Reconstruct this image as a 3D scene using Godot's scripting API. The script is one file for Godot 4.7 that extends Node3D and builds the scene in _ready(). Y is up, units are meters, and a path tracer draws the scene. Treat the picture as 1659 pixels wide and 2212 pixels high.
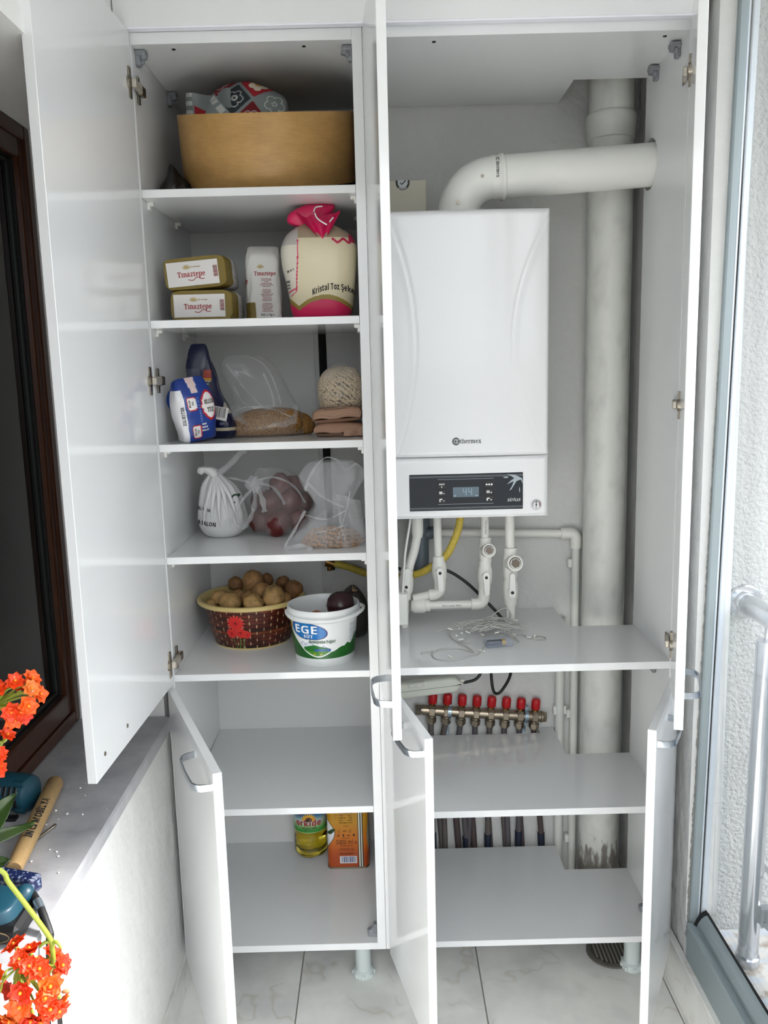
extends Node3D

# ---------------------------------------------------------------- bookkeeping
var M := {}
var F := {}
var rng := RandomNumberGenerator.new()
const UPV := Vector3(0, 1, 0)

func V(x: float, y: float, z: float) -> Vector3:
	return Vector3(x, y, z)

func thing(called: String, label: String, category: String, at := Vector3.ZERO, group := "") -> Node3D:
	var o := Node3D.new()
	o.name = called
	add_child(o, true)
	o.position = at
	tag(o, label, category, group)
	return o

func tag(o: Node, label: String, category := "", group := "", kind := "") -> void:
	if label: o.set_meta("label", label)
	if category: o.set_meta("category", category)
	if group: o.set_meta("group", group)
	if kind: o.set_meta("kind", kind)

func part(parent: Node, called: String, s: SurfaceTool, m: Material, label := "") -> MeshInstance3D:
	s.generate_normals()
	var o := MeshInstance3D.new()
	o.name = called
	o.mesh = s.commit()
	o.material_override = m
	parent.add_child(o, true)
	if label: o.set_meta("label", label)
	return o

func struct(called: String, s: SurfaceTool, m: Material, label := "", category := "") -> MeshInstance3D:
	var o := part(self, called, s, m)
	o.set_meta("kind", "structure")
	tag(o, label, category)
	return o

# ---------------------------------------------------------------- materials
func mat(key: String, col: Color, rough: float, metal := 0.0) -> StandardMaterial3D:
	var m := StandardMaterial3D.new()
	m.resource_name = key
	m.albedo_color = col
	m.roughness = rough
	m.metallic = metal
	m.cull_mode = BaseMaterial3D.CULL_DISABLED
	M[key] = m
	return m

func noise(seed_: int, freq: float, oct := 4, type := FastNoiseLite.TYPE_SIMPLEX_SMOOTH) -> FastNoiseLite:
	var n := FastNoiseLite.new()
	n.seed = seed_
	n.frequency = freq
	n.noise_type = type
	n.fractal_octaves = oct
	return n

func tex(w: int, h: int, f: Callable) -> ImageTexture:
	var im := Image.create(w, h, false, Image.FORMAT_RGB8)
	for y in h:
		for x in w:
			im.set_pixel(x, y, f.call(x, y))
	return ImageTexture.create_from_image(im)

func seamless(n: FastNoiseLite, size: int) -> Image:
	return n.get_seamless_image(size, size)

func tri_tex(m: StandardMaterial3D, t: Texture2D, scale: Vector3, world := true) -> void:
	m.albedo_texture = t
	m.uv1_triplanar = true
	m.uv1_world_triplanar = world
	m.uv1_scale = scale

func bump(m: StandardMaterial3D, im: Image, strength: float, scale: Vector3, world := true) -> void:
	var c: Image = im.duplicate()
	c.bump_map_to_normal_map(strength)
	m.normal_enabled = true
	m.normal_texture = ImageTexture.create_from_image(c)
	m.normal_scale = 1.0
	m.uv1_triplanar = true
	m.uv1_world_triplanar = world
	m.uv1_scale = scale

# ---------------------------------------------------------------- mesh helpers
func st() -> SurfaceTool:
	var s := SurfaceTool.new()
	s.begin(Mesh.PRIMITIVE_TRIANGLES)
	s.set_smooth_group(-1)
	s.set_uv(Vector2.ZERO)
	return s

func tri(s: SurfaceTool, a: Vector3, b: Vector3, c: Vector3) -> void:   # counter-clockwise from outside
	s.add_vertex(a); s.add_vertex(c); s.add_vertex(b)

func quad(s: SurfaceTool, a: Vector3, b: Vector3, c: Vector3, d: Vector3) -> void:
	tri(s, a, b, c); tri(s, a, c, d)

func quad_out(s: SurfaceTool, a: Vector3, b: Vector3, c: Vector3, d: Vector3, o: Vector3) -> void:
	if (b - a).cross(c - a).dot((a + c) * 0.5 - o) < 0.0: quad(s, d, c, b, a)
	else: quad(s, a, b, c, d)

func box(s: SurfaceTool, a: Vector3, b: Vector3, ch := 0.0008, xf := Transform3D.IDENTITY) -> void:
	var c := (a + b) * 0.5
	var h := ((b - a) * 0.5).abs()
	ch = minf(ch, minf(h.x, minf(h.y, h.z)) * 0.45)
	s.set_smooth_group(-1)
	var o := xf * c
	for p in 3:
		var q := (p + 1) % 3
		var r := (p + 2) % 3
		for sp in [-1.0, 1.0]:
			var v := []
			for k in [[-1, -1], [1, -1], [1, 1], [-1, 1]]:
				var w := Vector3.ZERO
				w[p] = sp * h[p]; w[q] = k[0] * (h[q] - ch); w[r] = k[1] * (h[r] - ch)
				v.append(xf * (c + w))
			quad_out(s, v[0], v[1], v[2], v[3], o)
			if ch <= 0.0: continue
			for sq in [-1.0, 1.0]:
				var e := []
				for k in [[0, -1], [0, 1], [1, 1], [1, -1]]:
					var w := Vector3.ZERO
					w[p] = sp * (h[p] - (ch if k[0] else 0.0)); w[q] = sq * (h[q] - (0.0 if k[0] else ch)); w[r] = k[1] * (h[r] - ch)
					e.append(xf * (c + w))
				quad_out(s, e[0], e[1], e[2], e[3], o)
	if ch > 0.0:
		for sx in [-1.0, 1.0]:
			for sy in [-1.0, 1.0]:
				for sz in [-1.0, 1.0]:
					var q0 := xf * (c + V(sx * h.x, sy * (h.y - ch), sz * (h.z - ch)))
					var q1 := xf * (c + V(sx * (h.x - ch), sy * h.y, sz * (h.z - ch)))
					var q2 := xf * (c + V(sx * (h.x - ch), sy * (h.y - ch), sz * h.z))
					if (q1 - q0).cross(q2 - q0).dot(q0 - o) < 0.0: tri(s, q2, q1, q0)
					else: tri(s, q0, q1, q2)

func bx(a: Vector3, b: Vector3, ch := 0.0008, xf := Transform3D.IDENTITY) -> SurfaceTool:
	var s := st()
	box(s, a, b, ch, xf)
	return s

func spline(pts: Array, n := 6) -> Array:
	var out := []
	var c := pts.size()
	for i in c - 1:
		var p0: Vector3 = pts[maxi(i - 1, 0)]
		var p1: Vector3 = pts[i]
		var p2: Vector3 = pts[i + 1]
		var p3: Vector3 = pts[mini(i + 2, c - 1)]
		for k in n:
			out.append(p1.cubic_interpolate(p2, p0, p3, float(k) / n))
	out.append(pts[c - 1])
	return out

func tube(s: SurfaceTool, pts: Array, rad, seg := 12, caps := true, flat_ := 1.0) -> void:
	var n := pts.size()
	var rings := []
	var nn := Vector3.ZERO
	for i in n:
		var p: Vector3 = pts[i]
		var t: Vector3 = (pts[mini(i + 1, n - 1)] - pts[maxi(i - 1, 0)]).normalized()
		if i == 0:
			nn = t.cross(UPV if absf(t.y) < 0.9 else Vector3(1, 0, 0)).normalized()
		else:
			nn = (nn - t * nn.dot(t)).normalized()
		var bn := t.cross(nn)
		var r: float = rad[i] if rad is Array else rad
		var ring := []
		for j in seg:
			var a := TAU * j / seg
			ring.append(p + nn * cos(a) * r + bn * sin(a) * r * flat_)
		rings.append(ring)
	s.set_smooth_group(1)
	for i in n - 1:
		for j in seg:
			var k := (j + 1) % seg
			quad(s, rings[i][j], rings[i][k], rings[i + 1][k], rings[i + 1][j])
	if caps:
		s.set_smooth_group(-1)
		for j in range(1, seg - 1):
			tri(s, rings[0][0], rings[0][j + 1], rings[0][j])
			tri(s, rings[n - 1][0], rings[n - 1][j], rings[n - 1][j + 1])

func cyl(s: SurfaceTool, a: Vector3, b: Vector3, r: float, seg := 20, caps := true) -> void:
	tube(s, [a, b], r, seg, caps)

func lathe(s: SurfaceTool, prof: Array, seg := 32, xf := Transform3D.IDENTITY, brk := 30.0, warp = null) -> void:
	var total := 0.0
	for i in prof.size() - 1: total += (prof[i + 1] - prof[i]).length()
	var g := 1
	var acc := 0.0
	for i in prof.size() - 1:
		var a: Vector2 = prof[i]
		var b: Vector2 = prof[i + 1]
		var len_ := (b - a).length()
		if i > 0:
			var d0: Vector2 = a - prof[i - 1]
			if absf(rad_to_deg(d0.angle_to(b - a))) > brk: g += 1
		s.set_smooth_group(g)
		var v0 := 1.0 - acc / total
		acc += len_
		var v1 := 1.0 - acc / total
		for j in seg:
			var t0 := TAU * j / seg
			var t1 := TAU * (j + 1) / seg
			var p0 := V(a.x * cos(t0), a.y, -a.x * sin(t0))
			var p1 := V(a.x * cos(t1), a.y, -a.x * sin(t1))
			var p2 := V(b.x * cos(t1), b.y, -b.x * sin(t1))
			var p3 := V(b.x * cos(t0), b.y, -b.x * sin(t0))
			if (warp != null):
				p0 = warp.call(p0); p1 = warp.call(p1); p2 = warp.call(p2); p3 = warp.call(p3)
			p0 = xf * p0; p1 = xf * p1; p2 = xf * p2; p3 = xf * p3
			var u0 := float(j) / seg
			var u1 := float(j + 1) / seg
			if b.x > 0.000001 or (warp != null):
				vuv(s, p0, u0, v0); vuv(s, p2, u1, v1); vuv(s, p1, u1, v0)
			if a.x > 0.000001 or (warp != null):
				vuv(s, p0, u0, v0); vuv(s, p3, u0, v1); vuv(s, p2, u1, v1)
			if b.x <= 0.000001 and warp == null:
				vuv(s, p0, u0, v0); vuv(s, p2, u0, v1); vuv(s, p1, u1, v0)
	s.set_uv(Vector2.ZERO)

func vuv(s: SurfaceTool, p: Vector3, u: float, v: float) -> void:
	s.set_uv(Vector2(u, v)); s.add_vertex(p)

func surf(s: SurfaceTool, nu: int, nv: int, f: Callable, sm := 1) -> void:   # f(u, v); outside is du x dv
	s.set_smooth_group(sm)
	var g := []
	for i in nu + 1:
		var row := []
		for j in nv + 1: row.append(f.call(float(i) / nu, float(j) / nv))
		g.append(row)
	for i in nu:
		for j in nv:
			var a: Vector3 = g[i][j]
			var b: Vector3 = g[i + 1][j]
			var c: Vector3 = g[i + 1][j + 1]
			var d: Vector3 = g[i][j + 1]
			var u0 := float(i) / nu
			var u1 := float(i + 1) / nu
			var v0 := 1.0 - float(j) / nv
			var v1 := 1.0 - float(j + 1) / nv
			vuv(s, a, u0, v0); vuv(s, c, u1, v1); vuv(s, b, u1, v0)
			vuv(s, a, u0, v0); vuv(s, d, u0, v1); vuv(s, c, u1, v1)
	s.set_uv(Vector2.ZERO)

func prism(s: SurfaceTool, poly: Array, z0: float, z1: float, xf := Transform3D.IDENTITY, smooth := false) -> void:
	var pv := PackedVector2Array(poly)
	if Geometry2D.is_polygon_clockwise(pv): pv.reverse()
	var idx := Geometry2D.triangulate_polygon(pv)
	s.set_smooth_group(-1)
	for k in range(0, idx.size(), 3):
		var a := pv[idx[k]]
		var b := pv[idx[k + 1]]
		var c := pv[idx[k + 2]]
		if (b - a).cross(c - a) < 0.0:
			var w := b
			b = c; c = w
		tri(s, xf * V(a.x, a.y, z1), xf * V(b.x, b.y, z1), xf * V(c.x, c.y, z1))
		tri(s, xf * V(a.x, a.y, z0), xf * V(c.x, c.y, z0), xf * V(b.x, b.y, z0))
	s.set_smooth_group(1 if smooth else -1)
	for k in pv.size():
		var a := pv[k]
		var b := pv[(k + 1) % pv.size()]
		quad(s, xf * V(a.x, a.y, z0), xf * V(b.x, b.y, z0), xf * V(b.x, b.y, z1), xf * V(a.x, a.y, z1))

func blob(s: SurfaceTool, c: Vector3, r: Vector3, n: FastNoiseLite, amp: float, basis := Basis.IDENTITY, nu := 20, nv := 12) -> void:
	surf(s, nu, nv, func(u, v):
		var a: float = -TAU * (0.0 if u >= 1.0 else u)
		var b: float = PI * (v - 0.5)
		var d := V(cos(a) * cos(b), sin(b), sin(a) * cos(b))
		var k := 1.0 + amp * n.get_noise_3dv(d * 2.0 + c * 37.0)
		return c + basis * (d * r * k))

# lettering: flat or bent by warp(Vector3) -> Vector3; the text is centred on its origin, size = em in metres
func text(parent: Node, str_: String, size: float, m: Material, xf: Transform3D, bold := true, serif := false, warp = null, called := "lettering", stretch := 1.0, align := HORIZONTAL_ALIGNMENT_CENTER) -> MeshInstance3D:
	var key := ("serif" if serif else "sans") + ("_bold" if bold else "")
	if not F.has(key):
		var f := SystemFont.new()
		f.font_names = PackedStringArray(["Droid Serif" if serif else "Droid Sans"])
		f.font_weight = 700 if bold else 400
		F[key] = f
	var t := TextMesh.new()
	t.text = str_
	t.font = F[key]
	t.font_size = 32
	t.pixel_size = size / 32.0
	t.depth = 0.0004
	t.curve_step = 2.0
	t.horizontal_alignment = align
	var arr := t.get_mesh_arrays()
	var vs: PackedVector3Array = arr[Mesh.ARRAY_VERTEX]
	for i in vs.size():
		var p := vs[i]
		p.x *= stretch
		vs[i] = warp.call(p) if (warp != null) else xf * p
	arr[Mesh.ARRAY_VERTEX] = vs
	arr[Mesh.ARRAY_NORMAL] = null
	arr[Mesh.ARRAY_TANGENT] = null
	var am := ArrayMesh.new()
	am.add_surface_from_arrays(Mesh.PRIMITIVE_TRIANGLES, arr)
	var s := SurfaceTool.new()
	s.create_from(am, 0)
	s.deindex()
	s.generate_normals()
	var o := MeshInstance3D.new()
	o.name = called
	o.mesh = s.commit()
	o.material_override = m
	parent.add_child(o, true)
	return o

func frame_at(o: Vector3, x: Vector3, y: Vector3) -> Transform3D:
	x = x.normalized()
	var z := x.cross(y).normalized()
	return Transform3D(Basis(x, z.cross(x), z), o)

# ---------------------------------------------------------------- the scene
func _ready() -> void:
	rng.seed = 7
	var cam := Camera3D.new()
	cam.name = "camera"
	cam.position = V(0.4887415, 1.4963084, 1.8502989)
	cam.rotation = V(-0.1651997, -0.0018122, -0.0250102)
	cam.fov = 62.6927
	cam.near = 0.02
	cam.far = 200.0
	add_child(cam)
	cam.current = true
	var env := Environment.new()
	env.background_mode = Environment.BG_SKY
	var sm := ProceduralSkyMaterial.new()
	sm.sky_top_color = Color(0.965, 0.98, 0.995)
	sm.sky_horizon_color = Color(0.57, 0.585, 0.60)
	sm.sky_curve = 0.3
	sm.ground_horizon_color = Color(0.38, 0.38, 0.37)
	sm.ground_bottom_color = Color(0.36, 0.36, 0.35)
	sm.sky_energy_multiplier = 1.0
	var sky := Sky.new()
	sky.sky_material = sm
	env.sky = sky
	env.background_energy_multiplier = 1.0
	env.tonemap_mode = Environment.TONE_MAPPER_LINEAR
	env.tonemap_exposure = 7.7
	env.sdfgi_enabled = true
	env.ssao_enabled = true
	env.ssil_enabled = true
	var we := WorldEnvironment.new()
	we.name = "world"
	we.environment = env
	add_child(we)
	var sun := DirectionalLight3D.new()
	sun.name = "veiled_sun"
	sun.light_color = Color(1.0, 0.985, 0.975)
	sun.light_energy = 1.0
	sun.light_angular_distance = 9.0
	sun.shadow_enabled = true
	sun.sky_mode = DirectionalLight3D.SKY_MODE_LIGHT_ONLY
	var el := deg_to_rad(41.0)
	var az := deg_to_rad(-14.0)
	add_child(sun)
	sun.look_at_from_position(V(cos(el) * cos(az), sin(el), cos(el) * sin(az)) * 10.0, Vector3.ZERO, UPV)
	materials()
	room()
	outside()
	left_cabinet()
	right_cabinet()
	fascia()
	boiler()
	pipes()
	manifold()
	right_things()
	shelf_goods()
	lower_goods()
	sill_things()
	flowers()

func materials() -> void:
	mat("board", Color(0.86, 0.865, 0.868), 0.09)
	mat("edge", Color(0.90, 0.90, 0.93), 0.3)
	mat("back_board", Color(0.81, 0.81, 0.80), 0.5)
	var pl := mat("plaster", Color(0.80, 0.80, 0.79), 0.85)
	bump(pl, seamless(noise(3, 0.03, 4), 256), 2.0, V(2.2, 2.2, 2.2))
	var wl := mat("wall_paint", Color(0.90, 0.90, 0.89), 0.55)
	bump(wl, seamless(noise(4, 0.02, 4), 256), 1.2, V(1.6, 1.6, 1.6))
	mat("ceiling_paint", Color(0.94, 0.94, 0.93), 0.9)
	var stc := mat("stucco", Color(0.66, 0.665, 0.66), 0.95)
	bump(stc, seamless(noise(5, 0.045, 3), 512), 9.0, V(3.0, 3.0, 3.0))
	# marbled floor tile
	var n1 := seamless(noise(11, 0.0045, 4), 512)
	var n2 := seamless(noise(12, 0.006, 5), 512)
	var marble := tex(512, 512, func(x, y):
		var a := n1.get_pixel(x, y).r
		var b := n2.get_pixel(x, y).r
		var vein := clampf(1.0 - absf(a - 0.5) * 26.0, 0.0, 1.0) * clampf((b - 0.40) * 4.0, 0.0, 1.0)
		var cloud := clampf((b - 0.3) * 1.8, 0.0, 1.0)
		var c := Color(0.86, 0.86, 0.84).lerp(Color(0.78, 0.78, 0.77), cloud)
		return c.lerp(Color(0.60, 0.53, 0.44), vein * 0.24))
	for k in 4:
		var ft := mat("tile_%d" % k, Color(1, 1, 1), 0.14)
		tri_tex(ft, marble, V(1.3, 1.3, 1.3))
		ft.uv1_offset = V(0.31 * k, 0.0, 0.47 * k)
	mat("grout", Color(0.55, 0.53, 0.50), 0.9)
	var n3 := seamless(noise(13, 0.012, 5), 512)
	var greym := tex(512, 512, func(x, y):
		var a := n3.get_pixel(x, y).r
		var b := n1.get_pixel(x, (y * 2) % 512).r
		var vein := clampf(1.0 - absf(b - 0.5) * 18.0, 0.0, 1.0)
		var c := Color(0.66, 0.66, 0.67).lerp(Color(0.60, 0.60, 0.615), clampf((a - 0.3) * 2.2, 0.0, 1.0))
		return c.lerp(Color(0.47, 0.47, 0.48), vein * 0.15))
	var sl := mat("sill_marble", Color(1, 1, 1), 0.32)
	tri_tex(sl, greym, V(1.6, 1.6, 1.6))
	var ledge := tex(256, 256, func(x, y):
		var a := n3.get_pixel(x * 2, y * 2).r
		var b := n2.get_pixel((x * 3) % 512, (y * 3) % 512).r
		return Color(0.80, 0.79, 0.77).lerp(Color(0.58, 0.52, 0.46), clampf((a - 0.45) * 3.0, 0.0, 1.0)).lerp(Color(0.72, 0.76, 0.82), clampf((b - 0.5) * 3.0, 0.0, 0.8)))
	var lg := mat("ledge_marble", Color(1, 1, 1), 0.25)
	tri_tex(lg, ledge, V(3, 3, 3))
	# woods
	var ng := noise(21, 0.9, 3)
	var ng2 := noise(22, 0.012, 4)
	var ply := tex(512, 256, func(x, y):
		var g := ng.get_noise_2d(x * 0.02, y * 0.35) * 0.5 + 0.5
		var b := ng2.get_noise_2d(x, y * 2.0) * 0.5 + 0.5
		return Color(0.74, 0.59, 0.36).lerp(Color(0.60, 0.45, 0.25), clampf(g * 0.45 + b * 0.55, 0.0, 1.0)))
	var pw := mat("sieve_wood", Color(1, 1, 1), 0.45)
	pw.albedo_texture = ply
	pw.uv1_scale = V(3, 1, 1)
	var dw := tex(256, 256, func(x, y):
		var g := ng.get_noise_2d(x * 0.35, y * 0.02) * 0.5 + 0.5
		return Color(0.33, 0.18, 0.095).lerp(Color(0.20, 0.10, 0.055), g))
	var wf := mat("dark_wood", Color(1, 1, 1), 0.28)
	tri_tex(wf, dw, V(3, 3, 3))
	mat("gasket", Color(0.03, 0.03, 0.033), 0.6)
	mat("dark_glass_edge", Color(0.1, 0.11, 0.11), 0.4)
	var gl := mat("dark_glass", Color(0.02, 0.025, 0.025, 0.72), 0.05)
	gl.transparency = BaseMaterial3D.TRANSPARENCY_ALPHA
	var pane := mat("clear_glass", Color(0.95, 0.98, 0.98, 0.04), 0.03)
	pane.transparency = BaseMaterial3D.TRANSPARENCY_ALPHA
	mat("blue_glass", Color(0.45, 0.52, 0.59), 0.15)
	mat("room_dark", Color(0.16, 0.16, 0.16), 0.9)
	mat("aluminium", Color(0.56, 0.60, 0.61), 0.42, 0.35)
	mat("aluminium_light", Color(0.78, 0.81, 0.84), 0.35, 0.3)
	mat("brush", Color(0.20, 0.19, 0.18), 1.0)
	mat("dirt", Color(0.50, 0.49, 0.47), 1.0)
	mat("steel", Color(0.74, 0.75, 0.77), 0.22, 1.0)
	mat("chrome", Color(0.66, 0.68, 0.70), 0.22, 1.0)
	mat("nickel", Color(0.58, 0.55, 0.50), 0.32, 1.0)
	mat("hinge_arm", Color(0.74, 0.715, 0.67), 0.35, 0.5)
	mat("zinc", Color(0.60, 0.66, 0.70), 0.35, 0.9)
	mat("brass_nickel", Color(0.62, 0.57, 0.50), 0.30, 0.95)
	mat("brass", Color(0.55, 0.42, 0.24), 0.35, 0.9)
	mat("white_plastic", Color(0.88, 0.88, 0.86), 0.35)
	mat("leg_plastic", Color(0.72, 0.755, 0.75), 0.4)
	mat("ppr", Color(0.88, 0.875, 0.85), 0.38)
	mat("pvc", Color(0.84, 0.845, 0.82), 0.42)
	mat("grey_pvc", Color(0.33, 0.37, 0.40), 0.45)
	mat("black_foam", Color(0.035, 0.035, 0.04), 0.9)
	mat("black_cable", Color(0.03, 0.03, 0.03), 0.45)
	mat("clip_plastic", Color(0.50, 0.51, 0.53), 0.35)
	mat("screw_dark", Color(0.18, 0.17, 0.16), 0.5, 0.6)
	mat("white_enamel", Color(0.88, 0.88, 0.885), 0.10)
	mat("black", Color(0.025, 0.025, 0.025), 0.5)
	mat("grey_print", Color(0.36, 0.37, 0.38), 0.6)
	mat("white_print", Color(0.92, 0.92, 0.92), 0.6)
	mat("red", Color(0.70, 0.06, 0.09), 0.38)
	mat("wine_red", Color(0.50, 0.07, 0.10), 0.6)
	mat("gas_yellow", Color(0.76, 0.67, 0.27), 0.5)

# ---------------------------------------------------------------- setting
func room() -> void:
	# floor: slab with one mesh per tile
	var fl := struct("floor", bx(V(-0.30, -0.12, -0.62), V(1.30, -0.003, 2.7), 0.0), M.grout, "light marbled floor tiles with thin grout joints", "floor")
	var xs := [-0.196, 0.254, 0.704, 1.154, 1.19]
	var zs := [-0.465, 0.32, 1.22, 2.12, 2.6]
	var k := 0
	for i in 4:
		for j in 4:
			part(fl, "tile", bx(V(xs[i] + 0.0015, -0.01, zs[j] + 0.0015), V(xs[i + 1] - 0.0015, 0.0, zs[j + 1] - 0.0015), 0.0006), M["tile_%d" % ((i * 3 + j) % 4)])
			k += 1
	struct("ceiling", bx(V(-0.30, 2.56, -0.62), V(1.45, 2.72, 2.7), 0.0), M.ceiling_paint, "white painted balcony ceiling", "ceiling")
	struct("wall_back", bx(V(-0.30, 0.0, -0.62), V(1.17, 2.56, -0.465), 0.0), M.plaster, "white plastered wall behind the cupboards", "wall")
	# house wall on the left with a window niche above the marble sill
	var s := st()
	box(s, V(-0.30, 0.0, -0.465), V(-0.03, 0.69, 2.6), 0.0)
	box(s, V(-0.30, 2.01, -0.465), V(-0.03, 2.56, 2.6), 0.0)
	box(s, V(-0.30, 0.69, -0.465), V(-0.03, 2.01, -0.006), 0.0)
	box(s, V(-0.30, 0.69, 1.42), V(-0.03, 2.01, 2.6), 0.0)
	struct("wall_left", s, M.wall_paint, "white painted wall with window niche on the left", "wall")
	struct("baseboard_left", bx(V(-0.031, 0.0, -0.3), V(-0.024, 0.082, 2.6), 0.002), M.tile_1, "pale tile skirting along the left wall", "skirting")
	s = bx(V(-0.235, 0.69, -0.004), V(-0.012, 0.72, 1.42), 0.004)
	struct("trim_1", s, M.sill_marble, "grey veined marble window sill with tools lying on it", "window sill")
	# dark room behind the window
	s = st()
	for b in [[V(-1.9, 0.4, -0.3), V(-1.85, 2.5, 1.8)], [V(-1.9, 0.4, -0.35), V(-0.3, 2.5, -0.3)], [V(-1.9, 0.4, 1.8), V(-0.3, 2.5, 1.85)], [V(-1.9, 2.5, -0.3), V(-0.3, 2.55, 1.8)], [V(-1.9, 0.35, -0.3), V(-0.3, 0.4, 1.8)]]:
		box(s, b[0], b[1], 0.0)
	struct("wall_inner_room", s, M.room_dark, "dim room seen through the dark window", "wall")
	# window
	var w := struct("window_1", frame_x(-0.225, -0.29, 0.72, 2.01, -0.004, 1.42, 0.028), M.dark_wood, "dark brown wooden window with dark glass in the left wall", "window")
	part(w, "sash", bx(V(-0.285, 0.748, 0.022), V(-0.232, 1.985, 0.043), 0.003), M.dark_wood)
	part(w, "sash", bx(V(-0.285, 0.748, 0.041), V(-0.232, 0.795, 1.395), 0.003), M.dark_wood)
	part(w, "sash", bx(V(-0.285, 1.945, 0.041), V(-0.232, 1.985, 1.395), 0.003), M.dark_wood)
	part(w, "sash", bx(V(-0.285, 0.793, 0.70), V(-0.232, 1.947, 0.79), 0.003), M.dark_wood)
	part(w, "gasket", frame_x(-0.245, -0.262, 0.792, 1.948, 0.040, 0.703, 0.006), M.gasket)
	part(w, "glazing_bead", frame_x(-0.250, -0.262, 0.798, 1.942, 0.046, 0.697, 0.009), M.dark_glass_edge)
	part(w, "pane", bx(V(-0.262, 0.79, 0.040), V(-0.257, 1.95, 0.705), 0.0), M.dark_glass)
	part(w, "pane", bx(V(-0.262, 0.79, 0.785), V(-0.257, 1.95, 1.40), 0.0), M.dark_glass)
	# right wall: pier beside the cupboard (stucco outside), low kerb and glazing
	s = st()
	box(s, V(1.1815, 0.0, -0.62), V(1.255, 2.56, 0.050), 0.0)
	struct("wall_right", s, M.plaster, "white plaster strip between cupboard and aluminium window frame", "wall")
	struct("wall_kerb", bx(V(1.178, 0.0, 0.052), V(1.25, 0.165, 2.6), 0.0), M.plaster, "low plastered kerb under the aluminium window", "wall")
	struct("baseboard_right", bx(V(1.162, 0.0, -0.3), V(1.1785, 0.120, 2.6), 0.002), M.tile_2, "pale stained skirting at the foot of the right wall", "skirting")
	# ragged line of dirty sealant between plaster and frame
	s = st()
	var nz := noise(31, 3.0, 3)
	var pp := []
	var rr := []
	for i in 200:
		var y := 0.17 + i * 0.0068
		pp.append(V(1.1860 + (y - 0.215) * 0.0150 - 0.0015 * nz.get_noise_1d(y * 40.0), y, 0.0535))
		rr.append(0.0008 + 0.0036 * maxf(0.0, nz.get_noise_1d(y * 90.0 + 9.0) + 0.35) * clampf((1.5 - y) * 1.0, 0.1, 1.0))
	tube(s, pp, rr, 6)
	struct("trim_2", s, M.dirt, "ragged dirty sealant line beside the aluminium frame", "sealant")
	var lean := 0.0150
	var lx := Transform3D(Basis(V(1, 0, 0), V(lean, 1, 0).normalized(), V(0, 0, 1)), V(0, 0.215, 0))
	var al := struct("window_2", bx(V(1.1865, -0.05, 0.046), V(1.2055, 2.34, 0.064), 0.003, lx), M.aluminium, "grey aluminium window frame on the right with clear glass", "window")
	part(al, "track", bx(V(1.2055, -0.02, 0.046), V(1.2105, 2.34, 0.060), 0.001, lx), M.aluminium_light)
	part(al, "brush_strip", bx(V(1.2105, -0.02, 0.046), V(1.2140, 2.34, 0.057), 0.001, lx), M.brush)
	part(al, "outer_jamb", bx(V(1.2140, -0.02, 0.046), V(1.2275, 2.34, 0.062), 0.002, lx), M.aluminium_light)
	s = st()
	var rail_prof := [Vector2(1.176, 0.120), Vector2(1.176, 0.205), Vector2(1.179, 0.209), Vector2(1.189, 0.207), Vector2(1.193, 0.200), Vector2(1.197, 0.202), Vector2(1.200, 0.211), Vector2(1.206, 0.221), Vector2(1.213, 0.228), Vector2(1.220, 0.231), Vector2(1.224, 0.228), Vector2(1.224, 0.12)]
	prism(s, rail_prof, 0.074, 2.6)
	part(al, "bottom_rail", s, M.aluminium)
	part(al, "rail_seal", bx(V(1.2205, 0.226, 0.074), V(1.2255, 0.234, 2.6), 0.001), M.gasket)
	s = st()
	prism(s, [Vector2(1.195, 0.199), Vector2(1.2, 0.213), Vector2(1.206, 0.2235), Vector2(1.2135, 0.231), Vector2(1.2225, 0.236), Vector2(1.2225, 0.199)], 0.068, 0.080)
	part(al, "end_seal", s, M.gasket)
	part(al, "top_rail", bx(V(1.18, 2.44, 0.05), V(1.28, 2.56, 2.6), 0.003), M.aluminium)
	for z in [0.95, 1.80, 2.55]:
		part(al, "mullion", bx(V(1.20, 0.225, z), V(1.25, 2.45, z + 0.045), 0.003), M.aluminium)
	var zz := [0.085, 0.95, 1.80, 2.55]
	for i in 3:
		part(al, "pane", bx(V(1.2265, 0.225, zz[i] + (0.0 if i == 0 else 0.045)), V(1.2325, 2.45, zz[i + 1]), 0.0), M.clear_glass)
	# far end of the balcony behind the camera: parapet and open window
	s = st()
	box(s, V(-0.30, 0.0, 2.6), V(1.30, 0.165, 2.7), 0.0)
	box(s, V(-0.30, 2.40, 2.6), V(1.30, 2.56, 2.7), 0.0)
	struct("wall_front", s, M.wall_paint, "white wall at the far end of the balcony", "wall")

func st_join(list: Array, ch: float) -> SurfaceTool:
	var s := st()
	for b in list: box(s, b[0], b[1], ch)
	return s

func frame_x(x0: float, x1: float, y0: float, y1: float, z0: float, z1: float, w: float) -> SurfaceTool:
	var s := st()
	box(s, V(x1, y0, z0), V(x0, y1, z0 + w), 0.003)
	box(s, V(x1, y0, z1 - w), V(x0, y1, z1), 0.003)
	box(s, V(x1, y0, z0 + w * 0.98), V(x0, y0 + w, z1 - w * 0.98), 0.003)
	box(s, V(x1, y1 - w, z0 + w * 0.98), V(x0, y1, z1 - w * 0.98), 0.003)
	return s

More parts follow.
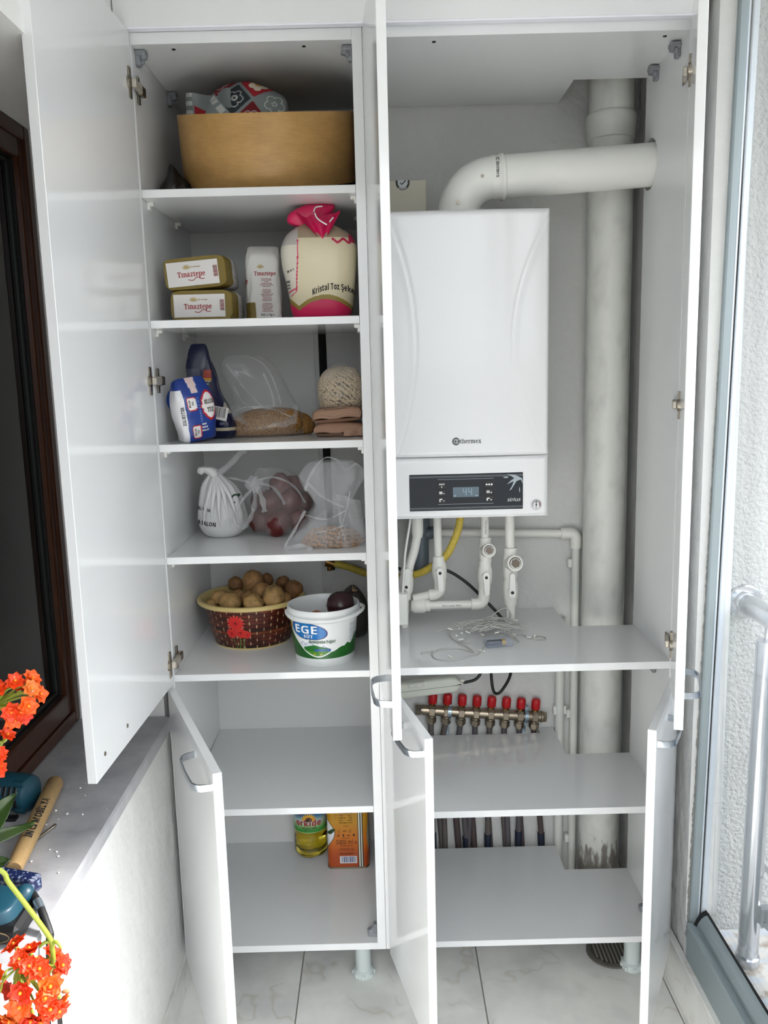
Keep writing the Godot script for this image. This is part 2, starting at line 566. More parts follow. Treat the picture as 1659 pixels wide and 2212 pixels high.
func outside() -> void:
	struct("ceiling_overhang", bx(V(1.25, 2.60, -0.7), V(2.05, 2.75, 2.8), 0.0), M.plaster, "balcony slab of the floor above", "slab")
	struct("wall_outside", bx(V(1.255, -1.0, -0.62), V(4.0, 2.6, -0.005), 0.0), M.stucco, "bright white stucco wall outside the window", "wall")
	struct("floor_ledge", bx(V(1.25, 0.02, -0.005), V(1.56, 0.135, 3.6), 0.006), M.ledge_marble, "stained marble ledge under the steel railing outside", "ledge")
	var t := thing("balcony_railing", "brushed steel railing with glass panel outside the window", "railing", V(1.30, 0.135, 0.12))
	var lean := Basis(V(1, 0, 0), V(0.010, 1, 0).normalized(), V(0, 0, 1))
	for k in 2:
		var s := st()
		var z := 1.25 * k
		var lx := Transform3D(lean, V(0, 0, z))
		lathe(s, [Vector2(0, 0.012), Vector2(0.0225, 0.012), Vector2(0.0225, 0.768), Vector2(0.021, 0.772), Vector2(0, 0.772)], 28, lx)
		part(t, "post", s, M.steel)
		s = st()
		lathe(s, [Vector2(0.0, 0.0), Vector2(0.026, 0.0), Vector2(0.0265, 0.022), Vector2(0.024, 0.026), Vector2(0.0, 0.026)], 28, lx)
		part(t, "base_collar", s, M.steel)
		s = st()
		lathe(s, [Vector2(0, 0.772), Vector2(0.0065, 0.772), Vector2(0.0065, 0.80), Vector2(0.014, 0.815), Vector2(0, 0.815)], 16, lx)
		part(t, "saddle", s, M.steel)
		for y in [0.135, 0.62]:
			s = st()
			box(s, V(0.012, y - 0.022, 0.010), V(0.034, y + 0.022, 0.034), 0.002, lx)
			box(s, V(0.020, y - 0.022, 0.034), V(0.024, y + 0.022, 0.052), 0.001, lx)
			box(s, V(0.036, y - 0.022, 0.030), V(0.040, y + 0.022, 0.052), 0.001, lx)
			part(t, "glass_clamp", s, M.steel)
			s = st()
			cyl(s, lx * V(0.016, y - 0.012, 0.045), lx * V(0.044, y - 0.012, 0.045), 0.006, 12)
			part(t, "bolt", s, M.zinc)
	var s := st()
	cyl(s, V(0.008, 0.825, -0.118), V(0.008, 0.825, 2.6), 0.0235, 32)
	part(t, "handrail", s, M.steel)
	s = st()
	lathe(s, [Vector2(0, 0), Vector2(0.039, 0.0), Vector2(0.039, 0.006), Vector2(0.036, 0.009), Vector2(0.027, 0.010), Vector2(0.027, 0.022), Vector2(0.0255, 0.024), Vector2(0.0, 0.024)], 40, Transform3D(Basis(V(1, 0, 0), V(0, 0, 1), V(0, -1, 0)), V(0.008, 0.825, -0.1245)))
	part(t, "wall_flange", s, M.steel)
	for a in [0.75, 2.4, 3.9, 5.4]:
		s = st()
		cyl(s, V(0.008 + 0.033 * cos(a), 0.825 + 0.033 * sin(a), -0.117), V(0.008 + 0.033 * cos(a), 0.825 + 0.033 * sin(a), -0.113), 0.0036, 10)
		part(t, "flange_screw", s, M.zinc)
	part(t, "glass_panel", bx(V(0.0285, 0.07, 0.036), V(0.0365, 0.74, 1.21), 0.001, Transform3D(lean, Vector3.ZERO)), M.blue_glass)
	for y in [0.20, 0.45]:
		s = st()
		cyl(s, V(0.052, y + 0.01, -0.10), V(0.052, y + 0.01, 2.4), 0.005, 10)
		part(t, "rod", s, M.steel)

# ---------------------------------------------------------------- cupboards
func door_at(cab: Node3D, hinge: Vector3, u: Vector3, len_: float, h: float, right_hung: bool) -> MeshInstance3D:
	# local axes: x from hinge to free edge, y up; inner face at z = 0
	var d := part(cab, "door", bx(V(0, 0, -0.017 if right_hung else 0.0), V(len_, h, 0.0 if right_hung else 0.017), 0.0009), M.board)
	d.transform = Transform3D(Basis(u, UPV, u.cross(UPV)), hinge)
	return d

func door_handle(d: Node3D, u0: float, u1: float, y: float, right_hung: bool) -> void:
	var o := -0.017 if right_hung else 0.017
	var q := -1.0 if right_hung else 1.0
	var pr := [V(u0, y, o), V(u0 + 0.004, y, o + q * 0.018), V(u0 + 0.010, y, o + q * 0.026), V(u0 + 0.022, y, o + q * 0.031), V((u0 + u1) * 0.5, y, o + q * 0.033), V(u1 - 0.022, y, o + q * 0.031), V(u1 - 0.010, y, o + q * 0.026), V(u1 - 0.004, y, o + q * 0.018), V(u1, y, o)]
	var s := st()
	var hw := 0.0065
	var th := 0.0035
	s.set_smooth_group(1)
	var rings := []
	for i in pr.size():
		var t: Vector3 = (pr[mini(i + 1, 8)] - pr[maxi(i - 1, 0)]).normalized()
		if i == 0 or i == 8: t = V(0, 0, q if i == 0 else -q)
		var n := UPV.cross(t).normalized() * th * 0.5
		var p: Vector3 = pr[i]
		rings.append([p - UPV * hw - n, p - UPV * hw + n, p + UPV * hw + n, p + UPV * hw - n])
	for i in 8:
		var c: Vector3 = (pr[i] + pr[i + 1]) * 0.5
		for j in 4:
			s.set_smooth_group(2 + j)
			quad_out(s, rings[i][j], rings[i][(j + 1) % 4], rings[i + 1][(j + 1) % 4], rings[i + 1][j], c)
	part(d, "handle", s, M.chrome)

func hinge_on(d: Node3D, y: float, right_hung: bool, turn: float) -> void:
	# cup flange on the door, arm reaching to a plate on the cupboard side
	var q := 1.0 if right_hung else -1.0     # direction from inner face into the cupboard opening
	var s := st()
	box(s, V(0.012, y - 0.030, 0.0), V(0.026, y + 0.030, q * 0.003), 0.0008)
	cyl(s, V(0.022, y, 0.0), V(0.022, y, q * 0.004), 0.013, 16)
	var m := part(d, "hinge_plate", s, M.nickel)
	s = st()
	box(s, V(-0.026, y - 0.0085, q * 0.004), V(0.020, y + 0.0085, q * 0.014), 0.002)
	part(d, "hinge_arm", s, M.hinge_arm)
	s = st()
	box(s, V(-0.052, y - 0.010, q * 0.002), V(-0.024, y + 0.010, q * 0.013), 0.002)
	box(s, V(-0.040, y - 0.027, q * 0.001), V(-0.028, y + 0.027, q * 0.004), 0.001)
	box(s, V(-0.060, y - 0.006, q * 0.002), V(-0.050, y + 0.006, q * 0.009), 0.001)
	part(d, "hinge_mount", s, M.nickel)

func shelf_poly(cab: Node3D, called: String, poly: Array, top: float, th: float) -> MeshInstance3D:
	# outline in (x, -z); thickness th below top
	var s := st()
	prism(s, poly, 0.0, th, Transform3D(Basis(V(1, 0, 0), V(0, 0, -1), V(0, 1, 0)), V(0, top - th, 0)))
	return part(cab, called, s, M.board)

func leg(cab: Node3D, x: float, z: float) -> void:
	var s := st()
	lathe(s, [Vector2(0.0, 0.105), Vector2(0.020, 0.105), Vector2(0.0195, 0.020), Vector2(0.0255, 0.016), Vector2(0.0265, 0.004), Vector2(0.0245, 0.0), Vector2(0.0, 0.0)], 24, Transform3D(Basis.IDENTITY, V(x, 0.0, z)))
	for k in 8:
		var a := TAU * k / 8.0
		box(s, V(0.022, 0.003, -0.004), V(0.029, 0.015, 0.004), 0.001, Transform3D(Basis(UPV, a), V(x, 0, z)))
	part(cab, "leg", s, M.leg_plastic)

func clip(cab: Node3D, p: Vector3, dx: float, up: float) -> void:
	# grey plastic corner connector in the angle of panel and top or bottom board
	var s := st()
	box(s, V(0, 0, -0.012), V(dx * 0.022, up * 0.010, 0.012), 0.002, Transform3D(Basis.IDENTITY, p))
	box(s, V(0, 0, -0.009), V(dx * 0.010, up * 0.030, 0.009), 0.002, Transform3D(Basis.IDENTITY, p))
	cyl(s, p + V(dx * 0.014, up * 0.004, 0.004), p + V(dx * 0.018, up * 0.018, 0.004), 0.007, 12)
	box(s, V(0, up * 0.012, -0.004), V(dx * 0.016, up * 0.024, 0.006), 0.002, Transform3D(Basis(V(0, 1, 0), 0.5), p))
	part(cab, "corner_connector", s, M.clip_plastic)

func support(cab: Node3D, p: Vector3, dx: float) -> void:
	var s := st()
	box(s, V(0, -0.016, -0.007), V(dx * 0.005, 0.0, 0.007), 0.001, Transform3D(Basis.IDENTITY, p))
	box(s, V(0, -0.008, -0.006), V(dx * 0.013, 0.0, 0.006), 0.001, Transform3D(Basis.IDENTITY, p))
	part(cab, "shelf_support", s, M.white_plastic)

func left_cabinet() -> void:
	var c := thing("pantry_cupboard", "tall white glossy pantry cupboard with food on its shelves, doors open", "cupboard")
	part(c, "side_panel", bx(V(-0.018, 0.105, -0.462), V(0.0, 2.190, 0.0), 0.0006), M.board)
	part(c, "side_panel", bx(V(0.450, 0.105, -0.462), V(0.4708, 2.190, 0.0), 0.0006), M.board)
	part(c, "top_panel", bx(V(0.0, 2.167, -0.462), V(0.45, 2.190, -0.0005), 0.0006), M.board)
	for y in [1.885, 1.617, 1.350, 1.096, 0.482]:
		part(c, "shelf", bx(V(0.0005, y - 0.0165, -0.461), V(0.4495, y, -0.001), 0.0006), M.board)
	part(c, "middle_panel", bx(V(0.0, 0.803, -0.461), V(0.45, 0.819, -0.0005), 0.0006), M.board)
	part(c, "bottom_panel", bx(V(-0.018, 0.105, -0.462), V(0.4708, 0.1225, -0.0003), 0.0006), M.board)
	part(c, "back_panel", bx(V(0.0, 1.60, -0.4645), V(0.45, 2.17, -0.4615), 0.0), M.back_board)
	part(c, "back_panel", bx(V(0.0, 0.803, -0.4645), V(0.315, 1.60, -0.4615), 0.0), M.back_board)
	part(c, "back_panel", bx(V(0.0, 0.12, -0.4645), V(0.45, 0.81, -0.4615), 0.0), M.back_board)
	for x in [0.03, 0.412]:
		for z in [-0.05, -0.42]: leg(c, x, z)
	clip(c, V(0.0, 2.166, -0.035), 1.0, -1.0)
	clip(c, V(0.0, 2.166, -0.30), 1.0, -1.0)
	clip(c, V(0.45, 2.166, -0.035), -1.0, -1.0)
	clip(c, V(0.45, 0.1225, -0.035), -1.0, 1.0)
	clip(c, V(0.0, 0.1225, -0.30), 1.0, 1.0)
	for y in [1.885, 1.617, 1.350, 1.096]:
		for z in [-0.05, -0.30]:
			support(c, V(0.0, y - 0.0165, z), 1.0)
			support(c, V(0.45, y - 0.0165, z + 0.02), -1.0)
	for x in [0.08, 0.35]:
		var s := st()
		cyl(s, V(x, 2.1655, -0.03), V(x, 2.1675, -0.03), 0.004, 10)
		part(c, "screw", s, M.screw_dark)
	var d := door_at(c, V(0.0, 0.803, 0.012), V(-0.018, 0, 0.474).normalized(), 0.4745, 1.386, false)
	for y in [0.052, 0.686, 1.282]: hinge_on(d, y, false, 0.0)
	for u in [0.31, 0.43]:
		var s := st()
		cyl(s, V(u, 0.035, 0.0005), V(u, 0.035, -0.0012), 0.0042, 14)
		part(d, "screw", s, M.nickel)
	d = door_at(c, V(0.006, 0.105, 0.020), V(0.183, 0, 0.418).normalized(), 0.456, 0.690, false)
	door_handle(d, 0.285, 0.435, 0.655, false)

func right_cabinet() -> void:
	var c := thing("boiler_cupboard", "tall white glossy cupboard around the boiler and pipes, four doors open", "cupboard", V(0.473, 0.0, 0.0))
	var o := -0.473
	part(c, "side_panel", bx(V(-0.0015, 0.105, -0.462), V(0.0157, 2.190, 0.0), 0.0006), M.board)
	# right side panel, shallower, with a round hole for the flue
	var s := st()
	var out := [Vector2(0.0, 0.105), Vector2(0.0, 2.19), Vector2(-0.285, 2.19), Vector2(-0.285, 2.017)]
	for k in 17:
		var a := lerpf(2.27, -2.27, k / 16.0)
		out.append(Vector2(-0.245 + 0.058 * cos(a), 1.965 + 0.058 * sin(a)))
	out.append_array([Vector2(-0.285, 1.914), Vector2(-0.285, 0.105)])
	# outline in (z, y), extruded along x
	prism(s, out, 0.0, 0.018, Transform3D(Basis(V(0, 0, 1), V(0, 1, 0), V(-1, 0, 0)), V(1.160 + o, 0, 0)))
	part(c, "side_panel", s, M.board)
	var notch := [Vector2(0.4887 + o, 0.0003), Vector2(1.142 + o, 0.0003), Vector2(1.142 + o, 0.285), Vector2(0.969 + o, 0.285), Vector2(0.969 + o, 0.462), Vector2(0.4887 + o, 0.462)]
	shelf_poly(c, "top_panel", notch, 2.190, 0.0205)
	shelf_poly(c, "shelf", notch, 0.822, 0.0175)
	shelf_poly(c, "shelf", [Vector2(0.4887 + o, 0.0003), Vector2(1.142 + o, 0.0003), Vector2(1.142 + o, 0.285), Vector2(0.969 + o, 0.285), Vector2(0.969 + o, 0.462), Vector2(0.925 + o, 0.462), Vector2(0.925 + o, 0.424), Vector2(0.4887 + o, 0.424)], 0.463, 0.0165)
	shelf_poly(c, "bottom_panel", [Vector2(0.4887 + o, 0.0003), Vector2(1.142 + o, 0.0003), Vector2(1.142 + o, 0.285), Vector2(0.969 + o, 0.285), Vector2(0.969 + o, 0.405), Vector2(0.4887 + o, 0.405)], 0.1215, 0.0155)
	for x in [0.53, 1.088]: leg(c, x + o, -0.05)
	leg(c, 0.53 + o, -0.37)
	clip(c, V(1.142 + o, 2.166, -0.06), -1.0, -1.0)
	clip(c, V(1.142 + o, 2.166, -0.20), -1.0, -1.0)
	clip(c, V(1.142 + o, 0.122, -0.10), -1.0, 1.0)
	clip(c, V(1.142 + o, 0.79, -0.10), -1.0, -1.0)
	for x in [0.62, 1.10]:
		s = st()
		cyl(s, V(x + o, 2.168, -0.03), V(x + o, 2.170, -0.03), 0.004, 10)
		part(c, "screw", s, M.screw_dark)
	# upper doors
	var d := door_at(c, V(0.490 + o, 0.806, 0.012), V(0.025, 0, 0.337).normalized(), 0.338, 1.383, false)
	door_handle(d, 0.185, 0.325, 0.068, false)
	d = door_at(c, V(1.139 + o, 0.810, 0.013), V(-0.106, 0, 0.328).normalized(), 0.345, 1.379, true)
	door_handle(d, 0.185, 0.325, 0.062, true)
	for y in [0.063, 0.60, 1.272]: hinge_on(d, y, true, 0.0)
	# lower doors
	d = door_at(c, V(0.4965 + o, 0.105, 0.012), V(0.079, 0, 0.307).normalized(), 0.317, 0.690, false)
	door_handle(d, 0.165, 0.305, 0.655, false)
	d = door_at(c, V(1.141 + o, 0.105, 0.015), V(-0.145, 0, 0.288).normalized(), 0.323, 0.690, true)
	door_handle(d, 0.165, 0.305, 0.655, true)

func fascia() -> void:
	var t := thing("filler_panel", "white filler panel closing the gap above both cupboards", "panel", V(0.57, 2.192, 0.009))
	part(t, "board", bx(V(-0.598, 0.002, -0.009), V(0.60, 0.366, 0.009), 0.0008), M.board)
	part(t, "edge_strip", bx(V(-0.598, -0.002, -0.0095), V(0.60, 0.002, 0.0085), 0.0005), M.edge)


# ---------------------------------------------------------------- boiler
func boiler() -> void:
	mat("panel_dark", Color(0.115, 0.135, 0.165), 0.14)
	mat("panel_line", Color(0.55, 0.58, 0.60), 0.5)
	mat("button_black", Color(0.03, 0.035, 0.04), 0.35)
	mat("lcd", Color(0.38, 0.44, 0.48), 0.12)
	mat("lcd_digit", Color(0.60, 0.67, 0.72), 0.3)
	mat("gauge_face", Color(0.70, 0.71, 0.72), 0.35)
	mat("logo_grey", Color(0.30, 0.31, 0.32), 0.5)
	mat("torn_film", Color(0.62, 0.66, 0.69), 0.4)
	var t := thing("gas_boiler", "white wall-hung gas boiler with dark control panel in the right cupboard", "boiler", V(0.689, 1.146, -0.14))
	# local: x -0.198..0.198, y 0..0.708, z 0 front
	part(t, "casing", bx(V(-0.1975, 0.001, -0.305), V(0.1975, 0.707, -0.012), 0.004), M.white_enamel)
	var s := st()
	surf(s, 110, 90, func(u, v):
		var x: float = lerpf(-0.198, 0.198, u)
		var y: float = lerpf(0.1475, 0.7085, v)
		var yl: float = (y - 0.415) / 0.235
		var xl: float = -0.112 - 0.040 * yl * yl
		var xr: float = 0.111 + 0.062 * yl * yl
		var d: float = minf(x - xl, xr - x)
		var g: float = exp(-pow(d / 0.0022, 2.0)) * 0.0016
		var z: float = 0.0065 * (1.0 - pow(x / 0.2, 2.0)) * (1.0 if d > 0.0 else 1.0) - g
		if d < 0.0: z -= 0.0010 * smoothstep(0.0, 0.02, -d)
		var e: float = minf(0.198 - absf(x), minf(y - 0.1475, 0.7085 - y))
		if e < 0.007: z -= 0.010 * pow(1.0 - e / 0.007, 2.0)
		return V(x, y, z))
	part(t, "front_cover", s, M.white_enamel)
	s = st()
	surf(s, 60, 30, func(u, v):
		var x: float = lerpf(-0.198, 0.198, u)
		var y: float = lerpf(0.0, 0.1455, v)
		var z: float = 0.003 * (1.0 - pow(x / 0.2, 2.0))
		var e: float = minf(0.198 - absf(x), minf(y, 0.1455 - y))
		if e < 0.006: z -= 0.010 * pow(1.0 - e / 0.006, 2.0)
		return V(x, y, z))
	part(t, "lower_cover", s, M.white_enamel)
	part(t, "base_plate", bx(V(-0.196, -0.0005, -0.30), V(0.196, 0.003, -0.004), 0.001), M.white_enamel)
	var p := part(t, "control_panel", bx(V(-0.1345, 0.0185, -0.004), V(0.1365, 0.1065, 0.0040), 0.0012), M.panel_dark, "dark blue control panel")
	var zf := 0.0042
	for l in [[-0.134, 0.136, 0.1008, 0.0008], [-0.134, 0.136, 0.0985, 0.0005], [-0.134, 0.136, 0.0252, 0.0008], [-0.134, 0.136, 0.0228, 0.0005], [-0.067, 0.066, 0.0935, 0.0009], [-0.067, 0.066, 0.0335, 0.0009]]:
		part(p, "line", bx(V(l[0], l[2], 0.003), V(l[1], l[2] + l[3], zf), 0.0), M.panel_line)
	part(p, "display", bx(V(-0.031, 0.0505, 0.003), V(0.031, 0.0745, zf + 0.0002), 0.0), M.lcd)
	for k in 2:
		var x0 := -0.007 + 0.013 * k
		s = st()
		for b in [[0, 0.0105, 0.0012, 0.019], [0.007, 0.0105, 0.0082, 0.019], [0.007, 0.002, 0.0082, 0.0100], [0.0005, 0.0098, 0.0078, 0.0110]]:
			box(s, V(x0 + b[0], 0.0525 + b[1], 0.003), V(x0 + b[2], 0.0525 + b[3], zf + 0.0006), 0.0)
		part(p, "digit", s, M.lcd_digit)
	s = st()
	box(s, V(-0.028, 0.0525, 0.003), V(-0.024, 0.0555, zf + 0.0005), 0.0)
	box(s, V(0.023, 0.0525, 0.003), V(0.028, 0.0545, zf + 0.0005), 0.0)
	part(p, "display_icon", s, M.lcd_digit)
	for k in 6:
		var cx := -0.0575 if k < 3 else 0.0555
		var cy := 0.0795 - 0.0175 * (k % 3)
		part(p, "button", bx(V(cx - 0.0098, cy - 0.0075, 0.003), V(cx + 0.0098, cy + 0.0075, zf + 0.0006), 0.0006), M.button_black)
		s = st()
		var zi := zf + 0.0010
		if k == 0:
			box(s, V(cx - 0.0006, cy - 0.0058, 0.003), V(cx + 0.0006, cy - 0.0012, zi), 0.0)
			text(p, "RESET", 0.0048, M.white_print, Transform3D(Basis.IDENTITY, V(cx, cy + 0.0028, zi)))
		elif k == 3:
			for j in 3:
				cyl(s, V(cx - 0.006 + j * 0.006, cy, 0.003), V(cx - 0.006 + j * 0.006, cy, zi), 0.0022, 12)
		elif k % 3 == 1:
			for j in 4: box(s, V(cx - 0.006 + j * 0.0019, cy - 0.003, 0.003), V(cx - 0.0048 + j * 0.0019, cy + 0.003, zi), 0.0)
			box(s, V(cx + 0.0028, cy - 0.0024, 0.003), V(cx + 0.0066, cy - 0.0012, zi), 0.0)
			if k > 3: box(s, V(cx + 0.0041, cy - 0.0037, 0.003), V(cx + 0.0053, cy + 0.0001, zi), 0.0)
		else:
			box(s, V(cx - 0.006, cy - 0.004, 0.003), V(cx - 0.0035, cy + 0.002, zi), 0.0)
			box(s, V(cx - 0.005, cy + 0.0005, 0.003), V(cx + 0.001, cy + 0.003, zi), 0.0)
			box(s, V(cx + 0.0028, cy - 0.0024, 0.003), V(cx + 0.0066, cy - 0.0012, zi), 0.0)
			if k > 3: box(s, V(cx + 0.0041, cy - 0.0037, 0.003), V(cx + 0.0053, cy + 0.0001, zi), 0.0)
		part(p, "button_mark", s, M.white_print)
	text(p, "sirius", 0.0115, M.white_print, Transform3D(Basis(V(1, 0, 0), V(0.25, 1, 0), V(0, 0, 1)), V(0.115, 0.0415, zf)), false, false, null, "lettering", 1.15)
	# torn protective film
	s = st()
	for poly in [[Vector2(0.098, 0.103), Vector2(0.116, 0.1015), Vector2(0.134, 0.0925), Vector2(0.1365, 0.078), Vector2(0.131, 0.0895), Vector2(0.121, 0.086), Vector2(0.108, 0.0655), Vector2(0.104, 0.064), Vector2(0.1105, 0.075), Vector2(0.1145, 0.086), Vector2(0.0975, 0.0785), Vector2(0.108, 0.088), Vector2(0.1155, 0.0925), Vector2(0.109, 0.098)], [Vector2(0.127, 0.067), Vector2(0.1285, 0.0725), Vector2(0.1295, 0.062), Vector2(0.128, 0.058)], [Vector2(0.088, 0.0965), Vector2(0.100, 0.0975), Vector2(0.101, 0.0945), Vector2(0.094, 0.0935)]]:
		prism(s, poly, 0.003, zf + 0.0003)
	part(p, "torn_film", s, M.torn_film)
	# pressure gauge
	s = st()
	lathe(s, [Vector2(0, 0.0), Vector2(0.0118, 0.0), Vector2(0.0128, -0.001), Vector2(0.0132, -0.006), Vector2(0, -0.006)], 36, Transform3D(Basis(V(1, 0, 0), V(0, 0, 1), V(0, -1, 0)), V(0.1685, 0.0275, 0.0032)))
	var g := part(t, "pressure_gauge", s, M.gauge_face)
	s = st()
	var arc := []
	for k in 19:
		var a := lerpf(-0.5, PI + 0.5, k / 18.0)
		arc.append(V(0.1685 + 0.0086 * cos(a), 0.0275 + 0.0086 * sin(a), 0.0034))
	tube(s, arc, 0.0007, 6)
	cyl(s, V(0.1685, 0.0275, 0.0034), V(0.1685, 0.0275, 0.0045), 0.0018, 12)
	box(s, V(0.1679, 0.023, 0.0034), V(0.1691, 0.0375, 0.0042), 0.0)
	box(s, V(0.1665, 0.0195, 0.0032), V(0.1705, 0.0205, 0.0037), 0.0)
	part(g, "dial_mark", s, M.black)
	s = st()
	arc = []
	for k in 8:
		var a := lerpf(-0.5, 0.6, k / 7.0)
		arc.append(V(0.1685 + 0.0098 * cos(a), 0.0275 + 0.0098 * sin(a), 0.0034))
	tube(s, arc, 0.0004, 6)
	part(g, "red_zone", s, M.red)
	# brand mark on the cover
	var zl := 0.0074
	s = st()
	cyl(s, V(-0.0225, 0.184, 0.001), V(-0.0225, 0.184, zl), 0.0092, 32)
	var lg := part(t, "logo_disc", s, M.logo_grey)
	s = st()
	box(s, V(-0.0275, 0.1868, zl - 0.001), V(-0.0165, 0.1884, zl + 0.0003), 0.0)
	box(s, V(-0.0212, 0.1795, zl - 0.001), V(-0.0194, 0.1878, zl + 0.0003), 0.0)
	box(s, V(-0.0265, 0.1795, zl - 0.001), V(-0.0165, 0.1808, zl + 0.0003), 0.0)
	box(s, V(-0.0285, 0.1825, zl - 0.001), V(-0.0255, 0.1840, zl + 0.0003), 0.0)
	part(lg, "logo_mark", s, M.white_enamel)
	text(t, "thermex", 0.0140, M.logo_grey, Transform3D(Basis.IDENTITY, V(0.0120, 0.1838, 0.0070)), true, true, null, "lettering", 0.82)
	# carton behind the flue
	var c := thing("cardboard_carton", "cream carton with a round black seal standing on top of the boiler", "box", V(0.558, 1.8545, -0.345))
	part(c, "carton_body", bx(V(-0.066, 0.0, -0.045), V(0.057, 0.1005, 0.045), 0.0012), mat("carton", Color(0.74, 0.72, 0.66), 0.7))
	s = st()
	var poly := []
	for k in 21:
		var a := PI + PI * k / 20.0
		poly.append(Vector2(0.017 * cos(a), 0.0945 + 0.017 * sin(a)))
	poly.append(Vector2(0.017, 0.1003)); poly.append(Vector2(-0.017, 0.1003))
	prism(s, poly, 0.0445, 0.0456)
	var seal := part(c, "seal", s, M.black)
	s = st()
	poly = []
	for k in 21:
		var a := PI + PI * k / 20.0
		poly.append(Vector2(0.0122 * cos(a), 0.0945 + 0.0122 * sin(a)))
	poly.append(Vector2(0.0122, 0.1003)); poly.append(Vector2(-0.0122, 0.1003))
	prism(s, poly, 0.0450, 0.0460)
	part(seal, "seal_inner", s, M.gauge_face)
	s = st()
	tube(s, [V(-0.006, 0.0945, 0.0460), V(-0.002, 0.0905, 0.0460), V(0.0075, 0.0995, 0.0460)], 0.0013, 6)
	part(seal, "tick", s, M.black)
	text(seal, "APPROVED", 0.0042, M.white_print, Transform3D.IDENTITY, true, false, func(q):
		var a: float = -PI * 0.5 + q.x / 0.0145
		var r: float = 0.0145 - q.y
		return V(r * cos(a), 0.0945 + r * sin(a), 0.0458 + q.z))
	# flue
	var f := thing("flue_pipe", "white flue pipe bending from the boiler top through the right side panel", "pipe", V(0.687, 1.8545, -0.24))
	s = st()
	var pts := [V(0, 0, 0)]
	for k in 15:
		var a := PI - (PI * 0.5 - 0.045) * k / 14.0
		pts.append(V(0.085 + 0.085 * cos(a), 0.003 + 0.085 * sin(a), 0))
	tube(s, pts, 0.0487, 40)
	var e := part(f, "elbow", s, M.white_plastic)
	s = st()
	var dx := V(1, 0.055, 0).normalized()
	var b0: Vector3 = pts[pts.size() - 1]
	tube(s, [b0 - dx * 0.004, b0 + dx * 0.002, b0 + dx * 0.016, b0 + dx * 0.018, b0 + dx * 0.026, b0 + dx * 0.029], [0.0487, 0.0500, 0.0500, 0.0528, 0.0528, 0.0495], 40)
	part(f, "collar", s, M.white_plastic)
	s = st()
	cyl(s, b0 + dx * 0.02, b0 + dx * 0.52, 0.0492, 40)
	part(f, "pipe", s, M.white_plastic)
	for q in [V(0.052, 0.0825, 0.0455), V(-0.004, 0.025, 0.0475)]:
		s = st()
		cyl(s, q, q + V(0, 0, 0.0035), 0.0042, 14)
		part(e, "screw", s, M.nickel)
	text(f, "thermex", 0.0105, M.black, Transform3D.IDENTITY, true, true, func(q):
		var a: float = 0.20 - q.x * 0.85 / 0.0502
		return V(b0.x + 0.007 + q.y, b0.y + 0.0504 * sin(a), 0.0504 * cos(a)))
	s = st()
	var lt := []
	for k in 13:
		var a := TAU * k / 12.0
		lt.append(V(b0.x + 0.0075 + 0.003 * cos(a), b0.y + 0.0335 + 0.003 * sin(a), 0.0388))
	tube(s, lt, 0.0008, 6)
	part(f, "logo_ring", s, M.black)

# ---------------------------------------------------------------- pipework
func hexagon(r: float) -> Array:
	var o := []
	for k in 6: o.append(Vector2(r * cos(TAU * k / 6.0 + 0.25), r * sin(TAU * k / 6.0 + 0.25)))
	return o

func ball_valve(t: Node3D, c: Vector3, axis: Vector3, k: float, lever_up: bool, lean: float) -> void:
	axis = axis.normalized()
	var xa := axis.cross(V(0, 0, 1)).normalized()
	var xf := Transform3D(Basis(xa, axis, xa.cross(axis)), c)
	var s := st()
	var pr := [Vector2(0, -0.040), Vector2(0.0165, -0.040), Vector2(0.0165, -0.026), Vector2(0.0195, -0.020), Vector2(0.0205, 0.0), Vector2(0.0195, 0.016), Vector2(0.0165, 0.024), Vector2(0.0165, 0.040), Vector2(0, 0.040)]
	for i in pr.size(): pr[i] = pr[i] * k
	lathe(s, pr, 28, xf)
	cyl(s, xf * V(0, 0, 0), xf * V(0, 0, 0.026 * k), 0.011 * k, 20)
	var v := part(t, "valve_body", s, M.ppr)
	s = st()
	var sg := 1.0 if lever_up else -1.0
	var lx := xf * Transform3D(Basis(V(0, 0, 1), lean), V(0, 0, 0.027 * k))
	var poly := []
	for i in 9:
		var a := PI * i / 8.0
		poly.append(Vector2(0.0062 * cos(a), 0.044 + 0.0062 * sin(a)))
	for i in 9:
		var a := PI + PI * i / 8.0
		poly.append(Vector2(0.0082 * cos(a), -0.006 + 0.0082 * sin(a)))
	for i in poly.size(): poly[i] = poly[i] * k * Vector2(1, sg)
	prism(s, poly, 0.0, 0.0065 * k, lx)
	part(t, "valve_lever", s, M.white_plastic)
	s = st()
	cyl(s, lx * V(0, 0, 0.006 * k), lx * V(0, 0, 0.0078 * k), 0.0042 * k, 14)
	part(t, "screw", s, M.screw_dark)

